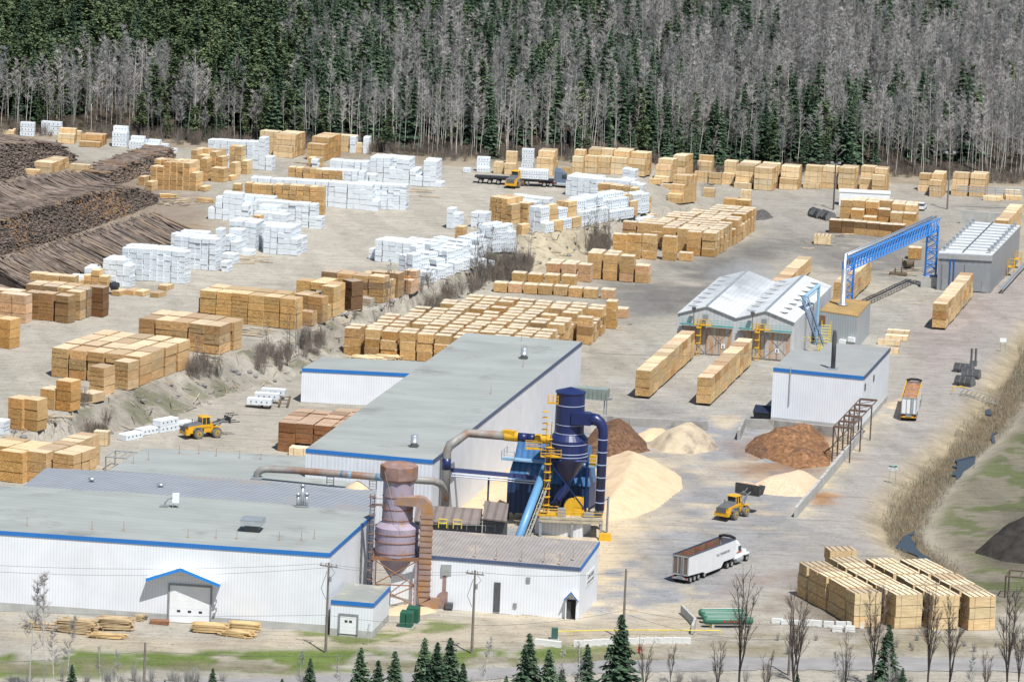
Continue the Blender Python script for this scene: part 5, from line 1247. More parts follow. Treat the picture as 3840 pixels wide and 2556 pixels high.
# ------------------------------------------------------------------ blue cyclone tower
def fit_z(gx, gy, y_px):
    """height above ground point (gx, gy world) whose image row is y_px"""
    lo, hi = 0.0, 40.0
    for i in range(40):
        m_ = (lo+hi)/2
        if pj((gx,gy,m_))[1] > y_px: lo = m_
        else: hi = m_
    return lo
cwhite = mat('weld_seam', (.35,.40,.55), .5)
def seam(b, c, r, z, n=28): b.lathe((c[0],c[1],c[2]+z), [(r,0),(r+.05,.02),(r+.05,.10),(r,.12)], n)
def blue_cyclone():
    g = N1(2118,1990); g.z = 0; Z = lambda y: fit_z(g.x, g.y, y); X4 = lambda y: 1430+y/SZ
    zt, zs, zf, zb, zc = Z(X4(68)), Z(X4(340)), Z(X4(365)), Z(X4(470)), Z(X4(640)); za = Z(X4(38))+.1
    e = empty('blue_cyclone', (g.x,g.y,0), 0, 'tall glossy navy blue cyclone tower with side duct in chip yard', 'cyclone')
    b = MB(); b.lathe((0,0,0), [(.7,zc),(2.95,zb-.3),(2.95,zf),(2.2,zs+.25),(2.15,zt),(2.3,zt),(2.3,zt+.12),(.08,za)], 32); wpart_local(b, 'body', navy, e, False)
    b = MB()
    for r, z in ((2.17,zt-1.9),(2.17,zt-4.8),(2.22,zs+.3),(2.97,zf-.6),(2.97,zf-2.0),(2.97,zb)): seam(b, (0,0,0), r, z)
    wpart_local(b, 'seam', cwhite, e)
    # tangential outlet duct, elbow and down pipe
    b = MB(); zd = Z(X4(215)); u = Uv
    c0 = Vector((0,-1.6,zd)); 
    b.hexa([c0+u*.2+Vector((0,-.9,-.9)), c0+u*3.2+Vector((0,-.9,-.9)), c0+u*3.2+Vector((0,.9,-.9)), c0+u*.2+Vector((0,.9,-.9))], [c0+u*.2+Vector((0,-.9,.9)), c0+u*3.2+Vector((0,-.9,.9)), c0+u*3.2+Vector((0,.9,.9)), c0+u*.2+Vector((0,.9,.9))])
    wpart_local(b, 'outlet_duct', navy, e)
    b = MB(); q = c0+u*3.1; b.path([q, q+u*.9+Vector((0,0,-.05)), q+u*1.55+Vector((0,0,-.45)), q+u*1.95+Vector((0,0,-1.2)), q+u*2.05+Vector((0,0,-2.2)), Vector((q.x+u.x*2.0,q.y+u.y*2.0,4.2))], [.95,.9,.8,.75,.72,.72], 16); wpart_local(b, 'down_pipe', navy, e, True)
    b = MB(); dp = q+u*2.02
    for k in range(6): b.lathe((dp.x,dp.y,5.2+k*(zd-8.2)/5), [(.72,0),(.80,.03),(.80,.12),(.72,.15)], 16)
    wpart_local(b, 'pipe_flange', cwhite, e)
    b = MB(); b.path([Vector((dp.x,dp.y,4.3)), Vector((dp.x-.1,dp.y+.2,3.4)), Vector((dp.x-1.0,dp.y+.4,3.0)), Vector((dp.x-2.2,dp.y+.4,3.0))], .68, 12); wpart_local(b, 'elbow', dgrey, e, True)
    b = MB(); b.path([(0,0,zc+.2),(-.3,0,zc-1.2),(-1.2,-.3,zc-2.6),(-1.5,-.4,zc-3.6)], [.75,.7,.65,.65], 12); wpart_local(b, 'chute', navy, e, True)
    b = MB(); bs = mat('dark_blue_steel', (.012,.03,.13), .45)
    for x, y in ((-2.9,-2.6),(2.9,-2.6),(-2.9,2.6),(2.9,2.6)):
        b.tube((x,y,3.2), (x,y,zb-.3), .17, n=4); 
    for s in (-1,1):
        b.tube((-2.9,s*2.6,zb-.4), (2.9,s*2.6,zb-.4), .18, n=4); b.tube((s*2.9,-2.6,zb-.4), (s*2.9,2.6,zb-.4), .18, n=4)
    for x0, x1 in ((-2.9,2.9),(2.9,-2.9)): b.tube((x0,-2.6,zb-.6), (x1,-2.6,4.0), .08, n=4); b.tube((2.9,x0*.9,zb-.6), (2.9,x1*.9,4.0), .08, n=4)
    wpart_local(b, 'support_frame', bs, e)
    # yellow cage ladder, platforms
    lx, ly = -3.0, -2.9; b = MB()
    for s in (-.35,.35): b.tube((lx+s,ly,3.2), (lx+s,ly,zs+2.4), .06, n=4)
    for k in range(int((zs-1)/.36)): b.tube((lx-.35,ly,3.4+k*.36), (lx+.35,ly,3.4+k*.36), .035, n=4)
    for k in range(9): b.lathe((lx,ly-.3,4.6+k*1.25), [(.55,0),(.58,.0),(.58,.08),(.55,.08)], 10)
    b.tube((lx+.4,ly-.25,4), (lx+.4,ly-.25,zs+2.5), .03, n=4); b.tube((lx-.4,ly-.25,4), (lx-.4,ly-.25,zs+2.5), .03, n=4)
    for k in range(5): b.lathe((lx-.6,ly+.3,zs+.2+k*.9), [(.5,0),(.54,0),(.54,.07),(.5,.07)], 10)
    wpart_local(b, 'ladder', yell, e)
    def platform(c, sx, sy):
        b = MB(); b.box(c, (sx,sy,.12))
        for z in (.55,1.05):
            for s in (-1,1): b.tube((c[0]-sx/2,c[1]+s*sy/2,c[2]+z), (c[0]+sx/2,c[1]+s*sy/2,c[2]+z), .045, n=4); b.tube((c[0]+s*sx/2,c[1]-sy/2,c[2]+z), (c[0]+s*sx/2,c[1]+sy/2,c[2]+z), .045, n=4)
        for s in (-1,0,1):
            for t in (-1,1): b.tube((c[0]+s*sx/2,c[1]+t*sy/2,c[2]), (c[0]+s*sx/2,c[1]+t*sy/2,c[2]+1.1), .05, n=4)
        wpart_local(b, 'platform', yell, e)
    platform((lx+.4,ly+.1,zb+.25), 3.0, 1.5); platform((lx-2.2,ly+.6,zb+1.2), 2.4, 1.2); platform((-2.6,-1.6,zs+5.0), 1.5, 1.3); platform((lx+.2,ly+.2,3.1), 3.2, 2.0)
    # deck, fan housing and legs below
    dk = mat('dusty_steel_deck', (.40,.36,.27), .85, .2, 1)
    b = MB(); b.box((.8,-.6,2.9), (9.4,8.0,.22))
    for y in (-4.4,3.2): b.box((.8,y,2.6), (9.6,.3,.6))
    for x in (-3.7,1.0,5.2): b.box((x,-.6,2.62), (.3,8.0,.5))
    wpart_local(b, 'deck', dk, e); b = MB()
    for x, y in ((-3.7,-4.3),(5.3,-4.3),(1,-4.3),(-3.7,3),(5.3,3)): b.box((x,y,1.15), (.4,.4,2.5))
    wpart_local(b, 'deck_leg', mgrey, e)
    b = MB(); b.tube((1.0,-2.5,4.1), (1.0,-1.2,4.1), 1.35, n=18); b.box((1.9,-1.9,5.0), (1.4,1.3,1.4)); b.box((2.2,-2.0,3.5), (2.0,1.2,.9)); wpart_local(b, 'fan_housing', yell, e)
    b = MB(); b.box((-.6,-3.2,3.6), (1.2,1.1,1.2)); b.box((3.4,-3.1,3.4), (1.6,.9,.6)); wpart_local(b, 'motor', mgrey, e)
    b = MB()
    for x0, x1 in ((-3.8,5.4),): 
        for z in (3.5,4.0): b.tube((x0,-4.5,z), (x1,-4.5,z), .04, n=4)
    for k in range(7): b.tube((-3.8+k*1.53,-4.5,2.9), (-3.8+k*1.53,-4.5,4.0), .045, n=4)
    wpart_local(b, 'handrail', yell, e)
    return g, zb, zs
CG, CZB, CZS = blue_cyclone()
b = MB(); b.box((CG.x-.3,CG.y-.3,1.2), (7.2,6.4,2.7), -ROT); wobj(b, 'motor_house', wallold, 'small grey white ribbed shed under the blue cyclone deck', 'shed')
# gantry post and yellow block right of the cyclone deck
def sidepost():
    p = N1(2275,1998); e = empty('crane_post', p, 0, 'dark grey post with arm beside yellow concrete block', 'post'); b = MB(); b.tube((0,0,0), (0,0,5.6), .2, n=6); b.tube((0,0,5.5), (-3.6,-1.6,3.4), .2, n=4); b.obj('post', mgrey, e)
    b = MB(); b.hexa([(-.95,-.75,0),(.95,-.75,0),(.95,.75,0),(-.95,.75,0)], [(-.85,-.65,1.0),(.85,-.65,1.0),(.85,.65,1.0),(-.85,.65,1.0)]); o = wobj(MBshift(b, N1(2268,2024)), 'yellow_block', yell, 'yellow concrete block at foot of the crane post', 'block')
def MBshift(b, p): b.v = [(x+p.x,y+p.y,z+p.z) for x, y, z in b.v]; return b
sidepost()
# blue baghouse behind the cyclone
def baghouse():
    bl2 = mat('sky_blue_panels', (.055,.16,.34), .45, .2, .5, .4, stripe=(.9,.3,0), stain=((.33,.34,.30),.60,.25)); drk = mat('dark_blue_panels', (.02,.05,.13), .5, .2, .6, .4, stripe=(.8,.4,0))
    g = CG+Vector((-2.5,7.5,0)); e = empty('baghouse', g, -ROT, 'wide faded blue baghouse with hopper behind the cyclone', 'dust collector')
    b = MB(); b.hexa([(-6,-2.4,1.2),(6.6,-2.4,1.2),(6.6,2.4,1.2),(-6,2.4,1.2)], [(-6,-2.4,6.2),(6.6,-2.4,6.2),(6.6,2.4,6.2),(-6,2.4,6.2)]); b.obj('lower_housing', drk, e)
    b = MB(); b.hexa([(-6,-2.6,6.2),(6.6,-2.6,6.2),(6.6,2.6,6.2),(-6,2.6,6.2)], [(-5.4,-1.2,9.4),(6.2,-1.2,9.4),(6.2,2.2,9.4),(-5.4,2.2,9.4)]); b.obj('upper_housing', bl2, e)
    b = MB(); b.hexa([(-5.4,-1.0,9.4),(6.0,-1.0,9.4),(6.0,2.2,9.4),(-5.4,2.2,9.4)], [(-5.2,.1,11.6),(5.8,.1,11.6),(5.8,2.0,11.6),(-5.2,2.0,11.6)]); b.obj('roof', bl2, e)
    b = MB(); b.box((.4,-2.0,9.3), (14.8,1.6,.22)); b.obj('walkway', mat('pale_blue_steel', (.22,.38,.52), .5), e); b = MB()
    for z in (.6,1.15):
        b.tube((-7.0,-2.8,9.4+z), (-7.0,1.0,9.4+z), .05, n=4); b.tube((-7,-2.8,9.4+z), (-5,-2.8,9.4+z), .05, n=4); b.tube((5.6,-2.8,9.4+z), (7.8,-2.8,9.4+z), .05, n=4); b.tube((7.8,-2.8,9.4+z), (7.8,-1.0,9.4+z), .05, n=4)
    for x, y in ((-7,-2.8),(-7,-.9),(-7,1),(-5,-2.8),(5.6,-2.8),(7.8,-2.8),(7.8,-1)): b.tube((x,y,9.4), (x,y,10.6), .06, n=4)
    b.obj('handrail', galv, e); b = MB()
    for x in (-5.8,0,6.2):
        for y in (-2,2): b.tube((x,y,0), (x,y,1.3), .2, n=4)
    b.obj('leg', dgrey, e); b = MB(); b.box((6.9,-2.0,10.2), (.9,.8,1.5)); b.obj('motor', yell, e)
baghouse()
def pipes():
    lb = mat('light_blue_pipe', (.12,.29,.50), .4, .08, 1.0, .5); rp_ = mat('rusty_grey_pipe', (.29,.28,.26), .6, .15, .6, .3, .2, stain=((.27,.15,.10),.5,.18))
    # inclined light-blue pipe conveyor
    a = Vector(ray_z(1700+583/1.64, 1600+205/1.64, CZB-1.5)); c = Vector(ray_z(1700+398/1.64, 1600+690/1.64, 2.0))
    e = empty('pipe_conveyor', c, 0, 'light blue inclined pipe conveyor rising to the blue cyclone', 'conveyor'); b = MB(); d = a-c; b.tube((0,0,0), d, .62, n=16); b.obj('pipe', lb, e, True)
    b = MB(); 
    for s in (.75,1.25): b.tube(Vector((s,0,-.55)), d+Vector((s,0,-.55)), .08, n=4)
    for k in range(15): q = d*((k+.5)/15); b.tube(q+Vector((.75,0,-.55)), q+Vector((1.25,0,-.55)), .06, n=4)
    b.tube(Vector((1.5,0,.7)), d+Vector((1.5,0,.7)), .05, n=4); b.obj('side_walkway', mat('dusty_grey_steel', (.33,.32,.28), .8), e)
    # long horizontal pipe from the left, bend, vertical drop
    zp = 13.9; 
    P = [Vector(ray_z(x,y,zp)) for x, y in ((2100,1650),(1975,1640),(1745,1622))]; e = empty('duct', P[-1], 0, 'rusty overhead duct with yellow and navy sections entering blue cyclone', 'duct')
    o = P[-1]; L_ = lambda v: v-o
    b = MB(); q = P[0].lerp(P[1],.0); b.tube(L_(P[0].lerp(P[2],.0)), L_(P[0].lerp(P[2],.10)), .66, n=14); b.tube(L_(P[0].lerp(P[2],.26)), L_(P[0].lerp(P[2],.34)), .66, n=14); b.obj('navy_section', navy, e, True)
    b = MB(); b.tube(L_(P[0].lerp(P[2],.10)), L_(P[0].lerp(P[2],.26)), .7, n=14); b.tube(L_(P[0].lerp(P[2],.44)), L_(P[0].lerp(P[2],.58)), .72, n=14); b.box(L_(P[0].lerp(P[2],.5))+Vector((-.5,0,.6)), (1.9,1.0,.7), -.3); b.obj('yellow_section', yell, e)
    b = MB(); b.tube(L_(P[0].lerp(P[2],.34)), L_(P[0].lerp(P[2],.44)), .67, n=14); b.obj('navy_collar', navy, e, True)
    gx = Vector(ray_z(1678,1652,zp)); v0 = Vector((gx.x,gx.y,zp-1.7))
    b = MB(); b.path([L_(P[0].lerp(P[2],.58)), L_(P[0].lerp(P[2],.98)), L_(Vector((gx.x+1.3,gx.y,zp))), L_(Vector((gx.x+.4,gx.y,zp-.5))), L_(v0), L_(Vector((gx.x,gx.y,2.0)))], .64, 14); b.obj('pipe', rp_, e, True)
    b = MB(); b.tube(L_(Vector((gx.x,gx.y,zp-4.3))), L_(Vector((gx.x,gx.y,zp-2.6))), .67, n=14); b.obj('navy_band', navy, e, True)
    # lower horizontal pipe across the roofs
    zl = 9.2; pts = [(962,1795,7.6),(965,1775,8.4),(978,1762,9.0),(1000,1757,zl),(1100,1762,9.4),(1300,1778,9.6),(1500,1795,9.6),(1625,1803,9.5),(1650,1812,8.9),(1664,1834,7.4),(1672,1866,5.4)]
    Q_ = [Vector(ray_z(*p)) for p in pts]; e = empty('roof_duct', Q_[0], 0, 'long rusty pipe running over the low roofs to the rusty cyclone', 'duct'); o = Q_[0]
    b = MB(); b.path([q-o for q in Q_], .55, 12); b.obj('pipe', rp_, e, True); b = MB()
    for i in (5,): b.tube(Q_[4].lerp(Q_[5],.9)-o, Q_[5].lerp(Q_[6],.1)-o, .57, n=12); b.tube(Q_[5].lerp(Q_[6],.55)-o, Q_[5].lerp(Q_[6],.8)-o, .57, n=12)
    b.obj('blue_section', mat('dull_blue_section', (.17,.29,.40), .5, .1, 1), e, True); b = MB()
    for f in (.35,.75,):
        q = Q_[4].lerp(Q_[6], f)-o
        for s in (-.5,.5): b.tube(q+Vector((s,0,-.5)), Vector((q.x+s,q.y,0)), .06, n=4)
        for k in range(5): b.tube(Vector((q.x-.5,q.y,.1+k*.4)), Vector((q.x+.5,q.y,.1+k*.4)), .04, n=4)
    b.obj('support', mgrey, e); b = MB(); b.box((0,0,.1), (1.6,1.6,.5)); b.obj('curb', galv, e)
    # flat belt gallery along to the baghouse
    g0, g1 = Vector(ray_z(900+1305/1.731,1650+205/1.731,8.0)), Vector(ray_z(1700+612/1.96,1100+1375/1.96,7.2))
    e = empty('belt_gallery', g0, 0, 'thin navy and white belt gallery crossing in front of long wall', 'conveyor'); d = g1-g0; b = MB(); n = Vector((0,1,0))
    b.hexa([Vector((0,-.5,.25)), d+Vector((0,-.5,.25)), d+Vector((0,.5,.25)), Vector((0,.5,.25))], [Vector((0,-.3,.75)), d+Vector((0,-.3,.75)), d+Vector((0,.3,.75)), Vector((0,.3,.75))]); b.obj('cover', navy, e); b = MB()
    for z, r in ((.0,.12),(-.35,.10)): b.tube(Vector((0,-.5,z)), d+Vector((0,-.5,z)), r, n=5)
    b.obj('rail', mat('pale_blue_rail', (.45,.50,.60), .5), e); b = MB(); b.tube((.3,0,-6),(.3,0,.2),.15,n=4); b.tube(d*.5+Vector((0,0,-6.6)), d*.5, .15, n=4); b.obj('leg', dgrey, e)
pipes()
# ------------------------------------------------------------------ rusty cyclone
def rusty_cyclone():
    g = N1(1478,2262); g.z = 0; Z = lambda y: fit_z(g.x, g.y, y); X = lambda y: 1650+y/1.731
    pur = mat('rusty_mauve_steel', (.335,.285,.35), .65, .15, .5, .25, .05, stain=((.34,.19,.09),.56,.42), streak=((.24,.15,.12),.62)); rst = mat('rusty_cap', (.26,.17,.15), .8, .25, .8, .2, stain=((.30,.15,.07),.52,.6))
    z0, z1, z2, z3, z4, z5, z6 = Z(X(158)), Z(X(238)), Z(X(525)), Z(X(555)), Z(X(712)), Z(X(730)), Z(X(905))
    e = empty('rusty_cyclone', g, 0, 'tall rusty mauve cyclone with octagonal cap beside the front mill building', 'cyclone')
    b = MB(); b.lathe((0,0,0), [(.5,z6),(3.0,z4-.5),(3.05,z3),(2.15,z2),(2.15,z1-.3)], 32); b.obj('body', pur, e)
    b = MB(); b.lathe((0,0,0), [(2.2,z1-.6),(2.65,z1-.1),(2.65,z0-.1),(2.5,z0+.05),(2.2,z0+.1),(1.2,z0+.35),(.05,z0+.42)], 8); b.obj('cap', rst, e)
    b = MB()
    for r, z in ((2.17,z2+1.9),(2.17,z2+3.6),(2.17,z2+.4),(3.07,z3-.9),(3.07,z3-2.0),(3.02,z4-.1)): seam(b, (0,0,0), r, z)
    b.obj('flange', rust, e)
    b = MB(); zd = Z(X(375)); u = Uv; c = Vector((.2,-1.3,zd)); w_ = .85
    b.hexa([c+Vector((-.6,-w_,-.55)), c+u*2.6+Vector((0,-w_,-.55)), c+u*2.6+Vector((0,w_,-.55)), c+Vector((-.6,w_,-.55))], [c+Vector((-.6,-w_,.55)), c+u*2.6+Vector((0,-w_,.75)), c+u*2.6+Vector((0,w_,.75)), c+Vector((-.6,w_,.55))])
    def sq(pts, hw):
        i0 = len(b.v); prev = None
        for p, ax in pts:
            ax = Vector(ax).normalized(); s = Vector((0,1,0)); t = ax.cross(s).normalized(); ring = [p+s*hw+t*hw, p-s*hw+t*hw, p-s*hw-t*hw, p+s*hw-t*hw]
            if prev is not None: b.hexa(prev, ring)
            prev = ring
    q = c+u*2.6
    sq([(q,(1,0,0)),(q+Vector((.7,0,-.1)),(.9,0,-.4)),(q+Vector((1.25,0,-.6)),(.5,0,-.9)),(q+Vector((1.4,0,-1.4)),(0,0,-1))], .85)
    bx = q+Vector((1.4,0,-1.4)); n = 15
    for k in range(n): b.box((bx.x, bx.y, bx.z-(k+.5)*(bx.z-1.7)/n), (1.66+.05*(k%2),1.66+.05*(k%2),(bx.z-1.7)/n-.002))
    sq([(Vector((bx.x,bx.y,1.7)),(0,0,-1)),(Vector((bx.x+.2,bx.y,1.0)),(.4,0,-.8)),(Vector((bx.x+.9,bx.y,.75)),(1,0,0)),(Vector((bx.x+2.2,bx.y,.75)),(1,0,0))], .82)
    b.obj('duct', mat('rusty_duct', (.30,.21,.18), .75, .18, .7, .2, stain=((.36,.19,.075),.48,.45)), e)
    b = MB(); db = Vector((bx.x,bx.y,0))
    for k in range(n): b.box((bx.x,bx.y,1.7+k*(bx.z-1.7)/n), (1.84,1.84,.07))
    b.obj('duct_rib', rust, e)
    b = MB(); f = db+Vector((3.0,.2,0)); b.tube(f+Vector((0,-.7,1.3)), f+Vector((0,.7,1.3)), 1.25, n=16); b.box(f+Vector((.2,0,3.2)), (1.3,1.3,3.6)); b.box(f+Vector((1.6,-.2,1.0)), (1.0,1.0,1.9)); b.obj('fan', mat('rusty_mauve_fan', (.27,.18,.16), .8, .2, 1), e)
    b = MB(); b.box(f+Vector((0,-.1,5.6)), (1.4,1.4,1.6)); b.obj('fan_box', galv, e); b = MB(); b.box(f+Vector((.6,-1.2,.7)), (1.1,.9,.7)); b.obj('motor', dgrey, e)
    b = MB()
    for x in (-2.9,2.9):
        for y in (-2.7,2.7): b.box((x,y,z5/2-.1), (.3,.3,z5-.2))
    b.obj('leg', mat('mauve_steel_leg', (.34,.26,.28), .7, .15, 1), e); b = MB(); b.box((0,-2.75,z5-.25), (6.6,.25,.5)); b.box((0,2.75,z5-.25), (6.6,.25,.5)); b.box((-3.1,0,z5-.25), (.25,5.2,.5)); b.box((3.1,0,z5-.25), (.25,5.2,.5))
    for a, c_ in ((-2.9,2.9),(2.9,-2.9)): b.tube((a,-2.75,z5-.5), (c_,-2.75,z5*.45), .08, n=4); b.tube((a,-2.75,z5*.45), (c_,-2.75,.3), .08, n=4)
    b.tube((-2.9,-2.75,z5*.45), (2.9,-2.75,z5*.45), .09, n=4); b.tube((2.9,-2.7,z5-.5), (2.9,2.7,z5*.45), .07, n=4); b.obj('frame', rust, e)
    b = MB(); b.tube((-.3,-.2,z6-1.3), (.6,-.2,z6-1.3), .45, n=10); b.box((.2,-.2,z6-.5), (.7,.7,1.1)); b.obj('valve', mat('pale_rusty_valve', (.45,.33,.22), .7, .2, 1), e)
    b = MB()
    for s in (-.3,.3): b.tube((-3.5+s,-2.0,.5), (-3.5+s,-2.0,z2+4.2), .05, n=4)
    for k in range(38): b.tube((-3.8,-2.0,.8+k*.4), (-3.2,-2.0,.8+k*.4), .03, n=4)
    for k in range(11): b.lathe((-3.5,-2.3,2.5+k*1.3), [(.48,0),(.52,0),(.52,.07),(.48,.07)], 8)
    b.box((-2.8,-1.6,z2+2.6), (1.6,1.2,.1)); b.tube((-3.5,-2.2,z2+3.6), (-2.0,-2.2,z2+3.6), .05, n=4); b.obj('ladder', mat('dark_rusty_ladder', (.16,.11,.10), .8), e)
    b = MB(); b.tube((-2.0,-1.9,z0-.6), (.6,-3.1,z3-.6), .03, n=4); b.obj('cable', galv, e)
    return g
rusty_cyclone()
b = MB()
heap('sawdust_spread', [(1440,2290),(1500,2262),(1610,2275),(1640,2295),(1540,2312),(1450,2305)], .35, sawd, 'thin sawdust spread under the rusty cyclone', 'sawdust pile', .3, .08)
# chip belt housings between cyclones and brown roof
def belt_house():
    a, c = Vector(ray_z(1270+490/SZ,1640+470/SZ,6.4)), Vector(ray_z(1270+920/SZ,1640+495/SZ,6.4)); e = empty('conveyor_housing', (a.x,a.y,0), 0, 'long brown sheet metal conveyor roof beside the brown corrugated building', 'conveyor'); d = c-a; d.z = 0; bm_ = mat('brown_sheet_metal', (.20,.165,.15), .7, .15, .6, .3, stripe=(1.3,.3,0))
    nrm = Vector((-d.y,d.x,0)).normalized(); b = MB(); b.hexa([Vector((0,0,5.0))-nrm*1.0, d+Vector((0,0,5.0))-nrm*1.0, d+nrm*1.2+Vector((0,0,6.9)), nrm*1.2+Vector((0,0,6.9))], [Vector((0,0,5.15))-nrm*1.0, d+Vector((0,0,5.15))-nrm*1.0, d+nrm*1.2+Vector((0,0,7.05)), nrm*1.2+Vector((0,0,7.05))]); b.obj('roof', bm_, e)
    b = MB(); b.hexa([nrm*.1, d+nrm*.1, d+nrm*1.1, nrm*1.1], [nrm*.1+Vector((0,0,5.2)), d+nrm*.1+Vector((0,0,5.2)), d+nrm*1.1+Vector((0,0,5.2)), nrm*1.1+Vector((0,0,5.2))]); b.obj('frame', dgrey, e)
    a2, c2 = Vector(ray_z(1270+930/SZ,1640+480/SZ,7.0)), Vector(ray_z(1270+1085/SZ,1640+498/SZ,7.0)); d2 = c2-a2; o = a2-Vector((a.x,a.y,0)); b = MB(); b.hexa([o-nrm*1.2-Vector((0,0,.8)), o+d2-nrm*1.2-Vector((0,0,.8)), o+d2+nrm*1.6+Vector((0,0,1.2)), o+nrm*1.6+Vector((0,0,1.2))], [o-nrm*1.2-Vector((0,0,.6)), o+d2-nrm*1.2-Vector((0,0,.6)), o+d2+nrm*1.6+Vector((0,0,1.4)), o+nrm*1.6+Vector((0,0,1.4))]); b.obj('upper_roof', bm_, e)
    b = MB(); b.hexa([o+Vector((0,0,-7)), o+d2+Vector((0,0,-7)), o+d2+nrm+Vector((0,0,-7)), o+nrm+Vector((0,0,-7))], [o-Vector((0,0,.9)), o+d2-Vector((0,0,.9)), o+d2+nrm-Vector((0,0,.9)), o+nrm-Vector((0,0,.9))]); b.obj('upper_frame', dgrey, e)
    b = MB(); yl = d.normalized()
    for t in (.38,.6):
        q = d*t-nrm*2.2+Vector((0,0,4.6))
        for s in (0,1.2): b.tube(q+yl*s, q+yl*s+Vector((0,0,1.3)), .07, n=4)
        for z in (.7,1.3): b.tube(q+Vector((0,0,z)), q+yl*1.2+Vector((0,0,z)), .06, n=4)
    b.obj('yellow_gate', mat('bright_yellow', (.72,.55,.03), .5), e); b = MB()
    for t in range(9): q = d*(.1+t*.14)-nrm*2.0+Vector((0,0,4.4)); b.tube(q, q+Vector((0,0,1.1)), .04, n=4)
    for z in (.6,1.1): b.tube(d*.1-nrm*2.0+Vector((0,0,4.4+z)), d*1.22-nrm*2.0+Vector((0,0,4.4+z+.3)), .04, n=4)
    b.obj('handrail', mgrey, e)
belt_house()
# ------------------------------------------------------------------ blue gantry and kiln conveyors
def gantry():
    bb = mat('bright_blue_steel', (.04,.22,.60), .45, .08, 1, .4); zt = 13.2
    L0, R0 = Vector(ray_z(3055+375/3,560+1210/3,zt)), Vector(ray_z(3055+1365/3,560+775/3,zt)); e = empty('blue_gantry', (R0.x,R0.y,0), 0, 'long bright blue lattice pipe gantry spanning between kilns and new kiln', 'gantry'); o = Vector((R0.x,R0.y,0)); a, c = L0-o, R0-o
    d = (c-a).normalized(); n = Vector((-d.y,d.x,0)).normalized()*.8; hgt = Vector((0,0,2.3)); b = MB(); L_ = (c-a).length; k = int(L_/1.7)
    for s in (-1,1):
        for z in (0,1): b.tube(a+n*s-hgt*z, c+n*s-hgt*z, .13, n=4)
        for i in range(k): 
            p, q = a+(c-a)*(i/k)+n*s, a+(c-a)*((i+1)/k)+n*s; b.tube(p-hgt, q if i%2 else q, .085, n=4); b.tube(p, p-hgt, .085, n=4)
    for i in range(k+1): p = a+(c-a)*(i/k); b.tube(p-n, p+n, .07, n=4); b.tube(p-n-hgt, p+n-hgt, .07, n=4)
    b.obj('truss', bb, e); b = MB(); b.tube(a+Vector((0,0,.35)), c+Vector((0,0,.35)), .22, n=8); b.tube(a+n+Vector((0,0,.3)), c+n+Vector((0,0,.3)), .14, n=6); b.tube(a+Vector((-.6,0,.3)), Vector((a.x-.6,a.y,6.4)), .2, n=8); b.obj('pipe', galv, e, True)
    def leg(p, zb, nm):
        b = MB(); w_ = 1.0
        for x in (-w_,w_):
            for y in (-.8,.8): b.tube(Vector((p.x+x,p.y+y,zb)), Vector((p.x+x,p.y+y,zt-1.2)), .15, n=4)
        m_ = 7
        for i in range(m_):
            z0 = zb+(zt-2-zb)*i/m_; z1 = zb+(zt-2-zb)*(i+1)/m_
            for y in (-.8,.8): b.tube(Vector((p.x-w_,p.y+y,z0)), Vector((p.x+w_,p.y+y,z1)) if i%2 else Vector((p.x+w_,p.y+y,z0)), .08, n=4); b.tube(Vector((p.x+(w_ if i%2 else -w_),p.y+y,z0)), Vector((p.x-(w_ if i%2 else -w_),p.y+y,z1)), .08, n=4)
            for x in (-w_,w_): b.tube(Vector((p.x+x,p.y-.8,z0)), Vector((p.x+x,p.y+.8,z1)), .07, n=4)
        b.obj(nm, bb, e)
    leg(c-d*1.6, 2.2, 'lattice_leg'); leg(a+d*.6, 0, 'lattice_leg'); b = MB(); b.box((c.x-d.x*1.6,c.y-d.y*1.6,1.1), (3.2,2.4,2.2), -ROT); b.obj('plinth', conc, e)
gantry()
def kiln_conv():
    lb = mat('pale_blue_steel_conveyor', (.25,.42,.56), .45, .08, 1); p = J1(1685,1065); e = empty('kiln_conveyor', p, 0, 'pale blue portal conveyor with sloping belt in front of kilns', 'conveyor')
    Tz = lambda x, y, z: Vector(ray_z(2455+x/S3,960+y/S3,z))-p
    a = Tz(1690,460,9.6); c = Tz(1850,330,10.8); b = MB(); b.tube(Vector((a.x,a.y,0)), a, .3, n=6); b.obj('column', lb, e); b = MB(); b.tube(Vector((c.x,c.y,0)), c, .3, n=6); b.obj('column', lb, e); b = MB(); b.tube(a, c, .35, n=8); b.tube(a-Vector((0,0,.8)), c-Vector((0,0,.8)), .12, n=4); b.obj('beam', lb, e)
    f = Tz(1870,980,2.2); b = MB(); d = f-a
    for s in (-.55,.55): b.tube(a+Vector((s,0,0)), f+Vector((s,0,0)), .16, n=4); b.tube(a+Vector((s,0,-.7)), f+Vector((s,0,-.7)), .1, n=4)
    for k in range(16): q = a+d*(k/16); b.tube(q-Vector((.55,0,0)), q+Vector((.55,0,-.7)), .07, n=4)
    b.obj('sloping_belt', mat('slate_blue_steel', (.13,.19,.27), .5, .15, 1), e); b = MB()
    q0 = Tz(1640,1070,0); 
    for i in range(4):
        x = i*1.6; b.tube(q0+Vector((x,0,0)), q0+Vector((x,0,2.6+i*.5)), .06, n=4)
        if i: b.tube(q0+Vector((x-1.6,0,2.0)), q0+Vector((x,0,2.0)), .05, n=4); b.tube(q0+Vector((x-1.6,0,2.6)), q0+Vector((x,0,2.6)), .05, n=4)
    for k in range(10): b.tube(q0+Vector((3.6,.5,.3+k*.5)), q0+Vector((5.2,.5,.3+k*.5)), .05, n=4)
    for s in (3.6,5.2): b.tube(q0+Vector((s,.5,0)), q0+Vector((s,.5,5.6)), .07, n=4)
    b.obj('yellow_stair', mat('bright_yellow', (.72,.55,.03)), e)
kiln_conv()
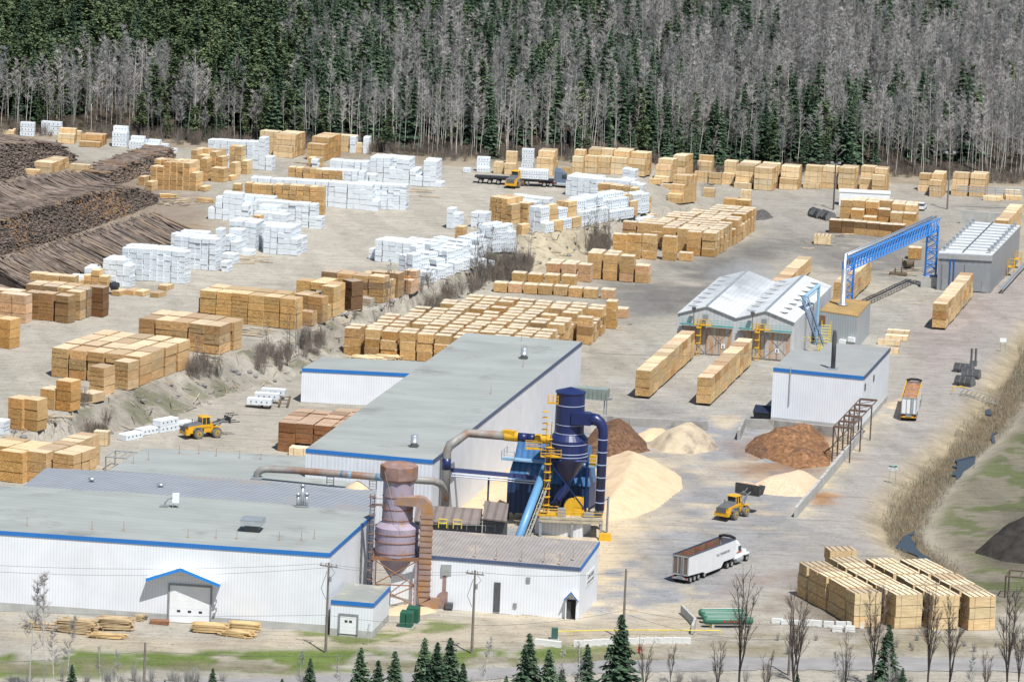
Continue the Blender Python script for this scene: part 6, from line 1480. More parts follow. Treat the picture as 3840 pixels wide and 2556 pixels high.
# ------------------------------------------------------------------ vehicles
mach = mat('machine_yellow', (.68,.36,.02), .4, .06, 1.5, .4); mgr = mat('machine_grey', (.12,.125,.13), .55, .15, 1.5); tyre = mat('dusty_tyre', (.16,.155,.145), .9, .2, 3); rim_y = mat('rim_yellow', (.42,.28,.06), .6, .2, 2); rim_g = mat('rim_grey', (.42,.42,.41), .4, .1, 2, .5, .4)
bkt = mat('worn_bucket_steel', (.075,.075,.078), .55, .25, 1.2, .4, .3)
def loader(loc, head, label, lift, tool):
    """wheel loader, nose along +x"""
    e = empty('wheel_loader', loc, math.radians(head), label, 'wheel loader')
    for x in (-1.65, 1.65):
        for s in (-1, 1):
            b = MB(); b.lathe((0,0,0), [(.5,-.32),(.76,-.33),(.84,-.24),(.84,.24),(.76,.33),(.5,.32)], 20)
            b.v = [(X, s*Z, Y) for X, Y, Z in b.v]
            w = b.obj('wheel', tyre, e, loc=(x, s*1.12, .84)); b = MB(); b.tube((0,s*.2,0),(0,s*.345,0),.46,n=14); b.obj('rim', rim_y, w); b = MB(); b.tube((0,s*.2,0),(0,s*.40,0),.16,n=8); b.obj('hub', mgr, w)
    b = MB(); b.hexa([(-3.6,-1.05,.95),(-.7,-1.05,.85),(-.7,1.05,.85),(-3.6,1.05,.95)], [(-3.45,-1.0,1.95),(-.7,-1.0,2.25),(-.7,1.0,2.25),(-3.45,1.0,1.95)]); b.box((-3.55,0,1.05), (.7,2.35,.7)); b.obj('rear_body', mach, e)
    b = MB(); b.hexa([(-3.5,-.9,1.96),(-.8,-.9,2.26),(-.8,.9,2.26),(-3.5,.9,1.96)], [(-3.25,-.78,2.2),(-.8,-.8,2.52),(-.8,.8,2.52),(-3.25,.78,2.2)]); b.box((-3.92,0,1.65), (.06,1.7,.75)); b.obj('engine_hood', mgr, e)
    for x in (-1.65,):
        for s in (-1,1):
            b = MB(); b.hexa([(x-1.0,s*1.05,1.3),(x-.5,s*1.05,1.75),(x-.5,s*1.48,1.75),(x-1.0,s*1.48,1.3)][::s], [(x-1.0,s*1.05,1.4),(x-.5,s*1.05,1.87),(x-.5,s*1.48,1.87),(x-1.0,s*1.48,1.4)][::s]); b.box((x,s*1.27,1.8), (1.0,.44,.1)); b.box((x+.75,s*1.27,1.5), (.1,.44,.55)); b.obj('fender', mgr, e)
    b = MB(); b.box((.1,0,1.35), (1.6,1.5,.9)); b.hexa([(.7,-.7,.7),(2.3,-.6,.7),(2.3,.6,.7),(.7,.7,.7)], [(.8,-.6,2.2),(1.7,-.5,2.0),(1.7,.5,2.0),(.8,.6,2.2)]); 
    for s in (-1,1): b.box((1.65,s*1.27,1.82), (1.3,.42,.1))
    b.obj('front_frame', mach, e)
    b = MB(); b.hexa([(-.85,-.78,1.75),(.75,-.78,1.75),(.75,.78,1.75),(-.85,.78,1.75)], [(-.75,-.7,3.3),(.5,-.7,3.3),(.5,.7,3.3),(-.75,.7,3.3)]); cab = b.obj('cab', glass, e); b = MB()
    for x0, x1 in ((-.85,-.75),(.75,.5),(-.1,-.1)):
        for s in (-1,1): b.tube((x0,s*.79,1.75), (x1,s*.71,3.3), .07, n=4)
    for s in (-1,1): b.box((-.05,s*.79,1.95), (1.6,.06,.45))
    b.box((-.84,0,1.95), (.06,1.55,.4)); b.obj('pillar', mach, cab); b = MB(); b.hexa([(-.95,-.82,3.3),(.7,-.82,3.3),(.7,.82,3.3),(-.95,.82,3.3)], [(-.85,-.74,3.46),(.6,-.74,3.46),(.6,.74,3.46),(-.85,.74,3.46)]); b.obj('cab_roof', mach, cab)
    b = MB(); b.tube((-2.0,.5,2.3),(-2.0,.5,2.95),.09); b.obj('exhaust', mgr, e)
    b = MB(); tip = Vector((4.0,0,.6+lift)); piv = Vector((1.3,0,2.0))
    for s in (-.55,.55): 
        k = piv.lerp(tip,.55)+Vector((0,0,.25)); b.path([piv+Vector((0,s,0)), k+Vector((0,s,0)), tip+Vector((0,s,0))], .17, 4); b.tube(Vector((1.6,s,1.1)), k+Vector((0,s,-.1)), .09, n=6)
    b.box(k+Vector((0,0,.15)), (.5,1.0,.35)); b.tube(piv+Vector((.2,0,.3)), tip+Vector((-.1,0,.6)), .1, n=6); b.obj('lift_arm', mgr, e)
    if tool == 'bucket':
        b = MB(); W_ = 2.05; pr = [(-.3,-.5),(1.0,-.35),(1.55,.35),(1.7,.9),(1.55,.85),(.95,-.15),(0,-.3),(-.15,.4),(-.1,1.15),(-.3,1.15)]
        P = [(tip.x+.1+px_, tip.z+pz) for px_, pz in pr]; A_ = [(x,-W_,z) for x, z in P]; C_ = [(x,W_,z) for x, z in P]; i0 = len(b.v); b.v += A_+C_; n = len(P)
        for k in range(n): b.f.append((i0+k, i0+(k+1)%n, i0+n+(k+1)%n, i0+n+k)); b.m.append(0)
        for s in (-1,1): b.hexa([(tip.x-.2,s*W_,tip.z-.45),(tip.x+1.1,s*W_,tip.z-.3),(tip.x+1.7,s*W_,tip.z+.7),(tip.x-.2,s*W_,tip.z+1.1)], [(tip.x-.2,s*(W_+.06),tip.z-.45),(tip.x+1.1,s*(W_+.06),tip.z-.3),(tip.x+1.7,s*(W_+.06),tip.z+.7),(tip.x-.2,s*(W_+.06),tip.z+1.1)])
        bo = b.obj('bucket', bkt, e); b = MB(); b.hexa([(tip.x-.05,-1.9,tip.z+.1),(tip.x+1.3,-1.9,tip.z+.1),(tip.x+1.3,1.9,tip.z+.1),(tip.x-.05,1.9,tip.z+.1)], [(tip.x+.3,-1.2,tip.z+1.25),(tip.x+.9,-1.3,tip.z+1.2),(tip.x+.9,1.2,tip.z+1.25),(tip.x+.3,1.3,tip.z+1.2)]); b.obj('chip_load', chip, bo)
    else:
        b = MB(); b.box(tip+Vector((.15,0,.3)), (.2,2.0,1.0))
        for s in (-.7,.7): b.box(tip+Vector((1.1,s,-.1)), (1.9,.18,.12)); b.box(tip+Vector((.9,s,1.1)), (1.6,.12,.12)); b.tube(tip+Vector((.2,s,.3)), tip+Vector((.8,s,1.1)), .08, n=4)
        b.obj('fork', bkt, e)
    return e
def off(p, head, fx, sy): a = math.radians(head); return Vector((p.x+math.cos(a)*fx-math.sin(a)*sy, p.y+math.sin(a)*fx+math.cos(a)*sy, 0))
def on_ground(p): return Vector((p.x,p.y,hz(p.x,p.y)))
m_ = (Z3(686,768)+Z3(758,747))/2; loader(on_ground(off(m_,58,0,1.2)), 58, 'yellow wheel loader lifting a bucket of pale chips in chip yard', 2.7, 'bucket')
m_ = (N1(741,1647)+N1(817,1639))/2; loader(on_ground(off(m_,32,0,1.2)), 32, 'yellow wheel loader with raised forks beside the four white packages', 1.7, 'fork')
loader(on_ground(C1(1690,480)), 74, 'small yellow wheel loader seen from behind, next to the flatbed trailer', .4, 'fork')
def wheel(e, x, y, r, w, rimm=rim_g, nm='wheel'):
    s = 1 if y > 0 else -1; b = MB(); b.lathe((0,0,0), [(r*.6,-w/2),(r*.94,-w/2),(r,-w*.35),(r,w*.35),(r*.94,w/2),(r*.6,w/2)], 18); b.v = [(X, s*Z, Y) for X, Y, Z in b.v]
    o = b.obj(nm, black, e, loc=(x,y,r)); b = MB(); b.tube((0,s*w*.3,0),(0,s*(w/2+.012),0), r*.58, n=14); b.obj('rim', rimm, o); return o
def tractor(e, x0, bodym, accent):
    """conventional tractor, rear axle group at x0, nose along +x"""
    for k in (0, 1.35):
        for s in (-1,1): wheel(e, x0+k, s*1.0, .52, .55)
    for s in (-1,1): wheel(e, x0+6.3, s*1.03, .52, .34)
    b = MB(); b.box((x0+3.0,0,.78), (8.6,.9,.3)); b.obj('chassis', accent, e)
    b = MB(); b.hexa([(x0+2.2,-1.15,1.0),(x0+4.7,-1.15,1.0),(x0+4.7,1.15,1.0),(x0+2.2,1.15,1.0)], [(x0+2.2,-1.1,3.3),(x0+4.3,-1.0,3.0),(x0+4.3,1.0,3.0),(x0+2.2,1.1,3.3)]); cab = b.obj('cab', bodym, e)
    b = MB(); b.hexa([(x0+2.2,-1.12,3.3),(x0+3.9,-1.05,3.12),(x0+3.9,1.05,3.12),(x0+2.2,1.12,3.3)], [(x0+2.25,-1.0,3.95),(x0+3.3,-.9,3.75),(x0+3.3,.9,3.75),(x0+2.25,1.0,3.95)]); b.obj('roof_fairing', bodym, cab)
    b = MB(); b.hexa([(x0+4.72,-.95,2.1),(x0+4.80,-.95,2.1),(x0+4.80,.95,2.1),(x0+4.72,.95,2.1)], [(x0+4.34,-.9,2.95),(x0+4.42,-.9,2.95),(x0+4.42,.9,2.95),(x0+4.34,.9,2.95)])
    for s in (-1,1): b.hexa([(x0+3.6,s*1.13,2.0),(x0+4.5,s*1.13,2.0),(x0+4.5,s*1.17,2.0),(x0+3.6,s*1.17,2.0)][::s], [(x0+3.6,s*1.06,2.75),(x0+4.3,s*1.06,2.75),(x0+4.3,s*1.10,2.75),(x0+3.6,s*1.10,2.75)][::s])
    b.obj('window', glass, cab)
    b = MB(); b.hexa([(x0+4.7,-.95,.95),(x0+6.9,-.85,.9),(x0+6.9,.85,.9),(x0+4.7,.95,.95)], [(x0+4.7,-.9,2.1),(x0+6.8,-.7,1.75),(x0+6.8,.7,1.75),(x0+4.7,.9,2.1)]); b.obj('hood', bodym, e)
    b = MB()
    for s in (-1,1): b.box((x0+6.3,s*1.03,1.2), (1.3,.42,.25))
    b.obj('fender', bodym, e); b = MB(); b.box((x0+7.05,0,.75), (.25,2.3,.45)); b.obj('bumper', galv, e)
    for s in (-1,1): b = MB(); b.tube((x0+2.0,s*1.1,1.0),(x0+2.0,s*1.1,4.1),.1); b.obj('exhaust', galv, e)
    for s in (-1,1): b = MB(); b.tube((x0+2.6,s*1.15,.75),(x0+4.6,s*1.15,.75),.33,n=10); b.obj('fuel_tank', galv, e)
def chip_truck(loc, head, label, loaded):
    e = empty('chip_truck', loc, math.radians(head), label, 'truck'); wl = mat('white_trailer_skin', (.70,.71,.71), .4, .05, .7, .4); inn = mat('rusty_interior', (.20,.12,.075), .85, .25, .7); tm = yell if loaded else galv
    L, w, h = 14.8, 1.3, 4.05; fl = lambda x: 1.35 if x < 10.6 else 1.5
    for s in (-1,1):
        b = MB(); pts = [(0,1.25),(4.6,1.0),(5.6,.62),(10.4,.62),(11.2,1.35),(L,1.35),(L,h),(0,h)]
        A_ = [(x,s*w,z) for x, z in pts]; C_ = [(x,s*(w-.07),z) for x, z in pts]; i0 = len(b.v); b.v += A_+C_; n = len(pts)
        b.f.append(tuple(i0+k for k in range(n)) if s < 0 else tuple(i0+k for k in range(n))[::-1]); b.m.append(0); b.f.append(tuple(i0+n+k for k in range(n))[::-1] if s < 0 else tuple(i0+n+k for k in range(n))); b.m.append(1)
        for k in range(n): b.f.append((i0+k,i0+(k+1)%n,i0+n+(k+1)%n,i0+n+k)); b.m.append(0)
        b.obj('side_wall', [wl, inn], e)
        b = MB(); b.box((L/2,s*(w-.02),h+.06), (L+.1,.16,.12)); b.obj('top_rail', tm if loaded else mat('dark_top_rail',(.06,.08,.13)), e)
    b = MB(); b.box((L/2,0,1.4), (L-.1,2*w-.16,.12)); b.obj('floor', inn, e)
    b = MB(); b.box((L-.04,0,2.7), (.08,2*w-.02,2.7)); b.obj('front_wall', wl, e)
    b = MB(); b.box((0,0,2.62), (.08,2*w-.02,2.62)); rd = b.obj('rear_door', wl if loaded else mat('brown_door',(.18,.14,.11),.7), e); b = MB()
    for y in (-w+.08,-.42,.42,w-.08): b.box((-.07,y,2.65), (.1,.14,2.75))
    for z in (1.3,3.98): b.box((-.07,0,z), (.1,2*w,.18))
    b.obj('door_frame', galv, rd); b = MB()
    for s in (-.2,.2): b.tube((-.16,-.35+s if not loaded else -.5+s,1.3), (-.16,-.35+s if not loaded else -.5+s,3.9), .04, n=4)
    for k in range(8): yy = -.35 if not loaded else -.5; b.tube((-.16,yy-.2,1.45+k*.32), (-.16,yy+.2,1.45+k*.32), .035, n=4)
    b.obj('ladder', galv if not loaded else mgrey, rd)
    b = MB(); b.box((-.05,0,.75), (.14,2.5,.28)); b.obj('bumper', tm, e)
    for y in (-1.05,1.05): b = MB(); b.box((-.14,y,.85), (.06,.28,.16)); b.obj('tail_light', mat('red_lamp', (.45,.03,.02), .3), e)
    for x in (.9,2.15,3.4,5.3):
        for s in (-1,1): wheel(e, x, s*1.02, .52, .5, rim_g)
    b = MB(); b.box((2.6,0,.95), (5.6,1.0,.25)); b.obj('bogie', mgrey, e)
    if loaded:
        b = MB(); n = 12
        for i in range(n):
            x0, x1 = .1+i*(L-.2)/n, .1+(i+1)*(L-.2)/n; z0, z1 = 3.75+.2*math.sin(i*1.9), 3.75+.2*math.sin((i+1)*1.9); b.hexa([(x0,-w+.09,1.5),(x1,-w+.09,1.5),(x1,w-.09,1.5),(x0,w-.09,1.5)], [(x0,-w+.09,z0-.15),(x1,-w+.09,z1-.15),(x1,w-.09,z1-.1),(x0,w-.09,z0-.1)], caps=(False,False)); b.face([(x0,-w+.09,z0-.15),(x1,-w+.09,z1-.15),(x1,0,z1+.12),(x0,0,z0+.12)]); b.face([(x0,0,z0+.12),(x1,0,z1+.12),(x1,w-.09,z1-.1),(x0,w-.09,z0-.1)])
        b.obj('bark_load', mat('reddish_chip_load', (.34,.18,.10), .95, .3, 1.6, .1), e)
        for x in (3.5,8.2,13): b = MB(); b.tube((x,-w,h-.1),(x,w,h-.1),.05,n=5); b.obj('tie_bar', galv, e)
    else:
        for x in (3.2,6.6,10.2): b = MB(); b.tube((x,-w,h-.5),(x,w,h-.1),.05,n=5); b.obj('tie_bar', mat('red_bar', (.35,.04,.04)), e)
    b = MB(); b.path([(L-.3,-w,h+.2),(L-.3,-.5,h+.42),(L-.3,.5,h+.42),(L-.3,w,h+.2)], .22, 6); b.obj('rolled_tarp', black, e)
    tractor(e, 12.6, whitep if not loaded else mat('amber_cab', (.62,.33,.03), .35, .05, 1, .4), mgrey)
    if not loaded:
        b = MB(); b.box((15.15,0,2.6), (.14,2.2,2.4)); b.obj('headache_rack', galv, e)
        for y in (-1.17,1.17): b = MB(); b.box((16.4,y,1.9), (1.7,.02,.14)); b.obj('stripe', mat('orange_stripe', (.6,.10,.03)), e)
        b = MB(); 
        text_mesh('lettering', 'M\u25b3 TRANSPORT', .55, dtxt, e, e.location+Vector((10.9,-w-.02,2.5)), Vector((1,0,0)), Vector((0,-1,0)))
    return e
p = Z2(378,500); p2 = Z2(272,487); chip_truck(on_ground(off(p,61,.3,1.3)), 61, 'empty white chip trailer and white tractor unit parked in the chip yard', False)
p = I2(1140,692); chip_truck(on_ground(off(p,83,.2,1.3)), 83, 'white chip trailer with yellow rim loaded with reddish bark on haul road', True)
def flatbed():
    p = C1(1225,442); hd = -4.6; e = empty('flatbed_truck', on_ground(off(p,hd,0,1.2)), math.radians(hd), 'black flatbed trailer with red and grey tractor at the forest side', 'truck')
    b = MB(); b.box((8.2,0,1.35), (16.4,2.55,.28)); b.box((8.2,0,1.05), (15.5,.9,.4)); b.obj('flatbed', mat('black_deck', (.03,.032,.036), .6), e)
    for x in (1.3,3.2,5.0,7.2):
        for s in (-1,1): wheel(e, x, s*1.02, .52, .5)
    for s in (-1,1): b = MB(); b.box((11.2,s*1.0,.6), (.15,.2,1.0)); b.obj('landing_leg', mgrey, e)
    red = mat('red_chassis', (.45,.02,.03), .4); tractor(e, 14.6, mat('slate_cab', (.13,.17,.23), .35, .05, 1, .5), red)
    for i, (x, n) in enumerate(((10.1,2),(12.2,2),(14.3,2))):
        for r in range(2):
            o = bpy.data.objects.new('wrapped_package', PM['wrappedlong'][i]); COL.objects.link(o); q = Vector((x,0,1.5+r*.98)); M_ = e.matrix_basis @ Matrix.Translation(q); o.location = M_.translation; o.rotation_euler = (0,0,math.radians(hd)); o.scale = (2.05,2.4,.95)
            tag(o, 'white wrapped package on the flatbed, '+('lower' if r == 0 else 'upper')+' one of '+('left','middle','right')[i]+' stack', 'wrapped package', 'white wrapped packages in the yard')
flatbed()
def car(p, hd, label):
    e = empty('parked_car', on_ground(p), math.radians(hd), label, 'car'); b = MB(); cb = whitep
    b.hexa([(-2.2,-.88,.35),(2.2,-.88,.35),(2.2,.88,.35),(-2.2,.88,.35)], [(-2.25,-.86,.95),(2.1,-.82,.85),(2.1,.82,.85),(-2.25,.86,.95)]); b.obj('body', cb, e); b = MB(); b.hexa([(-1.9,-.8,.95),(1.0,-.8,.9),(1.0,.8,.9),(-1.9,.8,.95)], [(-1.4,-.65,1.45),(.2,-.65,1.45),(.2,.65,1.45),(-1.4,.65,1.45)]); b.obj('window', glass, e); b = MB(); b.hexa([(-1.4,-.66,1.45),(.2,-.66,1.45),(.2,.66,1.45),(-1.4,.66,1.45)], [(-1.3,-.6,1.5),(.1,-.6,1.5),(.1,.6,1.5),(-1.3,.6,1.5)]); b.obj('roof', cb, e)
    for x in (-1.35,1.4):
        for s in (-1,1): wheel(e, x, s*.8, .33, .22)
car(I1(1200,675), 78, 'white car parked behind the drying stacks near guard rail')
# ------------------------------------------------------------------ props
def bucket_prop(p, hd, label, w=1.7, s=1.0):
    """wide bucket resting mouth down: curved back shell, two end plates, lip and mounting ears"""
    e = empty('loader_bucket', p, math.radians(hd), label, 'loader bucket', 'spare loader buckets')
    pr = [(1.0,0),(1.05,.5),(.75,1.05),(.2,1.3),(-.45,1.05),(-.85,.35),(-.95,0)]; P = [(x*s,z*s) for x, z in pr]; b = MB()
    for (x0,z0),(x1,z1) in zip(P[:-1],P[1:]): b.hexa([(x0,-w,z0),(x0,w,z0),(x1,w,z1),(x1,-w,z1)], [(x0*.93,-w,z0*.95),(x0*.93,w,z0*.95),(x1*.93,w,z1*.95),(x1*.93,-w,z1*.95)])
    b.obj('shell', bkt, e)
    for sd in (-1,1): b = MB(); q = [(x*1.02,sd*w,z*1.02) for x, z in P]; b.hexa(q, [(x,sd*(w+.07),z) for x, _, z in q]); b.obj('end_plate', mat('worn_steel_edge',(.14,.14,.145),.5,.2,1), e)
    b = MB(); b.box((-.98*s,0,.1), (.14,2*w,.22)); b.obj('lip', mat('worn_steel_edge',(.14,.14,.145),.5,.2,1), e)
    for k in (-.45,.45): b = MB(); b.hexa([(.6*s,k-.07,1.0*s),(1.3*s,k-.07,.3*s),(1.3*s,k+.07,.3*s),(.6*s,k+.07,1.0*s)], [(.7*s,k-.07,1.3*s),(1.45*s,k-.07,.6*s),(1.45*s,k+.07,.6*s),(.7*s,k+.07,1.3*s)]); b.obj('mounting_ear', mgr, e)
    return e
bucket_prop(H1(1240,760), 205, 'big dark spare bucket at left end of two by light pole', 1.9, 1.4); bucket_prop(H1(1350,785), 205, 'big dark spare bucket at right end of two by light pole', 1.6, 1.4)
bucket_prop(J3(1680,1300), 250, 'dark spare bucket farthest from camera on the road bank', 1.6, 1.2); bucket_prop(J3(1760,1370), 255, 'dark spare bucket on right of the road bank heap', 1.5, 1.3); bucket_prop(J3(1690,1450), 245, 'dark spare bucket nearest camera on the road bank', 1.5, 1.3)
def forks():
    p = J3(1760,1240); b = MB()
    for s in (0,.75): b.tube(p+Vector((s,0,0)), p+Vector((s,.2,3.2)), .2, n=4)
    b.box(p+Vector((.4,.1,.6)), (1.3,.2,.9)); wobj(b, 'pallet_forks', mgr, 'upright dark fork tines standing behind road bank buckets', 'forks')
forks()
def lattice():
    a, c = I2(1640,400), I2(2080,525); e = empty('lattice_mast', a, 0, 'grey lattice mast lying across the dry bank by the ditch', 'mast'); d = c-a; b = MB(); n = Vector((-d.y,d.x,0)).normalized()
    for o in (n*0+Vector((0,0,.3)), n*1.3+Vector((0,0,.3)), n*.6+Vector((0,0,1.4))): b.tube(o, d+o, .06, n=4)
    for k in range(9):
        t, u = d*(k/9), d*((k+1)/9); b.tube(t+Vector((0,0,.3)), u+n*.6+Vector((0,0,1.4)), .05, n=4); b.tube(t+n*1.3+Vector((0,0,.3)), u+n*.6+Vector((0,0,1.4)), .05, n=4); b.tube(t+Vector((0,0,.3)), t+n*1.3+Vector((0,0,.3)), .05, n=4)
    b.obj('lattice', mat('weathered_lattice',(.26,.25,.235),.8,.2,1), e); b = MB(); b.path([(-1.5,1.2,.1),(-1.2,1.4,1.2),(.2,1.5,1.4),(1.2,1.4,1.1),(1.4,1.2,.2)], .1, 5); b.obj('yellow_hoop', yell, e)
lattice()
def sign(px, w, h, zt, label, hdr=None, lines=()):
    p = N1(*px); e = empty('road_sign', p, 0, label, 'sign'); b = MB()
    for s in (-w*.38,w*.38): b.tube((s,0,-.8), (s,0,zt), .05, n=5)
    b.obj('post', galv, e); b = MB(); b.box((0,-.08,zt-h/2+.1), (w,.05,h)); s_ = b.obj('sign_panel', whitep, e)
    if hdr:
        b = MB(); b.box((0,-.115,zt-h*.2+.1), (w*.98,.02,h*.36)); b.obj('green_header', mat('sign_green', (.01,.17,.13)), s_); text_mesh('lettering', hdr, h*.24, whitep, s_, p+Vector((0,-.14,zt-h*.28+.1)), Vector((1,0,0)), Vector((0,-1,0)))
        for i, t in enumerate(lines): text_mesh('lettering', t, h*.2, dtxt, s_, p+Vector((0,-.12,zt-h*(.58+.28*i)+.1)), Vector((1,0,0)), Vector((0,-1,0)))
sign((3345,1818), 1.35, .75, 3.1, 'green and white notice board on two posts beside haul road', 'STOP', ('ALL VISITORS','REPORT TO OFFICE')); sign((3759,1322), 1.15, .75, 2.6, 'blank white board on two posts on upper road bank')
def hopper_bin():
    a = Vector(ray_z(1700+895/1.96,1100+760/1.96,3.4)); e = empty('steel_bin', (a.x,a.y,0), -ROT, 'grey steel outfeed bin sticking out behind the long building', 'bin'); b = MB(); b.hexa([(0,0,3.2),(5.4,0,3.2),(5.4,2,3.2),(0,2,3.2)], [(0,-.1,5.0),(5.4,-.1,5.0),(5.4,2.1,5.0),(0,2.1,5.0)])
    for k in range(8): b.box((k*.76+.04,-.14,4.1), (.12,.12,1.85))
    b.obj('bin', mat('grey_green_steel', (.22,.26,.24), .6, .15, .8), e); b = MB()
    for x in (4.9,5.3): b.tube((x,.5,0), (x,.5,3.2), .1, n=4); b.tube((x+.3,.5,3.4),(x+.9,.5,3.6),.2,n=6)
    b.obj('leg', mgrey, e)
hopper_bin()
# propane tanks
tgreen = mat('tank_green', (.04,.155,.10), .45, .1, 1, .4)
TK = Vector((1,0,0))
for i, (x0, x1, y, l) in enumerate(((478,806,742,'nearest'),(465,770,716,'middle'),(447,750,690,'rearmost'))):
    a, c = Z2(x0+22,y+30), Z2(x1-22,y+32); d = (c-a); d.z = 0; L_ = d.length; e = empty('propane_tank', a, math.atan2(d.y,d.x), l+' of three dark green horizontal gas tanks near the front barriers', 'gas tank', 'green gas tanks')
    b = MB(); pr = [(.05,-.42),(.3,-.36),(.48,-.2),(.54,0),(.54,L_),(.48,L_+.2),(.3,L_+.36),(.05,L_+.42)]; b.lathe((0,0,0), pr, 20); b.v = [(z, x, y_+.95) for x, y_, z in b.v]; b.obj('shell', tgreen, e, True)
    b = MB(); b.box((L_/2,0,1.495), (L_*.96,.16,.03)); b.obj('white_stripe', whitep, e)
    for x in (L_*.15,L_*.85): b = MB(); b.box((x,0,.25), (.35,.9,.5)); b.obj('saddle', conc, e)
    if i == 0: text_mesh('lettering', '\u25cf SUPERIOR', .4, mat('red_lettering', (.5,.02,.02)), e, e.location+Vector((L_*.55,-.56,.8)), Vector((1,0,0)), Vector((0,-1,0)))
b = MB(); p = Z2(540,772); b.box((p.x,p.y,p.z+.35), (.6,.5,.5)); b.tube(p, p+Vector((0,0,.6)), .1); wobj(b, 'gas_valve', mat('bright_yellow',(.72,.55,.03)), 'small yellow gas valve at foot of green tanks', 'valve')
# concrete barriers
BB = [(2168,2372),(2203,2370),(2236,2368),(2269,2366),(2302,2364),(2336,2363),(2370,2363),(2403,2362),(2437,2361),(2471,2361),(2505,2360),(2540,2360),(2574,2361)]
bm1 = MB(); bm1.hexa([(-.62,-.35,0),(.62,-.35,0),(.62,.35,0),(-.62,.35,0)], [(-.6,-.28,.82),(.6,-.28,.82),(.6,.28,.82),(-.6,.28,.82)]); bm1.box((0,-.33,.15), (.4,.1,.2)); bmesh_ = bm1.mesh('barrier_block', mat('pale_concrete', (.58,.58,.56), .9, .1, 1, .1))
def barrier(p, rz, label, sc=(1,1,1), grp='pale barrier blocks'):
    o = bpy.data.objects.new('barrier_block', bmesh_); COL.objects.link(o); o.location = p; o.rotation_euler = (0,0,rz); o.scale = sc; tag(o, label, 'barrier block', grp)
for i, (x, y) in enumerate(BB): barrier(N1(x,y+50), -.03+random.uniform(-.03,.03), ORD[i]+' pale concrete block from left in the front barrier row')
for i, (x, y, s) in enumerate(((1600+395,2380,1),(1640+395,2385,1))): barrier(N1(x+40,y+38), -.25, ('left','right')[i]+' dull block of pair ahead of barrier row', (1.8,1.2,1))
for i, (x, y) in enumerate(((130,760),(185,764),(262,770),(338,772),(405,772),(455,775),(316,800),(396,800))): barrier(Z1(x,y), random.uniform(-.2,.2), ORD[i]+' pale block from left before the strapped packs', (1.15,1,1), 'pale blocks before the strapped packs')
for i, (x, y) in enumerate(((960,745),(1020,755),(1080,757),(1140,760),(1200,762))): barrier(Z2(x,y), -.08, ORD[i]+' low block from left, right of green tanks', (1.3,1,.8), 'low blocks right of the tanks')
# transformers
for (x, y, l) in ((1080,1212,'front'),(1122,1183,'rear')):
    p = N1(900+x/1.731,1650+y/1.731); e = empty('transformer_box', p, -.2, l+' one of two dark green transformer cabinets below rusty cyclone', 'transformer', 'green transformer cabinets'); b = MB(); b.hexa([(-.85,-.7,.1),(.85,-.7,.1),(.85,.7,.1),(-.85,.7,.1)], [(-.85,-.55,2.1),(.85,-.55,2.1),(.85,.7,2.3),(-.85,.7,2.3)]); b.obj('cabinet', mat('cabinet_green', (.02,.095,.06), .5, .1, 1), e); b = MB(); b.box((0,0,.05), (2.0,1.7,.12)); b.obj('pad', conc, e)
    b = MB(); b.box((0,-.68,1.1),(.05,.06,1.7)); b.obj('door_seam', black, e)
p = N1(1020/1.731,1650+1158/1.731); e = empty('electric_cabinet', p, -.1, 'slate electric cabinet with orange lamp left of overhead door', 'cabinet'); b = MB(); b.box((0,0,1.15), (1.5,.7,2.3)); b.obj('cabinet', mat('slate_cabinet', (.14,.2,.22)), e); b = MB(); b.tube((0,0,2.3),(0,0,2.7),.14,n=10); b.obj('beacon', mat('orange_lens', (.7,.2,.02), .3), e); b = MB(); b.box((.35,-.36,1.6),(.16,.03,.4)); b.obj('meter', black, e)
p = N1(900+538/1.731,1650+1232/1.731); e = empty('air_conditioner', p, 0, 'white air conditioner standing between pole and garage annexe', 'air conditioner'); b = MB(); b.box((0,0,.95), (1.1,.6,1.1)); b.obj('casing', whitep, e); b = MB(); b.box((0,0,.2), (1.0,.5,.4)); b.obj('stand', mgrey, e); b = MB(); b.tube((0,-.31,.95),(0,-.33,.95),.4,n=14); b.obj('fan_grille', mgrey, e)
p = N1(1700+622/1.64,1600+1305/1.64); e = empty('valve_cabinet', p, 0, 'small green pump cabinet at left end of barrier row', 'cabinet'); b = MB(); b.box((0,0,.85), (.9,.8,1.5)); b.obj('cabinet', mat('pump_green', (.05,.13,.11)), e); b = MB(); b.box((0,0,.06),(1.2,1.1,.14)); b.obj('pad', conc, e)
def hydrant():
    p = N1(1700+1142/1.64,1600+1392/1.64); e = empty('fire_hydrant', p, 0, 'red fire hydrant on the grass verge', 'hydrant'); b = MB(); b.lathe((0,0,0), [(.2,0),(.2,.1),(.14,.12),(.14,.75),(.19,.78),(.17,.95),(.05,1.05)], 12); b.tube((-.25,0,.55),(.25,0,.55),.08); b.obj('body', mat('hydrant_red', (.4,.02,.02), .4), e); b = MB(); b.tube((0,0,1.0),(0,0,2.6),.03,n=5); b.obj('marker', mat('hydrant_red', (.4,.02,.02)), e)
hydrant()
def yellow_pipe():
    pts = [N1(1700+x/1.64,1600+y/1.64) for x, y in ((640,1286),(720,1284),(1000,1278),(1300,1278),(1640,1280))]; b = MB(); b.path([q+Vector((0,0,.7)) for q in pts], .07, 6)
    for q in pts[1:]: b.tube(q, q+Vector((0,0,.7)), .04, n=4)
    wobj(b, 'gas_pipe', mat('bright_yellow',(.72,.55,.03)), 'long thin yellow gas pipe along the front verge', 'pipe')
yellow_pipe()
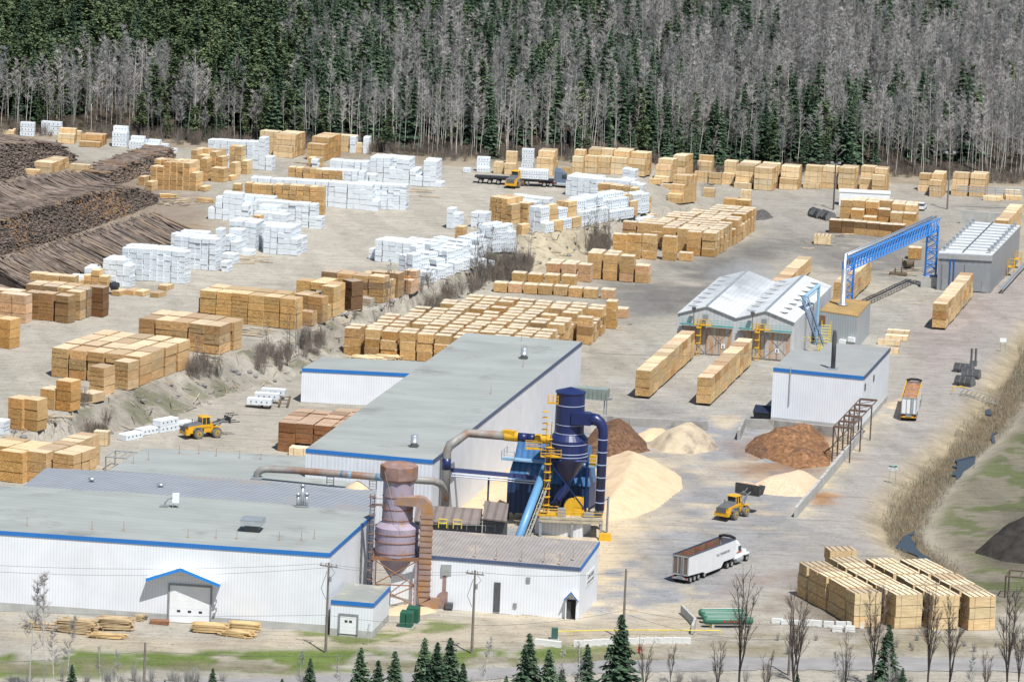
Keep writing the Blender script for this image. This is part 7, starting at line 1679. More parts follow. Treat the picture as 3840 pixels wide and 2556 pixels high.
# boards stacked loosely
bwood = mat('fresh_boards', (.60,.43,.22), .9, .3, .35, .1); bwood2 = mat('weathered_boards', (.50,.38,.23), .9, .35, .4, .1)
def boards(p, rz, L_, W_, layers, m, label, messy=.12, grp='loose board piles by the front wall'):
    b = MB(); n = int(W_/.2); z = .12
    for x in (-L_*.33,L_*.33): b.box((x,0,.06), (.15,W_,.12))
    for k in range(layers):
        for i in range(n):
            if random.random() < .93: b.box((random.gauss(0,messy*1.5), -W_/2+(i+.5)*W_/n+random.gauss(0,.015), z+.045), (L_*random.uniform(.85,1.05),W_/n*.93,.085), random.gauss(0,messy*.12))
        z += .11+ (.07 if k%3 == 2 else 0)
    b.v = [(p.x+math.cos(rz)*x-math.sin(rz)*y, p.y+math.sin(rz)*x+math.cos(rz)*y, p.z+zz) for x, y, zz in b.v]; o = wobj(b, 'board_pile', m, label, 'board pile', grp); return o
X1g = lambda x, y: N1(x/1.731, 1650+y/1.731)
boards(X1g(270,1226), -.10, 4.6, 1.6, 7, bwood2, 'low weathered board pile, leftmost by the front wall', .2)
boards(X1g(505,1245), -.16, 4.8, 2.4, 13, bwood2, 'tall weathered board pile, second from left by front wall', .25)
boards(X1g(745,1225), -.05, 4.4, 2.2, 12, bwood2, 'tall board pile with white wraps left of overhead door', .2)
boards(X1g(705,1282), -.10, 4.4, 1.5, 4, bwood, 'low golden board pile in front of the tall left piles', .25)
boards(X1g(905,1170), -.1, 1.2, 1.2, 6, bwood2, 'small square board pile nearest the slate cabinet', .1)
boards(X1g(1360,1245), -.08, 4.6, 2.0, 9, bwood, 'golden board pile right of overhead door, left one', .1)
boards(X1g(1585,1232), -.08, 4.0, 1.8, 8, bwood, 'golden board pile right of overhead door, rear one', .1)
boards(X1g(1540,1272), -.2, 3.9, 1.7, 6, bwood, 'slumped golden board pile right of overhead door, front one', .3)
b = MB(); p = X1g(1035,1190); b.box((p.x,p.y,.3),(2.6,1.4,.5)); wobj(b, 'scrap_rack', rust, 'rusty rack of scrap wood before the slate cabinet', 'rack')
for i, (x, y, s) in enumerate(((120,1345,'middle'),(-30,1345,'left'),(265,1340,'largest'))): boards(E1(x,y), -.25, 3.6, 2.6, 6 if i == 2 else 4, mat('pale_boards',(.68,.55,.34),.9,.2,.5,.1), s+' pale board pile behind the white storage building', .25, 'pale board piles behind storage building')
boards(B1(255,955), -.05, 3.2, 1.5, 6, bwood, 'orange board pile alone at the edge of log yard', .2, None)
boards(A1(1915,905), -.1, 2.4, 1.2, 5, bwood, 'small board heap right of the middle log deck', .2, None)
# steel frame and package rack near mill
def steel_frame(p, sx, sy, h, m, label, n=4):
    e = empty('gantry_stand', p, -ROT, label, 'frame'); b = MB()
    for x in (0,sx):
        for y in (0,sy): b.tube((x,y,0), (x,y,h), .12, n=4)
    b.obj('leg', m, e); b = MB()
    for y in (0,sy): b.tube((0,y,h), (sx,y,h), .12, n=4)
    for k in range(n+1): b.tube((sx*k/n,0,h), (sx*k/n,sy,h), .1, n=4)
    b.obj('top_frame', m, e)
steel_frame(N1(690/1.742,950+1420/1.742), 4.2, 5.0, 2.3, mgrey, 'grey steel frame behind the corrugated shed')
steel_frame(N1(2600+1915/1.64,1600+1050/1.64), 6, 4, 3.2, mat('rusty_frame',(.10,.075,.06),.8), 'dark rusty steel frame at right edge of field', 3)
p = E2(330,1400); b = MB()
for x in (-2.0,-.6,.8,2.2): b.box((p.x+x-.8,p.y+3,.3), (.25,7.5,.55))
for y in (0,3,6): b.box((p.x-.8,p.y+y,.56), (5.0,.2,.09))
wobj(b, 'package_rack', mat('dark_timber',(.13,.10,.07),.9), 'low dark timber rack under the three white packages', 'rack')
p = N1(2355+870/SZ,1500+128/SZ); e = empty('waste_bin', p, -ROT, 'black waste bin against left wall of tall white building', 'bin'); b = MB(); b.hexa([(-1.4,-.9,0),(1.4,-.9,0),(1.4,.9,0),(-1.4,.9,0)], [(-1.6,-1.0,1.4),(1.6,-1.0,1.4),(1.6,1.0,2.2),(-1.6,1.0,2.2)]); b.obj('bin', mat('black_paint',(.02,.021,.023),.4), e); b = MB(); b.hexa([(-1.7,-1.05,1.41),(1.7,-1.05,1.41),(1.7,1.05,2.21),(-1.7,1.05,2.21)], [(-1.6,-1.0,1.5),(1.6,-1.0,1.5),(1.6,1.0,2.35),(-1.6,1.0,2.35)]); b.obj('lid', mat('navy_lid',(.02,.025,.05),.4), e)
for k, (x, y) in enumerate(((930,1400),(1030,1300))):
    p = J3(x,y-100*0); 
p = I1(940,1415); b = MB(); b.box((p.x,p.y,.3),(3.4,1.6,.35)); 
for x in (-1,1): 
    for y in (-.7,.7): b.tube((p.x+x*.6,p.y+y,0),(p.x+x*.6,p.y+y,1.4),.06,n=4)
wobj(b, 'bunk_cart', mat('dark_timber',(.13,.10,.07)), 'low dark bunk cart with stakes near gantry foot', 'cart')
p = I1(1045,1345); b = MB(); b.tube((p.x-.6,p.y,.9),(p.x+.9,p.y+1,.9),.75,n=12)
for s in (-1.1,1.2): b.tube((p.x+s,p.y,0),(p.x+s,p.y,2.0),.07,n=4)
wobj(b, 'sticker_bundle', mat('dark_timber',(.13,.10,.07)), 'round dark bundle of stickers between stakes near gantry', 'bundle')
b = MB(); p = A2(1285,610); b.lathe((p.x,p.y,p.z), [(.35,0),(.6,.8),(1.0,1.6),(.9,2.1),(.1,2.3)], 9); wobj(b, 'tarp_heap', mat('dark_tarp',(.04,.045,.055),.5), 'dark bunched tarpaulin standing among loose bundles', 'tarpaulin')
# scattered boards and slash: nobody could count it
def scatter():
    b = MB(); r = random.Random(21)
    def put(p, L_, w, rz, tilt, m):
        c = Vector((math.cos(rz)*math.cos(tilt), math.sin(rz)*math.cos(tilt), math.sin(tilt)))*L_/2; q = p+Vector((0,0,.12+abs(math.sin(tilt))*L_/2)); b.tube(q-c, q+c, w, n=4, m=m)
    for i in range(330):     # slash down the bank
        t = r.random()*.86; k = int(t*59); f = r.uniform(.05,1.15); a = TOPr[k]*(1-f)+TOEr[k]*f+np.array([r.uniform(-1,1),r.uniform(-1,1)])
        put(Vector((a[0],a[1],hz(*a))), r.uniform(.8,3.2), r.uniform(.04,.09), r.uniform(0,PI), r.uniform(-.1,.35), r.choice((0,1,1,2)))
    for px, n, L0, L1, hd in (((B1,1450,560),14,2,6,-.15),((C1,620,560),10,2,5,-.1),((D1,800,1040),26,2,5,-.1),((D1,300,1330),16,2,4,-.1),((G1,600,560),18,2,4,-.15),((D1,800,230),20,1.5,4,-.05),((J3,1000,180),18,1.5,4,.1),((F1,2150,1000),10,1,3,.2),((H1,1500,980),14,1,3,.2),((H1,1250,1090),10,1,3.5,.1),((D3,780,990),8,.8,2,.5),((A1,2000,960),40,1,4,.4),((J3,1250,540),3,1.5,3,0)):
        for i in range(n): put(px[0](px[1]+r.uniform(-150,150),px[2]+r.uniform(-45,45)), r.uniform(L0,L1), .06, hd+r.gauss(0,.25), 0, r.choice((0,0,2,1)))
    wobj(b, 'scattered_boards', [mat('sun_bleached_board',(.46,.39,.29),.9,.2,1), mat('dark_slash',(.13,.11,.095),.9,.3,1), mat('tan_board',(.40,.30,.18),.9,.2,1)], 'loose boards and slash strewn along bank and yard', 'debris', None, 'stuff')
    b = MB()
    for i in range(130):
        t = r.random()*.86; k = int(t*59); f = r.uniform(.0,1.1); a = TOPr[k]*(1-f)+TOEr[k]*f+np.array([r.uniform(-1,1),r.uniform(-1,1)]); z = hz(*a); s = r.uniform(.15,.6)
        b.lathe((a[0],a[1],z-.1), [(s,0),(s*1.05,s*.4),(s*.6,s*.9),(s*.1,s)], 6)
    wobj(b, 'boulders', mat('grey_rock',(.20,.195,.19),.9,.25,1), 'grey rocks strewn down the bank', 'rocks', None, 'stuff')
scatter()
# ------------------------------------------------------------------ trees
TR = random.Random(31)
def leaf_mat(name, a, b_, rough=.9):
    m, nt, b = nodes(name); L = nt.links; oi = N(nt,'ShaderNodeObjectInfo'); g = N(nt,'ShaderNodeNewGeometry'); tc = N(nt,'ShaderNodeTexCoord')
    n = noise(nt, tc.outputs['Object'], 9, 2); r = N(nt,'ShaderNodeMath', operation='ADD'); L.new(g.outputs['Random Per Island'], r.inputs[0]); L.new(n, r.inputs[1])
    h = N(nt,'ShaderNodeMath', operation='MULTIPLY'); h.inputs[1].default_value = .5; L.new(r.outputs[0], h.inputs[0])
    c = mixc(nt, ramp(nt, h.outputs[0], .2, .8), a, b_); v = ramp(nt, oi.outputs['Random'], 0, 1, (.62,.66,.62,1), (1.45,1.35,1.25,1)); c = mixc(nt, 1.0, c, v, 'MULTIPLY')
    L.new(c, b.inputs['Base Color']); b.inputs['Roughness'].default_value = rough; b.inputs['Specular IOR Level'].default_value = .12; return m
NEED = leaf_mat('spruce_needles', (.044,.088,.056), (.115,.170,.110)); CED = leaf_mat('cedar_needles', (.070,.108,.056), (.120,.158,.084)); TWIG = leaf_mat('grey_twigs', (.235,.235,.25), (.40,.40,.415)); TWIGB = leaf_mat('brown_twigs', (.10,.085,.075), (.19,.165,.145))
BIRCH = leaf_mat('pale_birch_trunk', (.44,.44,.44), (.66,.655,.65)); ASH = leaf_mat('grey_trunk', (.17,.165,.16), (.26,.25,.24)); DTR = mat('dark_trunk', (.055,.045,.04), .95, .2, 2)
def spruce_bm(seed, whorls=17, per=9, wide=.19, tri=5):
    r = random.Random(seed); b = MB(); t = MB(); t.tube((0,0,0),(0,0,.96),.012,.003,5)
    for i in range(whorls):
        f = i/(whorls-1); z = .06+.92*f; R = wide*(1-f)**.85*(1+.15*r.random())+.012
        for k in range(per if f < .8 else max(4,per-3)):
            a = 2*PI*(k+r.random()*.9)/per+i*.7; L_ = R*r.uniform(.68,1.15); d = Vector((math.cos(a),math.sin(a),0)); s = Vector((-d.y,d.x,0)); dr = r.uniform(.18,.5)*L_*(1.1-f*.9); zz = z+r.uniform(-.018,.018)
            for j in range(tri):
                u0, u1 = j/tri*.9, (j+1.5)/tri; w_ = (.052*(1-u0*.55)+.008)*r.uniform(.7,1.3)*(1.1-f*.6); q = Vector((0,0,zz)); jit = Vector((r.gauss(0,.008),r.gauss(0,.008),r.gauss(0,.010)))
                p0 = q+d*L_*u0+Vector((0,0,-dr*u0**1.5)); p1 = q+d*L_*min(1,u1)+Vector((0,0,-dr*min(1,u1)**1.5))+jit
                b.face([p0+s*w_, p1, p0-s*w_-Vector((0,0,.018*r.random()))]); 
                if j % 2: b.face([p0, p0+s*w_*1.6+d*.03-Vector((0,0,.03)), p1])
    return b, t
def round_bm(seed, n=900, tall=.62, wide=.17):
    r = random.Random(seed); b = MB(); t = MB(); t.path([(0,0,0),(r.uniform(-.01,.01),0,.5),(0,r.uniform(-.01,.01),.93)], [.014,.010,.003], 5)
    cl = [(r.gauss(0,wide*.42),r.gauss(0,wide*.42),.28+tall*r.random()**.9) for _ in range(26)]
    for i in range(n):
        c = cl[r.randrange(len(cl))]; fz = (c[2]-.28)/tall; sc_ = (1-fz*.75); p = Vector((c[0]*sc_+r.gauss(0,.045*sc_+.008), c[1]*sc_+r.gauss(0,.045*sc_+.008), c[2]+r.gauss(0,.035)))
        a = r.uniform(0,2*PI); u = Vector((math.cos(a),math.sin(a),r.uniform(-.5,.4)))*r.uniform(.014,.036); w_ = Vector((-u.y,u.x,r.uniform(-.6,.3)*.04))*r.uniform(.4,.8); b.face([p-u, p+w_, p+u, p-w_*.7])
    return b, t
def bare_bm(seed, trunks=1, nb=22, tw=13, wide=.16, thick=.0075, twt=.0016, lean=.03, base=.35):
    r = random.Random(seed); t = MB(); b = MB()
    for q in range(trunks):
        ox, oy = (r.uniform(-.05,.05), r.uniform(-.05,.05)) if trunks > 1 else (0,0); lx, ly = r.gauss(0,lean*(1+.6*(trunks > 1))), r.gauss(0,lean*(1+.6*(trunks > 1))); H = r.uniform(.85,1.0) if q else 1.0
        C = lambda f: Vector((ox+lx*f+.012*math.sin(f*5+seed+q), oy+ly*f+.010*math.cos(f*4+seed*2), f*H))
        t.path([C(f) for f in (0,.25,.5,.75,1)], [thick,thick*.85,thick*.65,thick*.4,thick*.12], 5)
        for i in range(nb//trunks):
            f = base+(1-base)*r.random()**.85*.96; p = C(f); a = r.uniform(0,2*PI); L_ = wide*(1.15-f)*r.uniform(.6,1.3)*1.35; up = r.uniform(.5,1.3); d = Vector((math.cos(a),math.sin(a),up)).normalized(); e = p+d*L_
            t.tube(p, p.lerp(e,.9), thick*.30*(1.2-f), thick*.08, 3, caps=False)
            for k in range(tw):
                g = p.lerp(e, r.uniform(.2,1.0)); a2 = r.uniform(0,2*PI); dd = (d*.7+Vector((math.cos(a2),math.sin(a2),r.uniform(-.1,.9)))*.8).normalized(); l2 = r.uniform(.02,.07)*(1.3-f*.5); s = dd.cross(Vector((r.random(),r.random(),r.random()+.1))).normalized()*twt*r.uniform(.6,1.3); b.face([g-s, g+s, g+dd*l2])
    return b, t
def vase_bm(seed, limbs=6, tw=16):
    r = random.Random(seed); t = MB(); b = MB(); k0 = r.uniform(.16,.26); t.path([(0,0,0),(.004,0,k0)], [.009,.0078], 6)
    for i in range(limbs):
        a = 2*PI*i/limbs+r.uniform(-.4,.4); sp = r.uniform(.03,.11); H = r.uniform(.72,1.0); z0 = k0*r.uniform(.75,1.0)+(.12*r.random() if i%2 else 0)
        C = lambda f: Vector((math.cos(a)*sp*f**.75+.008*math.sin(6*f+i), math.sin(a)*sp*f**.75+.008*math.cos(5*f+i), z0+(H-z0)*f))
        t.path([Vector((0,0,z0*.98)) if q == 0 else C(q) for q in (0,.2,.45,.7,1)], [.006,.005,.0038,.0026,.0008], 5)
        for j in range(9):
            f = r.uniform(.25,.95); p = C(f); a2 = a+r.gauss(0,1.1); d = Vector((math.cos(a2)*.6,math.sin(a2)*.6,r.uniform(.7,1.4))).normalized(); L_ = r.uniform(.08,.2)*(1.15-f*.6); e = p+d*L_; t.tube(p, e, .0022, .0006, 3, caps=False)
            for q in range(tw):
                g = p.lerp(e, r.uniform(.15,1)); a3 = r.uniform(0,2*PI); dd = (d+Vector((math.cos(a3),math.sin(a3),r.uniform(-.1,.8)))*.8).normalized(); s = dd.cross(Vector((r.random(),r.random(),.4))).normalized()*.0013; b.face([g-s, g+s, g+dd*r.uniform(.03,.085)])
    return b, t
def shrub_bm(seed, n=34, tw=12):
    r = random.Random(seed); t = MB(); b = MB()
    for i in range(n):
        a = r.uniform(0,2*PI); d = Vector((math.cos(a)*r.uniform(.1,.6),math.sin(a)*r.uniform(.1,.6),1)).normalized(); p = Vector((r.gauss(0,.12),r.gauss(0,.12),0)); L_ = r.uniform(.45,1.0); e = p+d*L_; t.tube(p, e, .009, .002, 3, caps=False)
        for k in range(tw):
            g = p.lerp(e, r.uniform(.25,1)); a2 = r.uniform(0,2*PI); dd = (d+Vector((math.cos(a2),math.sin(a2),r.uniform(0,.8)))*.9).normalized(); s = dd.cross(Vector((r.random(),r.random(),.3))).normalized()*.0055; b.face([g-s, g+s, g+dd*r.uniform(.1,.26)])
    return b, t
def kit(bm_pair, name, lm, tmn): b, t = bm_pair; return (b.mesh(name+'_crown', lm, uv=False), t.mesh(name+'_trunk', tmn, uv=False))
KIT = {'spruce':[kit(spruce_bm(i),'spruce',NEED,DTR) for i in range(5)], 'cedar':[kit(round_bm(40+i),'cedar',CED,ASH) for i in range(5)],
       'birch':[kit(bare_bm(70+i,1,26,22,.145,.0048,.0015,.03,.45),'birch',TWIG,BIRCH) for i in range(5)], 'aspen':[kit(bare_bm(90+i,1,34,24,.18,.0045,.0017,.03,.34),'aspen',TWIG,ASH) for i in range(5)]}
FORESTNAME = {'spruce':('spruce_tree','spruce'), 'cedar':('cedar_tree','cedar'), 'birch':('birch_tree','birch'), 'aspen':('bare_tree','bare tree')}
def plant(kind, p, h, rz, label, grp, tilt=(0,0), meshes=None, name=None, cat=None):
    c, t = meshes or TR.choice(KIT[kind]); o = bpy.data.objects.new(name or FORESTNAME[kind][0], None); COL.objects.link(o); o.empty_display_size = .1; o.location = p; o.scale = (h,h,h); o.rotation_euler = (tilt[0],tilt[1],rz); tag(o, label, cat or FORESTNAME[kind][1], grp)
    for nm, me in (('trunk',t),('crown',c)): q = bpy.data.objects.new(nm, me); COL.objects.link(q); q.parent = o
    return o
def forest():
    pts = []; tries = 0; grid = {}
    while tries < 34000:
        tries += 1; x = TR.uniform(-138,138); ty = float(tree_y(x)); dep = TR.random()**.9*150; y = ty+1+dep
        rad = 1.45+.8*TR.random(); k = (int(x//3), int(y//3)); ok = True
        for a in (-1,0,1):
            for c in (-1,0,1):
                for q in grid.get((k[0]+a,k[1]+c), ()): 
                    if (q[0]-x)**2+(q[1]-y)**2 < rad*rad: ok = False; break
        if not ok: continue
        grid.setdefault(k, []).append((x,y)); xp = 1920+x/ y*19600
        nn = vn(np.array([x]),np.array([y]),22,6)[0]*.6+vn(np.array([x]),np.array([y]),9,3)[0]*.4
        if xp < 1000: pc = .46 if dep < 14 else .86-.0001*xp if dep > 30 else .62
        elif xp < 2300: pc = (.34 if dep < 12 else .48 if dep < 35 else .36 if dep < 80 else .62)
        else: pc = (.44 if dep < 16 and xp < 3200 else .24 if dep < 14 else .40 if dep < 35 else .28 if dep < 95 else .38)
        con = nn*1.0+TR.random()*.55-.27 < pc*.95 if pc > .2 else TR.random() < pc*.8
        if con: kind = 'cedar' if (xp < 1100 and TR.random() < .72) or TR.random() < .12 else 'spruce'; h = TR.uniform(7,16) if kind == 'cedar' else TR.uniform(5.5,17)
        else: kind = 'birch' if TR.random() < ((.85 if 1000 < xp < 2500 else .5) if dep < 25 else .35) else 'aspen'; h = TR.uniform(11,17)
        if dep < 3: h *= .75
        pts.append((dep, kind, x, y, h))
    pts.sort(); cnt = {'c':0,'b':0}; rest = []
    per = {}
    for dep, kind, x, y, h in pts:
        key = 'c' if kind in ('spruce','cedar') else 'b'; p = Vector((x,y,hz(x,y)-.15))
        lim = 290 if key == 'c' else 250
        if cnt[key] < lim:
            cnt[key] += 1; xp = 1920+x/y*19600; side = 'left third' if xp < 1280 else 'middle third' if xp < 2560 else 'right third'
            d = {'spruce':'dark narrow spruce','cedar':'olive green ragged cedar','birch':'leafless white trunked birch','aspen':'leafless grey trunked tree'}[kind]
            plant(kind, p, h, TR.uniform(0,6.28), d+' along the forest edge, '+side+' of the photo', d+' trees at forest edge, '+side, (TR.gauss(0,.025),TR.gauss(0,.025)))
        else: rest.append((kind, p, h))
    # the rest of the wood: one object, instanced with geometry nodes
    src = bpy.data.collections.new('tree_kinds'); order = []
    for kind in ('spruce','cedar','birch','aspen'):
        for i, (c, t) in enumerate(KIT[kind]):
            me = c.copy(); nm = kind+str(i); V_ = [v.co[:] for v in c.vertices]; F_ = [tuple(p.vertices) for p in c.polygons]; M_ = [0]*len(F_); n0 = len(V_)
            V_ += [v.co[:] for v in t.vertices]; F_ += [tuple(k+n0 for k in p.vertices) for p in t.polygons]; M_ += [1]*len(t.polygons)
            me = bpy.data.meshes.new(nm); me.from_pydata(V_, [], F_); me.materials.append(c.materials[0]); me.materials.append(t.materials[0]); me.polygons.foreach_set('material_index', M_); me.update()
            o = bpy.data.objects.new('kind_%02d' % len(order), me); src.objects.link(o); order.append(kind)
    me = bpy.data.meshes.new('woodland'); me.from_pydata([tuple(p) for _, p, _ in rest], [], [])
    a = me.attributes.new('h','FLOAT','POINT'); a.data.foreach_set('value', [h for _, _, h in rest])
    a = me.attributes.new('k','INT','POINT'); a.data.foreach_set('value', [TR.choice([i for i, q in enumerate(order) if q == kd]) for kd, _, _ in rest])
    a = me.attributes.new('r','FLOAT_VECTOR','POINT'); a.data.foreach_set('vector', [v for _ in rest for v in (TR.gauss(0,.02),TR.gauss(0,.02),TR.uniform(0,6.28))])
    o = bpy.data.objects.new('woodland', me); COL.objects.link(o); tag(o, 'mixed spruce and leafless birch wood covering the hillside behind the yard', 'forest', None, 'stuff')
    ng = bpy.data.node_groups.new('wood','GeometryNodeTree'); ng.interface.new_socket('Geometry', in_out='INPUT', socket_type='NodeSocketGeometry'); ng.interface.new_socket('Geometry', in_out='OUTPUT', socket_type='NodeSocketGeometry')
    nd = ng.nodes; gi, go = nd.new('NodeGroupInput'), nd.new('NodeGroupOutput'); ci = nd.new('GeometryNodeCollectionInfo'); ci.inputs[0].default_value = src; ci.inputs[1].default_value = True; ci.inputs[2].default_value = True
    ip = nd.new('GeometryNodeInstanceOnPoints'); ip.inputs['Pick Instance'].default_value = True; L = ng.links
    def attr(nm, ty): q = nd.new('GeometryNodeInputNamedAttribute'); q.data_type = ty; q.inputs[0].default_value = nm; return q.outputs[0]
    L.new(gi.outputs[0], ip.inputs['Points']); L.new(ci.outputs[0], ip.inputs['Instance']); L.new(attr('k','INT'), ip.inputs['Instance Index']); er = nd.new('FunctionNodeEulerToRotation'); L.new(attr('r','FLOAT_VECTOR'), er.inputs[0]); L.new(er.outputs[0], ip.inputs['Rotation']); L.new(attr('h','FLOAT'), ip.inputs['Scale']); L.new(ip.outputs[0], go.inputs[0])
    md = o.modifiers.new('wood','NODES'); md.node_group = ng
    print('FOREST', len(pts), len(rest), cnt)
forest()
SHR = [kit(shrub_bm(200+i),'shrub',TWIGB,ASH) for i in range(4)]; SHRG = [kit(shrub_bm(220+i),'shrub',TWIG,ASH) for i in range(3)]
def brush(name, spots, meshes, label, cat):
    """one mass of brush: joined mesh"""
    V_, F_, M_ = [], [], []; mm = None; n0 = 0; Va, Fa = [], []
    arr = []
    for c, t in meshes: arr.append((np.array([v.co[:] for v in c.vertices]), [tuple(p.vertices) for p in c.polygons], np.array([v.co[:] for v in t.vertices]), [tuple(p.vertices) for p in t.polygons]))
    for x, y, h, w_ in spots:
        cv, cf, tv, tf = TR.choice(arr); a = TR.uniform(0,6.28); R_ = np.array([[math.cos(a)*w_,-math.sin(a)*w_,0],[math.sin(a)*w_,math.cos(a)*w_,0],[0,0,h]]); z = hz(x,y)-.05
        for v, f, mi in ((cv,cf,0),(tv,tf,1)): Va.append(v@R_.T+np.array([x,y,z])); F_ += [tuple(k+n0 for k in q) for q in f]; M_ += [mi]*len(f); n0 += len(v)
    me = bpy.data.meshes.new(name); me.from_pydata(np.concatenate(Va).tolist(), [], F_); me.materials.append(meshes[0][0].materials[0]); me.materials.append(meshes[0][1].materials[0]); me.polygons.foreach_set('material_index', M_); me.update()
    o = bpy.data.objects.new(name, me); COL.objects.link(o); tag(o, label, cat, None, 'stuff')
S_ = []
for i in range(620): x = TR.uniform(-125,125); y = float(tree_y(x))+TR.uniform(-3.5,7); S_.append((x,y,TR.uniform(1.2,3.6),TR.uniform(1.5,3)))
brush('undergrowth', S_, SHR, 'dull brown brush along the foot of the forest edge', 'brush')
S_ = []
for i in range(130): p = N1(TR.uniform(-100,3940), TR.uniform(2550,2660)); S_.append((p.x,p.y,TR.uniform(1.2,3.4),TR.uniform(1.2,2.2)))
for i in range(24): p = N1(TR.uniform(2900,3940), TR.uniform(2400,2455)); S_.append((p.x,p.y,TR.uniform(.8,2.0),TR.uniform(.8,1.4)))
brush('roadside_brush', S_, SHRG, 'leafless grey brush along the near side of the road', 'brush')
S_ = []
for Kx, x, y, sx, sy, n in ((C1,1560,1430,300,120,120),(C1,1330,1500,140,60,30),(E1,800,640,260,60,30),(F1,600,1120,130,90,46),(D1,1000,1380,220,120,22),(D1,1480,1230,160,90,20),(D1,200,1500,150,60,14),(G1,1050,600,180,60,14)):
    for i in range(n): q = Kx(x+TR.uniform(-sx,sx), y+TR.uniform(-sy,sy)-0.0); S_.append((q.x,q.y,TR.uniform(1.4,3.9),TR.uniform(1.5,2.6)))
brush('bank_brush', S_, SHR, 'tangled grey brown brush covering the bank between upper and lower yard', 'brush')
# shrubs and young trees on the bank: things
BS = [(C1,1290,1530,7.5,'tall pale'),(C1,1380,1500,6.5,'pale'),(C1,1480,1480,5.5,'dense'),(C1,1590,1440,5,'dense'),(C1,1700,1400,5,'dense'),(C1,1780,1380,4.5,'dense'),(E1,700,700,4,'low'),(E1,830,650,3.6,'low'),(E1,960,620,4,'low'),(E1,1080,560,4,'low'),(E1,1180,560,4.5,'dense'),
      (F1,560,1180,5.5,'dark dense'),(F1,640,1150,5,'dark dense'),(F1,500,1120,4.5,'dark'),(D1,940,1380,4.6,'dark'),(D1,1180,1300,4,'thin'),(D1,1330,1230,5,'thin'),(D1,1520,1200,4.6,'dark'),(D1,1050,1420,3.2,'low'),(D1,250,1480,4.5,'dark'),(D1,150,1500,4,'dark'),(D1,390,1540,4,'thin'),(A2,2220,1540,4.5,'dark'),(E1,420,690,3.5,'thin'),(E1,120,860,2.6,'small'),(G1,1100,640,2.2,'small'),(D1,1930,880,2.5,'small'),(D1,2190,880,2.6,'small')]
BS.sort(key=lambda q: q[0](q[1],q[2]).x)
for i, (Kx, x, y, h, l) in enumerate(BS):
    p = Kx(x,y); o = plant(None, p-Vector((0,0,.1)), h*.85, TR.uniform(0,6), l+' leafless grey brown shrub, '+ORD[i]+' from left of the separate bank shrubs', 'leafless shrubs on the bank', meshes=TR.choice(SHR), name='leafless_shrub', cat='shrub')
    o.scale = (h*.62,h*.62,h*.8)
BT = [(C1,1290,1540,13,1),(C1,1385,1500,11,1),(C1,1660,1420,10,1),(C1,1830,1330,8.5,1),(C1,1240,1580,12,0),(F1,545,1140,11,1),(F1,680,1120,9,1),(F1,430,1090,9,0),(F1,880,880,7.5,1),(D1,1185,1240,8,0),(D1,1295,1290,10.5,1),(D1,1430,1180,8,0),(D1,950,1330,8,1),(D1,1560,1180,8,1),(D1,165,1440,7.5,1),(D1,385,1500,7.5,1),(A2,2230,1480,7,1),(E1,470,640,8,1),(E1,260,740,9,1),(E1,760,640,7,1)]
YT = [kit(bare_bm(300+i,2,26,12,.17,.0075,.0022,.05,.2),'young',TWIGB,ASH) for i in range(3)]
BT.sort(key=lambda q: q[0](q[1],q[2]).x)
for i, (Kx, x, y, h, k) in enumerate(BT): plant(None, Kx(x,y)-Vector((0,0,.15)), h, TR.uniform(0,6), 'slender leafless tree, '+ORD[i]+' from left of those rising from the bank', 'slender trees on the bank', meshes=TR.choice(YT), name='young_bare_tree', cat='bare tree')
# ------------------------------------------------------------------ foreground trees
SPF = [kit(spruce_bm(500+i,24,12,.29,7),'spruce',NEED,DTR) for i in range(4)]
FS = [(1986,2371,2690),(2331,2300,2700),(2203,2411,2640),(1166,2465,2640),(1356,2424,2680),(1483,2436,2680),(1596,2389,2680),(1642,2404,2700),(1691,2386,2660),(1737,2480,2690),(3332,2335,2560),(274,2488,2660),(2990,2520,2640),(3385,2500,2650),(1420,2470,2700),(2060,2430,2700),(620,2545,2650),(800,2500,2640),(2110,2500,2690),(1900,2530,2720),(1060,2540,2690)]
FS.sort()
for i, (x, t, bp) in enumerate(FS):
    p = N1(x-(bp-t)*.042*1.0, bp); h = fit_z(p.x,p.y,t)-p.z; plant('spruce', p-Vector((0,0,.1)), max(2,h), TR.uniform(0,6), 'dark green spruce, '+ORD[i]+' from left of those along the bottom edge', 'spruces in the foreground', meshes=SPF[i%4])
BIG = [kit(vase_bm(600+i),'bigtree',TWIGB,DTR) for i in range(3)]; BIRF = [kit(bare_bm(620+i,1,36,24,.15,.0055,.0018,.03,.35),'birch',TWIG,BIRCH) for i in range(3)]
FB = [(2790,2110,2620,'big'),(2990,2180,2620,'big'),(3000,2240,2560,'big'),(3290,2160,2580,'big'),(3495,2170,2620,'big'),(3575,2200,2620,'big'),(3790,2180,2640,'big'),(2700,2380,2640,'big'),(3180,2350,2600,'big'),(3700,2420,2640,'big'),(3830,2300,2600,'big'),(2880,2420,2640,'big'),(2420,2390,2640,'big'),(2520,2400,2560,'big'),
      (128,2150,2600,'b'),(180,2140,2600,'b'),(215,2340,2620,'b'),(265,2300,2640,'b'),(385,2420,2640,'b'),(435,2430,2640,'b'),(1815,2385,2680,'b'),(2115,2430,2690,'b'),(1120,2440,2660,'b'),(2170,2400,2690,'b'),(3340,2430,2660,'b'),(3640,2440,2680,'b'),(3150,2440,2650,'b'),(1280,2450,2680,'b'),(1385,2330,2420,'s')]
FB.sort(key=lambda q: (q[3] != 'big', q[0]))
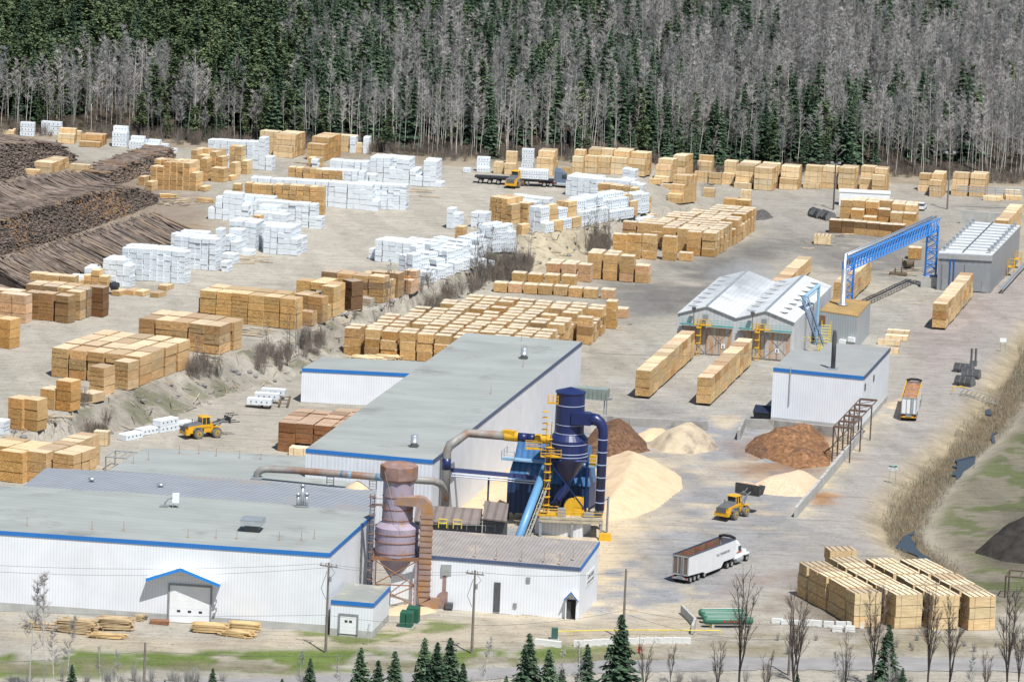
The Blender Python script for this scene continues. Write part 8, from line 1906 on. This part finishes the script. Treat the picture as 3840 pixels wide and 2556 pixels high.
for i, (x, t, bp, k) in enumerate(FB):
    p = N1(x-(bp-t)*.042, bp); h = max(2,fit_z(p.x,p.y,t)-p.z); plant(None, p-Vector((0,0,.1)), h, TR.uniform(0,6), ('large dark leafless tree, '+ORD[i]+' from left along the right foreground' if k == 'big' else 'pale slender leafless birch, '+ORD[i-14]+' from left along the bottom edge'), 'large leafless trees in the foreground' if k == 'big' else 'pale birches in the foreground', meshes=(BIG if k == 'big' else BIRF)[i%3], name='bare_tree' if k == 'big' else 'birch_tree', cat='bare tree' if k == 'big' else 'birch')
# reeds in the ditch
def reeds():
    r = np.random.RandomState(5); P = _resample(DIT, 200); n = 20000; k = r.randint(0,199,n); f = r.rand(n)[:,None]; c = P[k]*(1-f)+P[np.minimum(k+1,199)]*f; wd = 1.7+2.2*vn(c[:,0],c[:,1],9,3)
    c = c+np.stack([r.uniform(-1,1,n)*wd*1.1, r.uniform(-1,1,n)*wd*.8],1)
    wet = np.zeros(n, bool)
    for px in ([(3568,1800),(3585,1705),(3672,1695),(3655,1745),(3625,1790)], [(3685,1552),(3695,1520),(3727,1525),(3720,1555)], [(3360,2052),(3380,1997),(3422,1982),(3430,2030),(3486,2083),(3508,2108),(3450,2096)], [(3707,1655),(3727,1607),(3746,1612),(3726,1660)]): wet |= inside(c[:,0],c[:,1],_poly(px,-1.0))
    c = c[~wet]; n = len(c); z = height(c[:,0],c[:,1]); a = r.uniform(0,2*PI,n); h = r.uniform(.4,1.05,n)*(.5+.9*vn(c[:,0],c[:,1],4,8)); w_ = r.uniform(.02,.05,n); lx = r.normal(0,.25,n); ly = r.normal(0,.25,n)
    A_ = np.stack([c[:,0]-np.cos(a)*w_,c[:,1]-np.sin(a)*w_,z-.05],1); B_ = np.stack([c[:,0]+np.cos(a)*w_,c[:,1]+np.sin(a)*w_,z-.05],1); C_ = np.stack([c[:,0]+lx,c[:,1]+ly,z+h],1); V_ = np.stack([A_,B_,C_],1).reshape(-1,3)
    me = bpy.data.meshes.new('reeds'); me.from_pydata(V_.tolist(), [], [(3*i,3*i+1,3*i+2) for i in range(n)]); me.materials.append(leaf_mat('dry_reed', (.30,.255,.195), (.46,.40,.32))); me.update(); o = bpy.data.objects.new('reeds', me); COL.objects.link(o); tag(o, 'dry tan reeds filling the ditch beside the haul road', 'reeds', None, 'stuff')
reeds()
# ------------------------------------------------------------------ poles and wires
polem = mat('grey_brown_pole', (.20,.175,.155), .9, .25, 1.5)
def pole(px_t, px_b, label, arm=True, lamps=False, m=polem):
    p = N1(*px_b); h = fit_z(p.x,p.y,px_t[1])-p.z; e = empty('utility_pole' if not lamps else 'light_pole', p, 0, label, 'utility pole' if not lamps else 'light pole'); b = MB(); b.tube((0,0,-.5),(0,0,h),.2,.13,8); b.obj('post', m, e)
    if arm:
        b = MB(); b.box((0,0,h-.5),(2.6,.14,.16),-.35); b.obj('crossarm', m, e); b = MB()
        for s in (-1.1,-.4,.4,1.1): b.tube((s*math.cos(-.35),s*math.sin(-.35),h-.42),(s*math.cos(-.35),s*math.sin(-.35),h-.1),.07,n=5)
        b.box((.3,-.2,h-2.2),(.3,.3,.7)); b.obj('insulator', mgrey, e); b = MB(); b.path([(.2,0,h-.5),(.9,-.2,h-1.3),(.3,-.2,h-2.0)], .03, 4); b.path([(-.2,-.1,h-1.2),(-.9,-.2,h-3.5),(-.25,-.15,h-5)], .035, 4); b.obj('jumper_wire', dgrey, e)
    if lamps:
        b = MB()
        for s in (-.8,.8): b.tube((0,0,h-.3),(s,0,h),.06,n=5); b.box((s,-.1,h+.1),(.6,.5,.4))
        b.obj('lamp', galv, e)
    return p, p.z+h
PO = [pole((1241,2108),(1221,2446),'wooden utility pole in front of the garage annexe corner'), pole((1781,2137),(1769,2448),'wooden utility pole with crossarm in front of brown roofed building'), pole((2347,2132),(2336,2395),'wooden utility pole right of porch, behind tallest spruce',False), pole((546,2407),(540,2575),'short wooden pole at bottom left by road',False), pole((2961,2313),(2957,2530),'bare wooden pole near strapped packs',False)]
pole((3138,612),(3125,787),'black light pole with twin lamps beside the site office',False,True,dgrey); pole((3567,573),(3552,785),'tall wooden light pole with twin lamps by guard rail',False,True)
def wire(a, c, sag, label, r=.022):
    b = MB(); a, c = Vector(a), Vector(c); b.path([a.lerp(c,t/14)-Vector((0,0,sag*4*(t/14)*(1-t/14))) for t in range(15)], r, 4); wobj(b, 'power_line', dgrey, label, 'power line', 'overhead wires', origin=a)
A_, B_, C_, D_, E_ = [(Vector((p.x,p.y,z))) for p, z in PO]
up = lambda v, d: v+Vector((0,0,d))
wire(up(A_,-.1), up(A_,-.1)+Vector((-70,-9,1)), 1.6, 'upper thin wire sagging across the front-left wall'); wire(up(A_,-.6)+Vector((.6,0,0)), up(A_,-.6)+Vector((-70,-9,1)), 2.0, 'middle thin wire sagging across the front-left wall')
wire(up(A_,-7.2), up(A_,-7)+Vector((-70,-6,.6)), 1.0, 'low cable across foot of the front-left wall')
for k, d in enumerate((-.2,-.55)): wire(up(A_,d), up(B_,d), .5, ('upper','lower')[k]+' wire between garage pole and crossarm pole')
wire(up(A_,-7.2), up(B_,-7.4), .5, 'low cable between garage pole and crossarm pole')
wire(up(B_,-.2), up(C_,-.4), .6, 'top wire from crossarm pole to porch pole'); wire(up(B_,-7.6), up(C_,-5.8), .6, 'low cable from crossarm pole to porch pole')
wire(up(C_,-5.6), up(E_,-1.0), .7, 'cable from porch pole towards the bare pole'); wire(up(C_,-6.2), up(E_,-3), 1.2, 'lower cable from porch pole towards the bare pole')
wire(up(E_,-1.0), up(E_,-.6)+Vector((50,-2,0)), .8, 'cable running right from the bare pole'); wire(up(D_,-1.2), up(D_,-2.6)+Vector((-32,-7,0)), .5, 'dark cable left of the short pole'); wire(up(D_,-1.2), up(B_,-11.0), .8, 'long dark cable right of the short pole')
a = N1(1700+940/1.96,1100+425/1.96,0); wire((*ray_z(1700+940/1.96,1100+425/1.96,9.5),), (*ray_z(2900,1316,8.0),), .8, 'thin cable from long building to tall white building')
# ------------------------------------------------------------------ steam over the left kiln
def steam():
    m = bpy.data.materials.new('steam'); m.use_nodes = True; nt = m.node_tree; nt.nodes.remove(nt.nodes['Principled BSDF']); v = nt.nodes.new('ShaderNodeVolumePrincipled'); nt.links.new(v.outputs[0], nt.nodes['Material Output'].inputs['Volume'])
    tc = N(nt,'ShaderNodeTexCoord'); nz = noise(nt, tc.outputs['Object'], .35, 4, .6); g = N(nt,'ShaderNodeTexGradient', gradient_type='SPHERICAL'); mp = N(nt,'ShaderNodeMapping'); nt.links.new(tc.outputs['Generated'], mp.inputs[0]); mp.inputs['Location'].default_value = (-1,-1,-1); mp.inputs['Scale'].default_value = (2,2,2); nt.links.new(mp.outputs[0], g.inputs[0])
    a = N(nt,'ShaderNodeMath', operation='MULTIPLY'); nt.links.new(ramp(nt, nz, .42, .75), a.inputs[0]); nt.links.new(g.outputs[0], a.inputs[1]); b2 = N(nt,'ShaderNodeMath', operation='MULTIPLY'); b2.inputs[1].default_value = .30; nt.links.new(a.outputs[0], b2.inputs[0]); nt.links.new(b2.outputs[0], v.inputs['Density']); v.inputs['Color'].default_value = (.95,.97,1,1)
    c = KF+Uv*KW*.33+Vv*KD*.62+Vector((0,0,9.5)); b = MB()
    for i in range(10):
        pass
    b.lathe((0,0,-3.2), [(.5,0),(6,1.5),(8,3.4),(6.5,5.6),(.5,7)], 16); b.v = [(x*.9,y*2.2,z) for x, y, z in b.v]; o = b.obj('steam', m); o.location = c; o.rotation_euler = (0,0,-ROT); tag(o, 'faint white steam drifting over the left kiln roof', 'steam', None, 'stuff')
steam()
